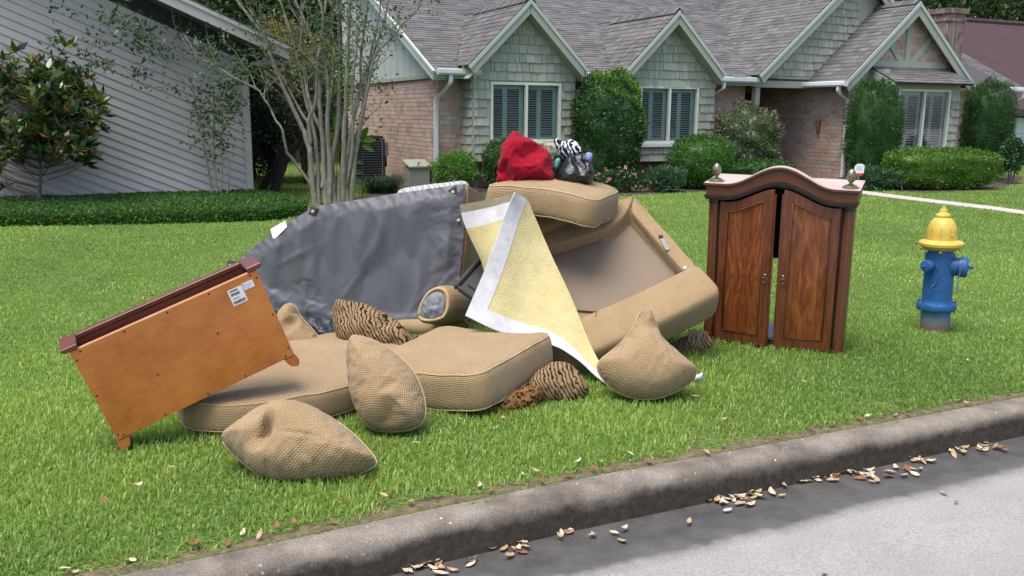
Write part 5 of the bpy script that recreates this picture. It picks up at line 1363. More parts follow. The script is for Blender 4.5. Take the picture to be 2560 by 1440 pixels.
def puff(name, outline, yc, normal, df, db, mat, it=1, sp=.014, shrink=-.09, pressure=3.0, bend=.05, pinch=(), q=.6, pw=2.2, wid=.15, dents=(), creases=(), seed=0, n=110, seam=True, frames=28, wr=.002):
    """stuffed cover: traced rim, two bulging sides, excess cloth settled into folds"""
    px = resample(chaikin(outline, it), n); c2 = px.mean(0); nv = Vector(normal).normalized(); c3 = At(c2[0], c2[1], yc)
    ax_ = nv.cross(Vector((.1, .05, 1))).normalized(); ay_ = nv.cross(ax_)
    def pl(u, v):
        d = Vector(ray(u, v)); return Vector(CP)+d*((c3-Vector(CP)).dot(nv)/d.dot(nv))-c3
    to2 = lambda p: (p.dot(ax_), p.dot(ay_))
    P2, T, nb, B2 = tri_region([to2(pl(*p)) for p in px], sp)
    d = np.min(np.hypot(P2[:, 0, None]-B2[None, :, 0], P2[:, 1, None]-B2[None, :, 1]), 1); d[:nb] = 0
    h = np.minimum(1, d/wid); h = (1-(1-h)**pw)**q; h[:nb] = 0
    pins = list(range(nb)); hf = h*df
    for u, v, r_, dep in pinch:
        a_, b_ = to2(pl(u, v)); rr = np.hypot(P2[:, 0]-a_, P2[:, 1]-b_); hf = hf-dep*np.exp(-(rr/(r_*1.6))**2)*(np.arange(len(P2)) >= nb)
        pins += [int(i) for i in np.where(rr < r_*.55)[0] if i >= nb]
    nP = len(P2); V = [(x, y, z) for (x, y), z in zip(P2, hf)]; mp = {}
    for i in range(nP):
        if i < nb: mp[i] = i
        else: mp[i] = len(V); V.append((P2[i][0], P2[i][1], -h[i]*db))
    Fs = list(T)+[tuple(mp[i] for i in f[::-1]) for f in T]
    co = settle(V, Fs, pins, shrink, pressure, bend, 0.0, frames)
    cr = [([to2(pl(u, v)) for u, v in L], w_, d_) for L, w_, d_ in creases]
    for L, w_, d_ in cr:
        best = np.full(len(co), 1e9)
        for a_, b_ in zip(L[:-1], L[1:]):
            a_ = np.array(a_); ab = np.array(b_)-a_; k = np.clip(((co[:, :2]-a_)@ab)/(ab@ab), 0, 1); best = np.minimum(best, np.linalg.norm(co[:, :2]-a_-k[:, None]*ab, axis=1))
        x = best/w_; fr2 = (np.arange(len(co)) >= nb) & (co[:, 2] > 0); co[:, 2] -= np.where(fr2, d_*(np.exp(-x*x)-.5*np.exp(-(x-1.7)**2*1.4)), 0)
    base = Vector((c3.x, c3.y, 0)); W3 = [c3-base+ax_*float(a)+ay_*float(b)+nv*float(c) for a, b, c in co]
    # ax_ x ay_ may point either way: keep the bulge on the street side
    o = MB().add(W3, Fs).build(name, mat, None, smooth=180); o.location = base
    ra = seed*.7; put_uv(o.data, [(a*math.cos(ra)-b*math.sin(ra), a*math.sin(ra)+b*math.cos(ra)) for a, b, _ in co])
    sb = o.modifiers.new('smooth', 'SUBSURF'); sb.levels = 1; sb.render_levels = 1
    if seam: rim_piping(o, [W3[i] for i in range(nb)], .0035, mat)
    return o

# ---------------------------------------------------------------- upturned corner sofa, its underside towards the street
nS = Vector((-.16, -.965, .19)).normalized(); cS = At(960, 640, 6.3)
def onS(u, v, off=0.0):
    d = Vector(ray(u, v)); return Vector(CP)+d*((cS-Vector(CP)).dot(nS)/d.dot(nS))+nS*off
OUT = [(568, 670), (640, 612), (700, 571), (783, 516), (900, 497), (1000, 481), (1100, 467), (1168, 457), (1169, 480), (1164, 600), (1152, 720), (1143, 812), (1010, 826), (850, 824), (730, 805), (640, 745)]
sofaB = Vector((cS.x, cS.y, 0)); sofa = thing('corner_sofa', 'upturned corner sofa showing its grey dust cover, tan fabric along the edges', 'sofa', sofaB)
rim = [onS(*p) for p in OUT]
back = -nS; dp = .62
def sof(k, off, sh=1.0):
    c = sum(rim, Vector())/len(rim); return [c+(p-c)*sh+back*off-sofaB for p in rim]
A, B_ = sof(0, .0), sof(0, dp)
n = len(A)
b = MB().add(A+B_, [tuple(range(n)), tuple(range(2*n-1, n-1, -1))]+[(i, i+n, (i+1) % n+n, (i+1) % n) for i in range(n)])
box_uv(b.build('frame', TAN, sofa, bevel=.025, seg=3, smooth=50))
# back cushion mass behind the frame
C_ = [p+Vector((0, 0, 0)) for p in sof(0, dp+.004, .82)]; D_ = sof(0, dp+.35, .74)
MB().add(C_+D_, [tuple(range(n)), tuple(range(2*n-1, n-1, -1))]+[(i, i+n, (i+1) % n+n, (i+1) % n) for i in range(n)]).build('seat_back', TAN, sofa, bevel=.06, seg=3, smooth=60)
# dust cover: stapled cloth with folds
dax = nS.cross(Vector((0, 0, 1))).normalized(); day = nS.cross(dax)
px = resample(OUT, 190); c2 = px.mean(0); dc_ = onS(*c2)
rim2 = []
for u, v in px:
    p = onS(*(c2+(np.array((u, v))-c2)*.985))-dc_; rim2.append((p.dot(dax), p.dot(day)))
P2, T_, nb_, B2 = tri_region(rim2, .019); rs = np.random.default_rng(5)
V0 = [Vector(dax)*float(a)+Vector(day)*float(b)+nS*(0.002*float(rs.random())) for a, b in P2]
co_ = settle(V0, T_, list(range(nb_)), -.035, 0, .02, .35, 40, 15)
dd_ = np.min(np.hypot(P2[:, 0, None]-B2[None, :, 0], P2[:, 1, None]-B2[None, :, 1]), 1)
fr_ = np.random.default_rng(33); A3 = np.array([tuple(p+dc_) for p in V0]); gx2, gz2 = A3[:, 0], A3[:, 2]; hS = np.zeros(len(A3))
def foldline(x0, z0, ang, ln, wd, dep, bend=0.0):
    # one long soft crease in the cloth: sharp on one side, gentle on the other
    dx_, dz_ = math.cos(ang), math.sin(ang); a_ = (gx2-x0)*dx_+(gz2-z0)*dz_; b_ = -(gx2-x0)*dz_+(gz2-z0)*dx_+bend*a_*a_
    fade = np.exp(-(a_/ln)**2); w_ = np.where(b_ > 0, wd, wd*2.6); return dep*fade*np.exp(-(b_/w_)**2)
for _ in range(30): hS += foldline(fr_.uniform(-1.7, -.45), fr_.uniform(.15, .9), math.pi/2+fr_.normal(.12, .22), fr_.uniform(.12, .4), fr_.uniform(.014, .034), fr_.uniform(-.016, .020), fr_.normal(0, .5))
for _ in range(16): hS += foldline(fr_.uniform(-1.6, -.4), fr_.uniform(.1, .8), fr_.uniform(.3, 2.6), fr_.uniform(.06, .18), fr_.uniform(.010, .018), fr_.uniform(-.010, .014), fr_.normal(0, 1.2))
hS = hS*np.clip(dd_/.10, .0, 1); kmed = float(np.median([Vector(p).dot(nS) for p, e_ in zip(co_, dd_) if e_ > .1])); ihs = -1
W3 = []
for p, e_, p2 in zip(co_, dd_, V0):
    ihs += 1
    v_ = Vector(p); k = v_.dot(nS); kk = .016+max(-.014, min(.03, .8*(k-kmed*min(1, e_/.1))))+float(hS[ihs])
    kk = max(.004, kk+.006+.004*math.sin(60*(p[0]+p[2]))*math.exp(-e_/.03)); W3.append(v_-nS*k+nS*kk+dc_-sofaB)
do = MB().add(W3, T_).build('dust_cover', DUST, sofa, smooth=180); sb = do.modifiers.new('smooth', 'SUBSURF'); sb.levels = 1; sb.render_levels = 1
FOOT = plain('foot_block_brown', (.03, .018, .014), .5, .2)
for u, v, rot in ((788, 530, .5), (1136, 482, -.3), (583, 664, .7), (1150, 552, .2)):
    p = onS(u, v, .0)-sofaB; ft = thing('foot', None, None); ft.parent = sofa; ft.matrix_local = Matrix.Translation(p) @ nS.to_track_quat('Z', 'Y').to_matrix().to_4x4() @ Matrix.Rotation(rot, 4, 'Z')
    w_ = .045 if u != 1150 else .014
    MB().lathe([(w_*1.1, .0), (w_, .03), (w_*.75, .045), (.0, .046)], 4).build('block', FOOT, ft)
    MB().lathe([(.009, .045), (.012, .05), (.004, .051)], 8).build('bolt', plain('steel_bolt', (.5, .48, .45), .4, .1, metal=1), ft)
q = [onS(u, v, .034)-sofaB for u, v in ((681, 574), (718, 552), (723, 568), (689, 601))]
MB().add(q+[p+nS*.002 for p in q], [(0, 1, 2, 3), (7, 6, 5, 4), (0, 4, 5, 1), (1, 5, 6, 2), (2, 6, 7, 3), (3, 7, 4, 0)]).build('paper_tag', plain('white_paper', (.78, .78, .76), .8, .03), sofa)
# rolled bottom rail and arm end of that sofa
L = [onS(u, v, .03)-sofaB for u, v in ((1000, 815), (1050, 818), (1100, 820), (1150, 815), (1166, 800))]
box_uv(MB().tube(L, [.045, .06, .062, .06, .05], 14).build('rail', TAN, sofa, smooth=60))
nA = Vector((-.42, -.86, .22)).normalized(); fa = At(1084, 764, 5.86)
ax = Vector((0, 0, 1)).cross(nA).normalized(); ay = nA.cross(ax)
fo = [(1047, 801), (1046, 775), (1057, 748), (1072, 728), (1094, 717), (1114, 722), (1124, 742), (1122, 775), (1110, 797), (1075, 805)]
def onA(u, v):
    d = Vector(ray(u, v)); p = Vector(CP)+d*((fa-Vector(CP)).dot(nA)/d.dot(nA)); return p
pts2 = []
for u, v in fo:
    p = onA(u, v)-fa; pts2.append((p.dot(ax), p.dot(ay)))
MA = frame(fa-sofaB-nA*.30, ax, ay)
if (MA.to_3x3() @ Vector((0, 0, 1))).dot(nA) < 0: MA = frame(fa-sofaB-nA*.30, -ax, ay); pts2 = [(-x, y) for x, y in pts2]
arm_end = cushion('arm_end', [(x*1.16, y*1.16) for x, y in pts2], .30, TAN, .035, .0, sofa, MA, it=1, n=90, wr=.004, piping=False)
MB().tube([MA @ Vector((x*.93, y*.93, .298)) for x, y in chaikin(pts2, 2)]+[MA @ Vector((*(chaikin(pts2, 2)[0]*.93), .298))], .012, 8).build('welt', TAN, arm_end, smooth=180)
pp = resample(chaikin(pts2, 2), 40); V = []; 
for k in range(9):
    s = .78*k/8
    for x, y in pp: V.append(MA @ Vector((x*s-.004, y*s-.004, .306+.016*(1-(k/8)**2)+.010*fbm((x*s, y*s, 1), 26, 3))))
MB().add(V, [(i*40+j, i*40+(j+1) % 40, (i+1)*40+(j+1) % 40, (i+1)*40+j) for i in range(8) for j in range(40)]).build('dust_patch', plain('crinkled_grey_cloth', (.17, .175, .19), .5, .35, 40, .5, 60), arm_end, smooth=180)

# checked cushion behind its top edge
o, rm = inflate('checked_cushion', [(990, 486), (1000, 472), (1060, 463), (1120, 456), (1163, 451), (1174, 462), (1176, 520), (1080, 540), (995, 530)], 6.95, (-.15, -.9, .4), .06, .12, GING, n=80, K=12)
tag(o, 'black and white checked cushion peeking over the top of the upturned sofa', 'cushion')

# ---------------------------------------------------------------- armless love seat frame, tilted on its side
ls = thing('love_seat', 'tan love seat base without its seat cushions, tilted up under a lone cushion', 'sofa')
ls.location = (1.283, 5.51, .416); ls.rotation_euler = (.603, -.336, .358)
ML = Matrix.LocRotScale(Vector((1.283, 5.51, .416)), Euler((.603, -.336, .358)), None); MLi = ML.inverted()
def onL(u, v, z=0.0):
    o = MLi @ Vector(CP); d = MLi.to_3x3() @ Vector(ray(u, v)); return o+d*((z-o.z)/d.z)
cushion('base', rect(-1.08, 0, .02, .98, .04), .12, TAN, .03, .0, ls, Matrix.Translation((0, 0, -.225)), it=0, wr=.003, piping=False)
DZ = -.085
dpx = ((1575, 560), (1692, 690), (1640, 716), (1590, 745), (1535, 768), (1485, 776), (1430, 772), (1385, 740), (1330, 640), (1320, 598), (1420, 600), (1520, 602))
dk = [onL(u, v, DZ) for u, v in dpx]; cdk = sum(dk, Vector())/len(dk); dk = [cdk+(p-cdk)*1.02 for p in dk]
nd_ = len(dk); MB().add([Vector((p.x, p.y, DZ)) for p in dk]+[Vector((p.x, p.y, DZ-.02)) for p in dk], [tuple(range(nd_)), tuple(range(2*nd_-1, nd_-1, -1))]+[(i, i+nd_, (i+1) % nd_+nd_, (i+1) % nd_) for i in range(nd_)]).build('deck', DECK, ls)
# upholstered inner sides running down from the rails to the deck
def inner(tp, bt):
    A_ = [onL(u, v, .012) for u, v in tp]; B2_ = [onL(u, v, DZ-.004) for u, v in bt]; V = []; m_ = 6
    for a_, b_ in zip(A_, B2_):
        for k in range(m_+1):
            t = k/m_; p = a_.lerp(b_, t); p.z += .012*math.sin(math.pi*t); V.append(p)
    n_ = len(V); V += [p-Vector((0, 0, .02)) for p in V]; q = m_+1
    Fs = [(i*q+j, i*q+j+1, (i+1)*q+j+1, (i+1)*q+j) for i in range(len(A_)-1) for j in range(m_)]
    Fs += [tuple(x+n_ for x in f_[::-1]) for f_ in Fs]
    box_uv(MB().add(V, Fs).build('inner_side', TAN, ls, smooth=60))
inner(((1577, 520), (1610, 556), (1650, 600), (1690, 640), (1730, 678)), ((1574, 562), (1600, 592), (1632, 626), (1660, 656), (1692, 692)))
inner(((1578, 518), (1540, 545), (1505, 558), (1430, 560), (1310, 556)), ((1576, 560), (1548, 582), (1518, 604), (1430, 602), (1316, 598)))
def fb_(p):
    # the front rail sags and bows a little towards the street
    k = (p.x+.55)/.55; return p+Vector((0, -.02*(1-k*k), .0))
cushion('front_rail', rect(-1.08, .012, -.03, .262, .075), .25, TAN, .06, .006, ls, Matrix.Translation((0, 0, -.19)), it=0, wr=.0, piping=False, deform=fb_, seed=2)
cushion('backrest', rect(-1.06, -.24, .97, 1.26, .07), .30, TAN, .05, .01, ls, Matrix.Translation((0, 0, -.23)), it=0, piping=False, seed=8)
cushion('side_rail', [(-.10, .24), (-.05, .24), (.004, .24), (.004, .36), (.004, .9), (.004, .99), (-.05, .94), (-.10, .87), (-.10, .7), (-.10, .34)], .10, TAN, .018, .004, ls, Matrix.Translation((0, 0, -.083)), it=2, wr=.003, piping=False, seed=3)
cushion('back_rail', [(-1.08, .90), (-.35, .80), (-.19, .83), (-.06, .92), (-.0, .99), (-.1, 1.0), (-1.08, 1.0)], .11, TAN, .02, .004, ls, Matrix.Translation((0, 0, -.085)), it=2, wr=.003, piping=False, seed=4)
p = onL(1652, 592, .022); q = onL(1669, 626, .022); dr = (q-p).normalized(); sd_ = Vector((-dr.y, dr.x, 0))*.012
MB().add([p+dr*.02-sd_, p+dr*.02+sd_, q+sd_, q-sd_]+[x+Vector((0, 0, .006)) for x in (p+dr*.02-sd_, p+dr*.02+sd_, q+sd_, q-sd_)], [(3, 2, 1, 0), (4, 5, 6, 7), (0, 1, 5, 4), (1, 2, 6, 5), (2, 3, 7, 6), (3, 0, 4, 7)]).build('connector_plate', plain('zinc_plate', (.20, .205, .215), .5, .1), ls)
MB().lathe([(.016, 0), (.014, .002), (.001, .003)], 10, Matrix.Translation(p+Vector((0, 0, .0015)))).build('bolt_hole', DARK, ls)
p = onL(1712, 672, .025); MB().lathe([(.012, 0), (.014, .008), (.008, .016), (.001, .018)], 12, Matrix.Translation(p)).build('glide', plain('white_nylon', (.65, .6, .66), .35), ls, smooth=60)
# dark brown seam on the rail
MB().tube([onL(u, v, .058+.0*0) for u, v in ((1491, 778), (1489, 800), (1484, 822), (1478, 842))], .004, 5).build('seam', plain('seam_brown', (.16, .09, .04), .9), ls)

# loose cushion on top
def tcb(p): return p+Vector((0, 0, -.035*((p.x-.4)/.4)**2-.02*max(0, p.x-.4)))
Mt = Matrix.LocRotScale(At(1258, 552, 5.80), Euler((R(2), R(7.5), R(-21))), None)
tc = cushion('seat_cushion', rect(-.09, .67, 0, .62, .10), .195, TAN, .055, .02, None, Matrix.LocRotScale(None, Euler((R(2), R(7.5), R(-21))), None), deform=tcb, seed=6, it=0)
tc.location = At(1262, 556, 5.78)+Vector((-.075, 0, .085))
tag(tc, 'tan seat cushion lying on top of the pile, red blanket on it', 'cushion')

# red blanket, bag of clothes
o = puff('blanket', [(1240, 460), (1247, 440), (1250, 405), (1256, 372), (1270, 350), (1287, 331), (1300, 337), (1330, 352), (1358, 372), (1378, 390), (1384, 420), (1389, 462), (1330, 470), (1270, 468)], 6.02, (-.1, -.93, .25), .15, .13, RED, shrink=-.21, pressure=1.8, bend=.3, sp=.015, pinch=((1345, 388, .03, .03), (1268, 440, .03, .03)), seam=False, wid=.12, seed=3)
tag(o, 'crumpled red fleece blanket on top of the pile', 'blanket')
o = puff('camouflage_garment', [(1340, 365), (1360, 358), (1385, 356), (1400, 372), (1408, 395), (1392, 440), (1388, 455), (1360, 440), (1345, 400)], 6.14, (0, -.93, .3), .10, .10, CAMO, shrink=-.2, pressure=2.0, bend=.03, sp=.010, seam=False, wid=.07)
tag(o, 'rumpled camouflage garment between red blanket and black bag', 'clothing')
o = puff('zebra_garment', [(1378, 356), (1393, 348), (1408, 356), (1422, 350), (1442, 358), (1456, 380), (1460, 400), (1430, 410), (1400, 400), (1385, 380)], 6.12, (0, -.93, .3), .10, .10, ZEBRA, shrink=-.2, pressure=2.0, bend=.03, sp=.010, seam=False, wid=.07)
tag(o, 'zebra print cloth spilling out of the black bag', 'clothing')
o = puff('trash_bag', [(1386, 460), (1390, 430), (1402, 412), (1412, 398), (1428, 392), (1452, 388), (1470, 382), (1486, 384), (1480, 400), (1482, 425), (1484, 440), (1474, 458), (1460, 470), (1420, 474)], 6.0, (.1, -.93, .2), .12, .12, BAG, shrink=-.22, pressure=2.0, bend=.01, sp=.011, pinch=((1440, 408, .02, .03),), seam=False, wid=.1, seed=4)
tag(o, 'black plastic bag of clothes on top of the pile', 'bag')
o, rm = inflate('blue_garment', [(1460, 388), (1470, 380), (1482, 384), (1480, 402), (1466, 408)], 5.93, (0, -.93, .3), .03, .03, plain('blue_white_cloth', (.16, .18, .36), .9, .6, 40), it=1, n=30, K=8, wr=.01, ws=20)
tag(o, 'scrap of blue and white cloth at the mouth of the black bag', 'clothing')
o, rm = inflate('teal_garment', [(1388, 398), (1400, 394), (1402, 410), (1392, 425), (1386, 420)], 5.96, (0, -.93, .3), .03, .03, plain('teal_cloth', (.10, .26, .22), .9, .4, 30), it=1, n=30, K=8, wr=.01, ws=20)
tag(o, 'scrap of teal cloth between camouflage garment and black bag', 'clothing')

# ---------------------------------------------------------------- rug, backing outwards, folded over the pile
rug = thing('rug', 'rug folded over the pile, yellow backing with white border tape outwards', 'rug', (*At(1350, 800, 5.2).xy, 0)); rb_ = Vector(rug.location)
def curve3(L, n):
    P = [At(u, v, y) for u, v, y in L]; Q = catmull([tuple(p) for p in P], 12); Q = np.array(Q)
    d = np.r_[0, np.cumsum(np.linalg.norm(np.diff(Q, axis=0), axis=1))]; t = np.linspace(0, d[-1], n); return np.stack([np.interp(t, d, Q[:, k]) for k in range(3)], 1)
def coons(Lf, Rt, Tp, Bt, nu, nv):
    """Lf, Rt run top to bottom; Tp, Bt left to right"""
    l, r, t, b = curve3(Lf, nv), curve3(Rt, nv), curve3(Tp, nu), curve3(Bt, nu)
    G_ = np.empty((nv, nu, 3))
    for j in range(nv):
        for i in range(nu):
            u = i/(nu-1); v = j/(nv-1)
            G_[j, i] = (1-u)*l[j]+u*r[j]+(1-v)*t[i]+v*b[i]-((1-u)*(1-v)*l[0]+u*(1-v)*r[0]+(1-u)*v*l[-1]+u*v*r[-1])
    return G_
def sheet(name, G_, sel, mat, parent, th=.007, base=rb_, wob=.004, lift=0.0):
    nv, nu, _ = G_.shape
    gu = np.gradient(G_, axis=1); gv = np.gradient(G_, axis=0); N = np.cross(gu, gv); N /= np.linalg.norm(N, axis=2)[..., None]+1e-9
    if N[nv//2, nu//2] @ (np.array(CP)-G_[nv//2, nu//2]) < 0: N = -N
    W = np.array([[wob*fbm(G_[j, i], 7)+.016*mnoise.noise(Vector(G_[j, i])*3.1) for i in range(nu)] for j in range(nv)])[..., None]
    A = G_+N*(W+lift); Bk = A-N*th
    idx = -np.ones((nv, nu), int); V = []; fs = [(j, i) for j in range(nv-1) for i in range(nu-1) if sel(j, i)]
    used = sorted({(j+a, i+b) for j, i in fs for a in (0, 1) for b in (0, 1)})
    for k, (j, i) in enumerate(used): idx[j, i] = k
    n = len(used); V = [Vector(A[j, i])-base for j, i in used]+[Vector(Bk[j, i])-base for j, i in used]
    Fs = []; ed = {}
    for j, i in fs:
        q = [idx[j, i], idx[j, i+1], idx[j+1, i+1], idx[j+1, i]]; Fs.append(tuple(q)); Fs.append(tuple(x+n for x in q[::-1]))
        for a in range(4):
            e = (q[a], q[(a+1) % 4]); ed[e] = 1
    for a, b in list(ed):
        if (b, a) not in ed: Fs.append((b, a, a+n, b+n))
    return MB().add(V, Fs).build(name, mat, parent, smooth=60)
G1 = coons([(1286, 481, 5.50), (1262, 540, 5.46), (1232, 620, 5.36), (1203, 695, 5.26), (1163, 789, 5.12)],
           [(1322, 505, 5.58), (1370, 615, 5.52), (1432, 752, 5.36), (1490, 885, 5.10), (1546, 980, 4.86)],
           [(1286, 481, 5.50), (1304, 490, 5.54), (1322, 505, 5.58)],
           [(1163, 789, 5.12), (1232, 822, 5.12), (1310, 847, 5.14), (1390, 866, 5.12), (1448, 902, 5.04), (1500, 950, 4.93), (1546, 980, 4.86)], 44, 60)
bw = .105
def resplit(G_, dist, nb, end=False):
    """re-space each row so that a whole number of columns spans the border width"""
    H_ = G_[:, ::-1] if end else G_; out = np.empty_like(H_); nu = H_.shape[1]
    for j in range(H_.shape[0]):
        d = np.r_[0, np.cumsum(np.linalg.norm(np.diff(H_[j], axis=0), axis=1))]; b_ = min(dist, d[-1]*.8)
        t = np.r_[np.linspace(0, b_, nb+1), np.linspace(b_, d[-1], nu-nb)[1:]]
        for k in range(3): out[j, :, k] = np.interp(t, d, H_[j, :, k])
    return out[:, ::-1] if end else out
G1 = resplit(G1, bw, 6); G1 = resplit(G1.transpose(1, 0, 2), bw*.95, 7, True).transpose(1, 0, 2).copy()
isb = np.array([[i < 6 or j >= 59-7 for i in range(44)] for j in range(60)])
sheet('backing', G1, lambda j, i: not isb[j, i], RUGB, rug)
sheet('border', G1, lambda j, i: isb[j, i], RUGW, rug, lift=.003)
G2 = coons([(1148, 512, 5.74), (1160, 560, 5.72), (1182, 610, 5.70), (1206, 660, 5.66), (1222, 720, 5.6)],
           [(1287, 481, 5.53), (1268, 540, 5.51), (1240, 620, 5.46), (1222, 680, 5.42), (1205, 740, 5.4)],
           [(1148, 512, 5.74), (1200, 503, 5.72), (1250, 492, 5.66), (1287, 481, 5.53)],
           [(1222, 720, 5.6), (1216, 725, 5.55), (1210, 732, 5.5), (1205, 740, 5.4)], 24, 40)
G2 = resplit(G2.transpose(1, 0, 2), .155, 12).transpose(1, 0, 2).copy()
d0 = np.array([[np.linalg.norm(G2[j, i]-G2[0, i]) for i in range(24)] for j in range(40)])
sheet('pile_fold', G2, lambda j, i: j < 4, RUGP, rug, th=.012)
sheet('border', G2, lambda j, i: 4 <= j < 12, RUGW, rug)
sheet('backing', G2, lambda j, i: j >= 12, RUGB, rug)
# curled far corner showing beside the pillow
c0 = G(1742, 962)-rb_; b = MB(); V = []
for k in range(13):
    a = -.6+k*.30; rr = .030-.0008*k
    for t in (0, 1): V.append(c0+Vector((rr*math.cos(a)*.5+t*.05-.02, -.03+t*.05*.3+rr*math.cos(a)*.9, .040+rr*math.sin(a)+t*.012)))
V2 = [v+Vector((.0, .006, -.004)) for v in V]; n = len(V)
b.add(V+V2, [(2*k, 2*k+1, 2*k+3, 2*k+2) for k in range(12)]+[(n+2*k+2, n+2*k+3, n+2*k+1, n+2*k) for k in range(12)]+[(2*k+2, n+2*k+2, n+2*k, 2*k) for k in range(12)]+[(2*k+1, n+2*k+1, n+2*k+3, 2*k+3) for k in range(12)])
b.build('curled_corner', RUGW, rug, smooth=60)

# black plastic lid wedged behind the rug
P0 = At(1139, 716, 5.72); e1 = (At(1202, 645, 5.85)-P0).normalized(); e2 = At(1192, 772, 5.62)-P0; e2 = (e2-e1*e2.dot(e1)).normalized(); nn = e1.cross(e2)
if nn.dot(Vector(CP)-P0) < 0: nn = -nn
MP = Matrix(((e1.x, e2.x, nn.x, P0.x), (e1.y, e2.y, nn.y, P0.y), (e1.z, e2.z, nn.z, P0.z), (0, 0, 0, 1)))
BLK = plain('black_plastic', (.009, .010, .012), .5, .1, spec=.25)
ld = thing('plastic_lid', 'black plastic tote lid wedged between upturned sofa and rug', 'lid'); ld.matrix_basis = MP
b = MB(); b.box(0, .42, 0, .28, -.02, .0); b.build('panel', BLK, ld, bevel=.008)
b = MB()
for x0, x1, y0, y1 in ((-.012, .432, -.012, .018), (-.012, .432, .262, .292), (-.012, .018, .019, .261), (.402, .432, .019, .261)): b.box(x0, x1, y0, y1, -.022, .022)
b.build('rim', BLK, ld, bevel=.008)
MB().box(.05, .37, .05, .23, .0005, .012).build('raised_centre', BLK, ld, bevel=.005)

# ---------------------------------------------------------------- seat cushions on the grass
def cB(p): return p+Vector((0, 0, .02*math.sin(p.x*4)))
cq = [(-1.62, 4.10), (-1.25, 4.00), (-.74, 4.36), (-.46, 5.25), (-1.05, 5.62), (-1.72, 4.80)]
c0 = Vector((-1.1, 4.75, 0))
o = cushion('seat_cushion', [(x-c0.x, y-c0.y) for x, y in cq], .150, TAN, .05, .02, None, None, it=2, n=150, seed=9)
o.location = (c0.x, c0.y, .02); seatB = o; tag(o, 'wide flat tan seat cushion under the wooden chest', 'cushion')
def cC(p): return p+Vector((0, 0, .03*max(0, p.y-.3)**1.0+.02*math.sin(p.x*5)))
o = cushion('seat_cushion', rect(-.74, 0, 0, .76, .09), .205, TAN, .055, .026, None, Matrix.Rotation(-.531, 4, 'Z') @ Matrix.Rotation(-.089, 4, 'Y') @ Matrix.Rotation(.05, 4, 'X'), it=0, n=150, seed=12, deform=cC)
o.location = (-.127, 4.28, .045); seatC = o; o.scale = (1.06, 1.06, 1.05); tag(o, 'thick tan seat cushion lying in front of the rug, right end raised', 'cushion')

# ---------------------------------------------------------------- pillows
def pil(name, label, outline, yc, nrm_, df, db, mat, **kw):
    o = puff(name, outline, yc, nrm_, df, db, mat, **kw); return tag(o, label, 'pillow')
f1 = pil('throw_pillow', 'plump tan throw pillow nearest the street on the grass', [(553, 1102), (575, 1080), (612, 1055), (660, 1028), (715, 1012), (760, 1012), (815, 1035), (870, 1072), (915, 1115), (943, 1150), (938, 1166), (900, 1185), (850, 1200), (780, 1210), (715, 1209), (655, 1196), (610, 1160), (575, 1128)], 3.66, (-.02, -.80, .60), .185, .09, TAN, seed=1, shrink=-.045, pressure=7.0, bend=.25, pinch=((686, 1100, .028, .105),), creases=(([(735, 1112), (790, 1118), (850, 1138), (900, 1146)], .007, .007),))
f2 = pil('throw_pillow', 'tan throw pillow standing on edge against the centre seat cushion', [(868, 900), (874, 860), (886, 838), (905, 840), (935, 850), (975, 872), (1010, 900), (1040, 935), (1060, 985), (1066, 1030), (1056, 1060), (1030, 1074), (990, 1080), (945, 1079), (915, 1062), (892, 1030), (874, 975)], 4.21, (-.12, -.86, .5), .165, .07, TAN, seed=2, shrink=-.05, pressure=6.0, bend=.2, pinch=((990, 1046, .03, .035),))
f3 = pil('throw_pillow', 'tan throw pillow with pinched top corner leaning by the tip of the rug', [(1590, 808), (1596, 783), (1612, 776), (1630, 786), (1640, 815), (1648, 842), (1680, 872), (1712, 900), (1737, 925), (1739, 943), (1722, 962), (1690, 980), (1650, 996), (1605, 1000), (1560, 990), (1520, 965), (1496, 935), (1490, 912), (1505, 895), (1535, 872), (1560, 850)], 4.74, (.05, -.80, .6), .16, .07, TAN, seed=3, shrink=-.05, pressure=6.0, bend=.2, pinch=((1612, 836, .025, .03),), creases=(([(1515, 905), (1560, 880), (1592, 850)], .007, .008),))
f4 = pil('throw_pillow', 'tan throw pillow squeezed between wooden chest and upturned sofa', [(692, 785), (705, 768), (722, 757), (740, 765), (750, 790), (775, 815), (800, 845), (815, 872), (790, 892), (740, 890), (705, 870), (690, 830)], 5.35, (.1, -.88, .45), .10, .08, TAN, seed=4, shrink=-.08, pressure=4.0, bend=.15, wid=.1, pinch=((735, 818, .02, .03),))
t1 = pil('tiger_pillow', 'tiger striped pillow propped against the upturned sofa', [(832, 775), (838, 752), (858, 750), (890, 756), (925, 765), (965, 785), (1000, 808), (1025, 840), (1034, 868), (1022, 888), (985, 884), (930, 880), (880, 872), (850, 858), (836, 825)], 5.28, (-.05, -.80, .6), .11, .08, TIGER, seed=5, shrink=-.05, pressure=5.0, bend=.2, pinch=((975, 815, .03, .03), (880, 800, .03, .02)))
t2 = pil('tiger_pillow', 'tiger striped pillow on the grass under the centre cushion', [(1315, 960), (1340, 930), (1380, 908), (1425, 915), (1455, 945), (1473, 975), (1468, 992), (1435, 1006), (1390, 1008), (1345, 1000), (1322, 985)], 4.70, (.1, -.70, .7), .08, .06, TIGER, seed=6, shrink=-.08, wid=.1)
l1 = pil('leopard_pillow', 'leopard print pillow behind the centre cushion', [(1028, 845), (1060, 835), (1120, 834), (1150, 842), (1180, 850), (1185, 872), (1150, 888), (1080, 894), (1035, 885)], 5.45, (0, -.75, .66), .07, .06, LEOP, seed=7, shrink=-.08, wid=.08)
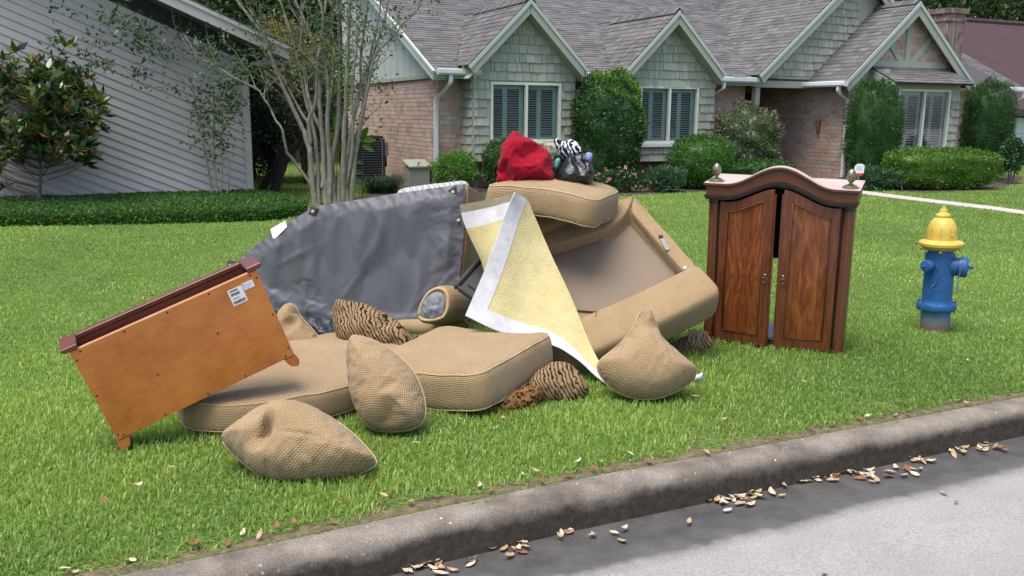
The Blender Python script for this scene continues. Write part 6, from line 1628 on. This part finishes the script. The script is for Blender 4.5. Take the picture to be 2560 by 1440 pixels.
l2 = pil('leopard_pillow', 'leopard print pillow on the grass under the front of the centre cushion', [(1215, 1030), (1250, 995), (1300, 970), (1345, 965), (1360, 985), (1340, 1010), (1290, 1030), (1245, 1040)], 4.53, (.1, -.62, .78), .055, .045, LEOP, seed=8, shrink=-.08, wid=.08)
o, rm = inflate('trash_bag', [(745, 805), (765, 797), (800, 792), (832, 797), (850, 820), (855, 860), (840, 885), (795, 885), (765, 860), (750, 830)], 5.55, (0, -.85, .5), .09, .08, plain('dark_blue_bag_plastic', (.02, .026, .036), .3, .2, 6, .6, 25, bdist=.03), it=1, n=80, K=16, wr=.015, ws=9, folds=lambda p, s: .012*math.sin(46*(p.x*.7+p.z)))
tag(o, 'dark plastic bag tucked behind the tiger striped pillow', 'bag')
# fringed tiger cushion holding up the raised end of the love seat
o, rm = inflate('fringed_cushion', [(1660, 880), (1690, 850), (1730, 835), (1765, 828), (1785, 850), (1780, 885), (1740, 898), (1690, 900)], 5.78, (.1, -.8, .6), .10, .10, TIGER, it=1, n=70, K=14, seed=9)
tag(o, 'fringed tiger striped cushion in the shade under the love seat', 'cushion')
fg = MB(); ob = Vector(o.location)
for i in range(14):
    p = At(1722+i*2.6, 822+random.random()*4, 5.66)-ob; fg.tube([p, p+Vector((random.gauss(0, .006), -.01, -.035)), p+Vector((random.gauss(0, .012), -.01, -.075-random.random()*.03))], [.004, .003, .002], 5)
fg.build('fringe', plain('beige_cord', (.33, .25, .16), .9), o)

# the lawn under what lies on it is pressed flat
from mathutils.geometry import convex_hull_2d
bpy.context.view_layer.update()
for o in (f1, f2, f3, t2, l2, seatB, seatC):
    q = [o.matrix_world @ v.co for v in o.data.vertices]; zl_ = min(p.z for p in q); q = [p.xy for p in q if p.z < zl_+.07]
    if len(q) > 5:
        h_ = [q[i] for i in convex_hull_2d(q)]; cc_ = sum(h_, Vector((0, 0)))/len(h_); GRASS_SKIP.append([tuple(cc_+(p-cc_)*.9) for p in h_])
# ================================================================= WOODEN CHEST, its back towards the street
m = NT('varnished_plywood'); co = m.coord(); g1 = m.noise(m.coord(scale=(1.2, 1, 9)), 7, 5, .6, .5); n2 = m.noise(co, 4.5, 5, .6)
c = m.ramp(n2, [(.28, (.33, .088, .015)), (.5, (.48, .158, .032)), (.72, (.57, .22, .052))]); c = m.mix(.25, c, m.ramp(g1, [(.35, (.29, .085, .018)), (.65, (.54, .225, .06))]))
m.set(Base__Color=c, Roughness=.33, Specular__IOR__Level=.45); PLY = m.m
m = NT('mahogany_stain'); g1 = m.noise(m.coord(scale=(1.5, 22, 22)), 3, 5, .6, .4); m.set(Base__Color=m.ramp(g1, [(.3, (.075, .018, .010)), (.7, (.17, .05, .026))]), Roughness=.32); MAHO = m.m
EDGE = plain('raw_edge', (.42, .24, .13), .7, .2, 9)
ch = thing('wooden_chest', 'orange brown wooden chest tilted on a cushion, its plain back with stickers towards the street', 'cabinet', (-1.460, 3.975, .427), (.039, -.367, .451))
W2, H2, DP = .4248, .2270, .165
MB().box(-W2, W2, -.007, .0, -H2, H2).build('back_panel', PLY, ch, bevel=.0012, seg=1)
MB().box(-W2+.004, W2-.004, .0005, .014, H2-.004, H2+.001).build('panel_edge', EDGE, ch)
for sx in (-1, 1): MB().box(sx*W2-(.018 if sx > 0 else 0), sx*W2+(.018 if sx < 0 else 0), .001, DP, -H2+.001, H2).build('side_panel', MAHO, ch, bevel=.001, seg=1)
MB().box(-W2+.019, W2-.019, DP-.02, DP-.001, -H2+.02, H2-.002).build('front_panel', MAHO, ch)
MB().box(-W2+.019, W2-.019, .001, DP-.021, -H2+.002, -H2+.02).build('bottom', MAHO, ch)
MB().box(-W2+.019, W2-.019, .09, .10, -H2+.021, H2-.05).build('divider', MAHO, ch)
for sx in (-1, 1):
    x0, x1 = (W2-.040, W2+.030) if sx > 0 else (-W2-.030, -W2+.040)
    b = MB(); b.prism([(x0, H2+.002), (x1-.012 if sx > 0 else x0+.0, H2+.002), (x1, H2+.012), (x1, H2+.024), (x0, H2+.024)] if sx > 0 else [(x0+.012, H2+.002), (x1, H2+.002), (x1, H2+.024), (x0, H2+.024), (x0, H2+.012)], lambda p: Vector((p[0], -.012, p[1])), lambda p: Vector((p[0], DP+.02, p[1]))); b.build('top_moulding', MAHO, ch, bevel=.002, seg=1)
MB().box(-W2+.041, W2-.041, DP-.022, DP+.02, H2+.002, H2+.023).build('top_rail', MAHO, ch, bevel=.002, seg=1)
for sx in (-1, 1):
    for y0 in (-.004, DP-.066):
        x0 = sx*W2; b = MB(); b.prism([(0, 0), (-sx*.055, 0), (-sx*.035, -.05), (sx*.0, -.062), (sx*.014, -.03)], lambda p: Vector((x0+p[0], y0, -H2-.001+p[1])), lambda p: Vector((x0+p[0], y0+.065, -H2-.001+p[1]))); b.build('foot', PLY, ch, bevel=.004)
scr = MB().lathe([(.005, 0), (.004, .0016), (.0005, .002)], 8, Matrix.Rotation(R(90), 4, 'X')).mesh('screw', plain('dark_screw', (.02, .018, .015), .5))
for x, z in [(a*.96, c_*.96) for a, c_ in [(-.40, .222), (-.20, .222), (0, .222), (.2, .222), (.405, .222), (.43, .2), (.428, .0), (.428, -.19), (.40, -.224), (.19, -.224), (0, -.224), (-.21, -.224), (-.41, -.224), (-.43, -.21), (-.43, .0), (-.43, .19), (-.16, -.03), (.16, .03)]]:
    link('screw', scr, ch, Matrix.Translation((x, -.0068, z)))
PAP = plain('sticker_paper', (.74, .74, .73), .6, .03); INK = plain('black_print', (.03, .03, .03), .7)
st = MB().box(0, .068, -.0078, -.0071, 0, .078).build('sticker', PAP, ch); st.location = (.268, 0, .112)
b = MB(); b.box(.008, .046, -.0084, -.0079, .066, .072); b.box(.010, .040, -.0084, -.0079, .030, .033); 
for z0, x0, x1 in ((.045, .008, .05), (.006, .006, .06)):
    x = x0
    while x < x1: wv = random.choice([.0008, .0014, .002]); b.box(x, x+wv, -.0084, -.0079, z0, z0+.014); x += wv+random.choice([.0008, .0012])
b.build('print', INK, st)
st = MB().box(0, .05, -.0078, -.0071, 0, .034).build('sticker', PAP, ch); st.location = (.340, 0, .160)
b = MB()
for k in range(4): b.box(.005, .035+.002*k, -.0084, -.0079, .006+k*.006, .0068+k*.006)
b.box(.004, .009, -.0085, -.0079, .024, .030); b.build('print', plain('mauve_print', (.28, .2, .34), .7), st)

# ================================================================= ARMOIRE TOP
def veneer(name, dark, mid, light, mirror=0):
    m = NT(name); c = m.n('TexCoord'); s = m.n('SeparateXYZ'); m.l(c.outputs['Object'], s.inputs[0])
    ax_ = m.math('ABSOLUTE', m.math('SUBTRACT', s.outputs['X'], mirror)); az = m.math('ABSOLUTE', m.math('SUBTRACT', s.outputs['Z'], .47))
    cb = m.n('CombineXYZ'); m.l(m.math('MULTIPLY', ax_, 5.5), cb.inputs[0]); m.l(m.math('ADD', az, m.math('MULTIPLY', ax_, -1.25)), cb.inputs[2])
    n1 = m.noise(cb.outputs[0], 3.6, 6, .58, 2.2); n2 = m.noise(c.outputs['Object'], 4, 4)
    col = m.ramp(n1, [(.28, dark), (.5, mid), (.72, light)]); col = m.mix(m.fl(n2, [(.35, .5), (.65, 0)]), col, dark)
    m.set(Base__Color=col, Roughness=.28, Specular__IOR__Level=.45, Coat__Weight=.25); return m.m
VEN = veneer('figured_veneer', (.075, .016, .005), (.185, .050, .014), (.36, .125, .034), .185)
m = NT('walnut_stain'); g1 = m.noise(m.coord(scale=(18, 18, 1.6)), 3, 5, .6, .5); m.set(Base__Color=m.ramp(g1, [(.3, (.06, .016, .008)), (.7, (.18, .054, .021))]), Roughness=.3, Coat__Weight=.15); WAL = m.m
DWOOD = plain('ebony_moulding', (.022, .011, .009), .3, .3, 12)
m = NT('woven_rattan'); co = m.coord(rot=(0, R(45), 0)); ck = m.n('TexChecker', Scale=105.0); m.l(co, ck.inputs[0])
ck.inputs[1].default_value = (.165, .058, .019, 1); ck.inputs[2].default_value = (.085, .029, .012, 1)
m.set(Base__Color=m.mix(m.fl(m.noise(m.coord(), 5, 3), [(.4, 0), (.7, .5)]), ck.outputs[0], (.10, .035, .014)), Roughness=.4); m.bump(ck.outputs[1], .6, .004); RAT = m.m
BRASS = plain('antique_brass', (.23, .20, .13), .38, .3, 20, .4, 60, metal=.85)
PINKT = plain('unfinished_top', (.44, .34, .29), .6, .08)
ar = thing('armoire', 'dark wood armoire top with arched crown and two ajar doors, standing on the lawn', 'cabinet', (1.703, 5.818, .0), (.085, .015, -.425))
AW, AH, AD = .45, .975, .36
def bumpf(x, hw=.335): return .5*(1+math.cos(math.pi*min(1, abs(x)/hw)))
for sx in (-1, 1):
    x0, x1 = (AW-.022, AW) if sx > 0 else (-AW, -AW+.022)
    MB().box(x0-sx*.014, x1-sx*.014, .05, AD, .0, AH-.002).build('side_panel', WAL, ar, bevel=.002, seg=1)
    # rounded woven pilaster with plain capital and foot
    xc = sx*(AW-.036)
    for z0, z1, mt, rr_ in ((.0, .10, WAL, .036), (.101, .855, RAT, .035), (.856, .93, WAL, .036), (.931, .972, DWOOD, .04)):
        b = MB(); b.lathe([(rr_, z0), (rr_, z1)], 18, Matrix.Translation((xc, .034, 0))); b.build('pilaster', mt, ar, smooth=50)
MB().box(-AW+.023, AW-.023, AD-.012, AD, .52, 1.06).build('back_board', DWOOD, ar)
MB().box(-AW+.023, AW-.023, .055, AD-.001, .035, .055).build('floor_board', plain('mauve_board', (.36, .31, .36), .6, .08), ar)
MB().box(-AW+.075, AW-.075, .02, .04, .0, .03).build('plinth', DWOOD, ar)
MB().box(-AW+.023, AW-.023, .055, AD-.013, 1.045, 1.06).build('ceiling_board', DWOOD, ar)
for sx in (-1, 1): MB().box(*sorted((sx*.352, sx*.384)), .026, .05, .031, 1.0).build('jamb', DWOOD, ar)
# crown
def arcstrip(zb, zt, xw, y0, y1, n=60):
    b = MB(); V = []
    for i in range(n+1):
        x = -xw+2*xw*i/n; V += [(x, y0, zb(x)), (x, y1, zb(x)), (x, y1, zt(x)), (x, y0, zt(x))]
    Fs = [(4*i+j, 4*i+(j+1) % 4, 4*i+4+(j+1) % 4, 4*i+4+j) for i in range(n) for j in range(4)]+[(0, 1, 2, 3), (4*n+3, 4*n+2, 4*n+1, 4*n)]
    return b.add(V, Fs)
zb = lambda x: .972+.105*bumpf(x); zt = lambda x: 1.070+.120*bumpf(x)
arcstrip(lambda x: zb(x)+.024, lambda x: zt(x)-.022, AW+.010, -.035, .02).build('crown', RAT, ar, smooth=30)
arcstrip(lambda x: zb(x)-.004, lambda x: zb(x)+.011, AW+.012, -.040, .021).build('lower_moulding', DWOOD, ar, smooth=30)
arcstrip(lambda x: zb(x)+.0112, lambda x: zb(x)+.0238, AW+.021, -.05, .022).build('lower_moulding', DWOOD, ar, smooth=30)
arcstrip(lambda x: zt(x)-.0218, lambda x: zt(x)-.009, AW+.018, -.045, .021).build('upper_moulding', DWOOD, ar, smooth=30)
arcstrip(lambda x: zt(x)-.0088, lambda x: zt(x)+.002, AW+.026, -.054, .024).build('upper_moulding', WAL, ar, smooth=30)
arcstrip(lambda x: zt(x)+.0022, lambda x: zt(x)+.005, AW+.022, -.050, .022).build('top_edge', PINKT, ar, smooth=30)
MB().box(-AW-.022, AW+.022, .026, AD+.01, 1.062, 1.0745).build('top_board', PINKT, ar, bevel=.003, seg=1)
for sx in (-1, 1): MB().box(*sorted((sx*(AW-.02), sx*(AW+.010))), .0215, AD, .973, 1.0615).build('crown_return', RAT, ar)
for sx in (-1, 1):
    b = MB(); T_ = Matrix.Translation((sx*(AW-.04), .03, 1.0755))
    b.lathe([(.050, 0), (.050, .006), (.038, .009), (.036, .016), (.024, .02), (.012, .026), (.011, .036), (.020, .042), (.028, .056), (.0305, .072), (.027, .09), (.018, .106), (.006, .116), (.0005, .118)], 24, T_)
    b.build('finial', BRASS, ar, smooth=50)
# doors
def door(hinge, width, sgn, ang):
    d = thing('door', None, None); d.parent = ar; d.matrix_local = Matrix.Translation((hinge, -.004, 0)) @ Matrix.Rotation(ang, 4, 'Z')
    # local x from 0 (hinge) to sgn*width; top follows the crown
    n = 24; top = lambda t: .950+.105*bumpf((.372-t), .335)
    def strip_(t0, t1, zlo, zhi, y0, y1):
        b = MB(); V = []
        for i in range(n+1):
            t = t0+(t1-t0)*i/n; x = sgn*t; V += [(x, y0, zlo(t)), (x, y1, zlo(t)), (x, y1, zhi(t)), (x, y0, zhi(t))]
        return b.add(V, [(4*i+j, 4*i+(j+1) % 4, 4*i+4+(j+1) % 4, 4*i+4+j) for i in range(n) for j in range(4)]+[(0, 1, 2, 3), (4*n+3, 4*n+2, 4*n+1, 4*n)])
    z0 = .02; fw = .052
    strip_(.003, fw, lambda t: z0, top, 0, .024).build('stile', WAL, d, bevel=.002, seg=1)
    strip_(width-fw, width, lambda t: z0, top, 0, .024).build('stile', WAL, d, bevel=.002, seg=1)
    strip_(fw+.0005, width-fw-.0005, lambda t: top(t)-.062, lambda t: top(t)-.0005, 0.0004, .0236).build('top_rail', WAL, d)
    strip_(fw+.0005, width-fw-.0005, lambda t: z0, lambda t: z0+.066, .0004, .0236).build('bottom_rail', WAL, d)
    strip_(fw-.006, width-fw+.006, lambda t: z0+.06, lambda t: top(t)-.058, .006, .018).build('panel', VEN, d)
    P = [Vector((sgn*(fw+.004), -.001, z0+.07))]+[Vector((sgn*t, -.001, top(t)-.066)) for t in np.linspace(fw+.004, width-fw-.004, 18)]+[Vector((sgn*(width-fw-.004), -.001, z0+.07))]
    MB().tube(P+[P[0]], .0045, 6).build('bead', WAL, d, smooth=180)
    # edge lip
    MB().box(*sorted((sgn*(width-.004), sgn*(width+.012))), .012, .024, z0, top(width)-.03).build('lip', WAL, d)
    xr = sgn*(width-.026); b = MB(); b.lathe([(.010, 0), (.009, .006), (.004, .010), (.0005, .011)], 12, Matrix.Translation((xr, -.0003, .50)) @ Matrix.Rotation(R(90), 4, 'X')); pl_ = b.build('pull', BRASS, d, smooth=60)
    MB().tube([(xr+.016*math.sin(a), -.012-.002*math.cos(a), .487-.016+.016*math.cos(a)) for a in np.linspace(0, 2*math.pi, 20)], .0024, 6).build('ring', BRASS, pl_, smooth=180)
    return d
door(-.374, .350, 1, R(-9)); door(.374, .345, -1, R(7))

# ================================================================= FIRE HYDRANT
hp_ = G(2336, 824); hy_ = thing('fire_hydrant', 'blue fire hydrant with yellow bonnet on the lawn', 'hydrant', (hp_.x, hp_.y, 0), (0, R(-1.2), R(8)))
m = NT('hydrant_blue'); co = m.coord(); sp = m.n('SeparateXYZ'); m.l(co, sp.inputs[0]); z = m.math('ADD', sp.outputs['Z'], m.math('MULTIPLY', m.math('SUBTRACT', m.noise(co, 14, 5), .5), .06))
bl = m.ramp(m.noise(co, 9, 4), [(.3, (.012, .075, .21)), (.7, (.018, .10, .27))])
bl = m.mix(m.fl(m.noise(co, 3.5, 6, .7), [(.5, 0), (.75, .45)]), bl, (.06, .15, .28)); bl = m.mix(m.fl(m.noise(co, 38, 4, .7), [(.66, 0), (.72, .6)]), bl, (.09, .075, .07))
m.set(Base__Color=bl, Roughness=.45, Specular__IOR__Level=.4); m.bump(m.noise(co, 60, 3), .15, .004); HB = m.m
m = NT('hydrant_faded_base'); co = m.coord(); sp = m.n('SeparateXYZ'); m.l(co, sp.inputs[0]); z = m.math('ADD', sp.outputs['Z'], m.math('MULTIPLY', m.math('SUBTRACT', m.noise(co, 14, 5), .5), .07))
m.set(Base__Color=m.ramp(m.math('MULTIPLY', z, 6), [(.18, (.13, .095, .075)), (.36, (.16, .125, .11)), (.5, (.12, .17, .23)), (.8, (.10, .18, .28)), (1, (.07, .15, .28))]), Roughness=.8); m.bump(m.noise(co, 40, 4), .4, .006); HF = m.m
m = NT('hydrant_yellow'); co = m.coord(); yl = m.ramp(m.noise(co, 9, 5), [(.3, (.48, .33, .045)), (.7, (.60, .44, .08))]); yl = m.mix(m.fl(m.noise(co, 42, 4, .7), [(.64, 0), (.72, .55)]), yl, (.30, .22, .10)); yl = m.mix(m.fl(m.noise(co, 4, 5), [(.55, 0), (.8, .4)]), yl, (.62, .52, .22))
m.set(Base__Color=yl, Roughness=.5); m.bump(m.noise(co, 60, 3), .2, .004); HY = m.m
HC = plain('chain_steel', (.10, .16, .28), .5, .3, 30, metal=.4)
MB().lathe([(.099, -.05), (.099, .158)], 32).build('base_barrel', HF, hy_, smooth=50)
MB().lathe([(.100, .150), (.128, .152), (.131, .158), (.131, .195), (.126, .203), (.104, .205), (.100, .214), (.099, .23), (.0985, .58), (.105, .585)], 40).build('barrel', HB, hy_, smooth=40)
MB().lathe([(.108, .582), (.118, .586), (.128, .600), (.146, .612), (.148, .630), (.140, .640), (.112, .645), (.100, .652), (.0985, .70), (.0945, .735), (.084, .765), (.068, .79), (.054, .803), (.0485, .806), (.0475, .812), (.050, .818), (.047, .828), (.040, .834), (.030, .838), (.0265, .842), (.0255, .864), (.021, .866), (.018, .868), (.0005, .869)], 40).build('bonnet', HY, hy_, smooth=40)
MB().lathe([(.0125, .866), (.011, .893), (.0005, .894)], 5).build('operating_nut', HY, hy_)
rib = MB().box(-.0035, .0035, -.1005, -.0975, .66, .735).mesh('rib', HY)
for k in range(10): link('rib', rib, hy_, Matrix.Rotation(k*math.pi/5, 4, 'Z'))
bt_ = MB().lathe([(.009, 0), (.009, .010), (.004, .012)], 6)
for k in range(8):
    a = k*math.pi/4+.2
    link('bolt', bt_.mesh('bolt', HB), hy_, Matrix.Translation((.117*math.cos(a), .117*math.sin(a), .2035)))
    link('bolt', bt_.mesh('bolt', HB), hy_, Matrix.Translation((.117*math.cos(a), .117*math.sin(a), .139)))
    link('bolt', bt_.mesh('bolt', HY), hy_, Matrix.Translation((.124*math.cos(a), .124*math.sin(a), .572)))
MB().lathe([(.008, 0), (.008, .006), (.003, .008)], 10, Matrix.Translation((.012, -.098, .69)) @ Matrix.Rotation(R(90), 4, 'X')).build('plug', HY, hy_, smooth=50)
def nozzle(az, r, L, z, small):
    d = Vector((math.cos(az), math.sin(az), 0)); Mz = Matrix.Translation((0, 0, z)) @ d.to_track_quat('Z', 'Y').to_matrix().to_4x4()
    nz = MB(); nz.lathe([(r*1.12, .05), (r*1.05, L*.62), (r*1.0, L*.72)], 24, Mz); o = nz.build('nozzle', HB, hy_, smooth=50)
    cp = MB(); cp.lathe([(r*.95, L*.721), (r*1.14, L*.73), (r*1.16, L*.98), (r*1.05, L*1.03), (r*.3, L*1.05), (r*.26, L*1.06)], 24, Mz); c = cp.build('cap', HB, o, smooth=40)
    MB().lathe([(r*.22, L*1.0605), (r*.19, L*1.24), (.0005, L*1.25)], 5, Mz).build('cap_nut', HB, o)
    return o, Mz
n1, M1 = nozzle(R(-38), .062, .175, .465, False); n2, M2 = nozzle(R(-160), .036, .150, .475, True)
def chain(P, parent, ring=False):
    P = catmull(P, 8); b = MB()
    tot = len(P)
    for i in range(0, tot-1):
        a = Vector(P[i]); c = Vector(P[min(i+1, tot-1)]); m_ = (a+c)/2; d = (c-a).normalized(); s = d.cross(Vector((.3, -.9, .2))).normalized()
        if i % 2: s = d.cross(s)
        l = (c-a).length*.72; b.tube([m_+d*l*math.cos(t)*.85+s*.0055*math.sin(t) for t in np.linspace(0, 2*math.pi, 9)], .0017, 4)
    if ring:
        e = Vector(P[-1]); b.tube([e+Vector((.020*math.sin(t), -.004, -.02+.020*math.cos(t))) for t in np.linspace(0, 2*math.pi, 18)], .0022, 5)
    b.build('chain', HC, parent)
q = M2 @ Vector((0, 0, .13)); chain([tuple(q+Vector((.03, -.03, .025))), tuple(q+Vector((.06, -.05, -.02))), tuple(q+Vector((.055, -.04, -.08))), tuple(q+Vector((.045, -.03, -.13)))], n2, True)
q = M1 @ Vector((0, 0, .16)); chain([tuple(q+Vector((-.05, -.045, .05))), tuple(q+Vector((-.065, -.05, -.02))), tuple(q+Vector((-.07, -.045, -.10))), tuple(q+Vector((-.068, -.04, -.17)))], n1)

# ================================================================= YARD SIGN
ys = thing('yard_sign', 'small white shield-shaped yard sign with red foot near the long hedge', 'sign', (*At(2147, 440, 18.3).xy, 0))
s_ = 18.3/F*.98
P = [(-13, 10), (-12, 25), (-6, 30), (6, 31), (13, 26), (12, 8), (6, 0), (-5, 0)]
zc = (At(2147, 440, 18.3).z); sg = [(x*s_, zc+y*s_) for x, y in P]
pane = MB().prism(sg, lambda p: Vector((p[0], 0, p[1])), lambda p: Vector((p[0], .006, p[1]))).build('panel', plain('sign_white', (.68, .70, .72), .5, .03), ys)
MB().prism([(-5*s_, zc), (6*s_, zc), (11.6*s_, zc+7*s_), (-10.8*s_, zc+7*s_)], lambda p: Vector((p[0], -.003, p[1])), lambda p: Vector((p[0], -.0005, p[1]))).build('red_field', plain('sign_red', (.55, .02, .02), .5, .05), ys)
b = MB()
for k, (a, c) in enumerate(((-7, 8), (-8, 6), (-6, 7))): b.box(a*s_, c*s_, -.003, -.0005, zc+(23-k*4)*s_, zc+(24.2-k*4)*s_)
b.build('lettering', plain('sign_grey', (.4, .44, .48), .6), ys)
MB().tube([(0, .012, 0), (0, .012, zc+.1)], .008, 6).build('stake', plain('stake_metal', (.5, .5, .5), .4, metal=.6), ys)
# ---- lawn grass (nobody could count the blades)
grass('grass', 210000, 2.2, 6.2, .037, .0056, 'short broad-bladed green lawn grass near the kerb', 21)
grass('grass', 250000, 5.9, 24, .029, .0074, 'mown green lawn grass stretching back to the houses', 22)
# ================================================================= FALLEN LEAVES
def leafmesh(L, W, curl, fold, seed):
    r = random.Random(seed); V = []; n = 7
    for i in range(n):
        t = i/(n-1); w_ = W*.5*math.sin(math.pi*min(1, .04+t*.95))**.75; x = (t-.5)*L; zc = curl*((t-.5)*2)**2*L+r.gauss(0, .0008)
        V += [(x, -w_, zc+fold*w_), (x, 0, zc), (x, w_, zc+fold*w_)]
    V = V+[(x, y, z-.0006) for x, y, z in V]; k = 3*n
    Fs = [(3*i+j, 3*i+j+1, 3*i+j+4, 3*i+j+3) for i in range(n-1) for j in range(2)]+[(k+3*i+j+3, k+3*i+j+4, k+3*i+j+1, k+3*i+j) for i in range(n-1) for j in range(2)]
    return V, Fs
LT = [plain('dry_leaf_tan', (.36, .25, .14), .7, .25, 30), plain('dry_leaf_pale', (.50, .41, .28), .7, .2, 30), plain('dry_leaf_brown', (.20, .085, .035), .7, .3, 30), plain('leaf_silver', (.40, .37, .31), .7, .1, 30)]
LMS = [[MB().add(*leafmesh(.050, .021, c, f, i)).mesh('leaf', mt, smooth=60) for i, (c, f) in enumerate(((.05, .15), (.12, .3), (.03, .4), (.16, .15)))] for mt in LT]
def drop(u, v, z, kind, label, group, sc=1.0):
    p = G(u, v, z); o = link('fallen_leaf', random.choice(LMS[kind])); o.location = (p.x, p.y, z+.004+random.random()*.008)
    o.rotation_euler = (random.gauss(0, .14), random.gauss(0, .14), random.random()*6.28); s = sc*(.75+.5*random.random()); o.scale = (s, s, s)
    tag(o, label.replace('KIND', ('tan', 'pale beige', 'brown', 'silvery')[kind]), 'leaf', group)
# clusters along the gutter
for u, v, n, su, sv in ((1045, 1420, 26, 26, 10), (1235, 1365, 9, 26, 8), (1300, 1378, 7, 16, 7), (1310, 1355, 4, 10, 5), (1180, 1404, 3, 12, 4), (1110, 1428, 3, 14, 6), (1420, 1328, 4, 12, 8), (1690, 1266, 6, 22, 5), (1815, 1250, 30, 40, 9), (1905, 1238, 9, 28, 7), (1975, 1200, 8, 18, 7), (2020, 1197, 14, 30, 7), (2110, 1186, 16, 26, 10), (2165, 1192, 6, 14, 6), (2185, 1212, 2, 8, 3), (2250, 1180, 9, 40, 7), (2290, 1150, 10, 26, 6), (2410, 1127, 14, 40, 6), (2480, 1122, 7, 26, 5), (2540, 1082, 9, 20, 5), (2470, 1102, 4, 14, 4), (1500, 1338, 4, 30, 8)):
    for _ in range(n):
        k = random.choices((0, 1, 2, 3), (5, 5, 2, 1))[0]; drop(random.gauss(u, su), random.gauss(v, sv), ROAD_Z+.002, k, 'dry KIND leaf lying in the dark street gutter', 'dry leaves in the gutter')
for u, v, k in ((1818, 1277, 3), (1722, 1308, 0), (2360, 1235, 0), (2390, 1258, 2), (1560, 1325, 3), (1400, 1345, 0), (2060, 1440, 0)):
    drop(u, v, ROAD_Z+.008, k, 'single KIND leaf lying out on the pale street concrete', 'single leaves on the street', .8)
rr_ = random.Random(5)
for i in range(46):
    u = rr_.uniform(560, 2500); off = rr_.uniform(0, .10); j = rr_.randint(20, 90)
    p = KL[j]-KN[j]*off; o = link('fallen_leaf', random.choice(LMS[rr_.choice((0, 2, 2, 1))])); o.location = (p[0]+rr_.gauss(0, .05), p[1], .012+rr_.random()*.02); o.rotation_euler = (rr_.gauss(0, .2), rr_.gauss(0, .2), rr_.random()*6.28)
    o.scale = (.85,)*3; tag(o, 'brown leaf caught in the grass edge along the kerb', 'leaf', 'leaves along the kerb edge')
for u, v, k in ((170, 1195, 2), (345, 1215, 1), (265, 1255, 2), (430, 1170, 0), (850, 1262, 2), (960, 1240, 0), (1040, 1110, 1), (1150, 1050, 0), (1190, 1060, 2), (1258, 1048, 0), (1635, 1065, 2), (1738, 992, 0), (1985, 948, 2), (2010, 955, 0), (1833, 1018, 0), (1838, 1035, 2), (2420, 905, 1), (2505, 905, 2), (1810, 1050, 0), (2110, 985, 0), (545, 575, 1), (153, 560, 2), (128, 1225, 2), (1430, 1105, 2), (1520, 1090, 0)):
    drop(u, v, .045, k, 'dead KIND leaf resting on the green lawn blades', 'leaves on the lawn', .75)
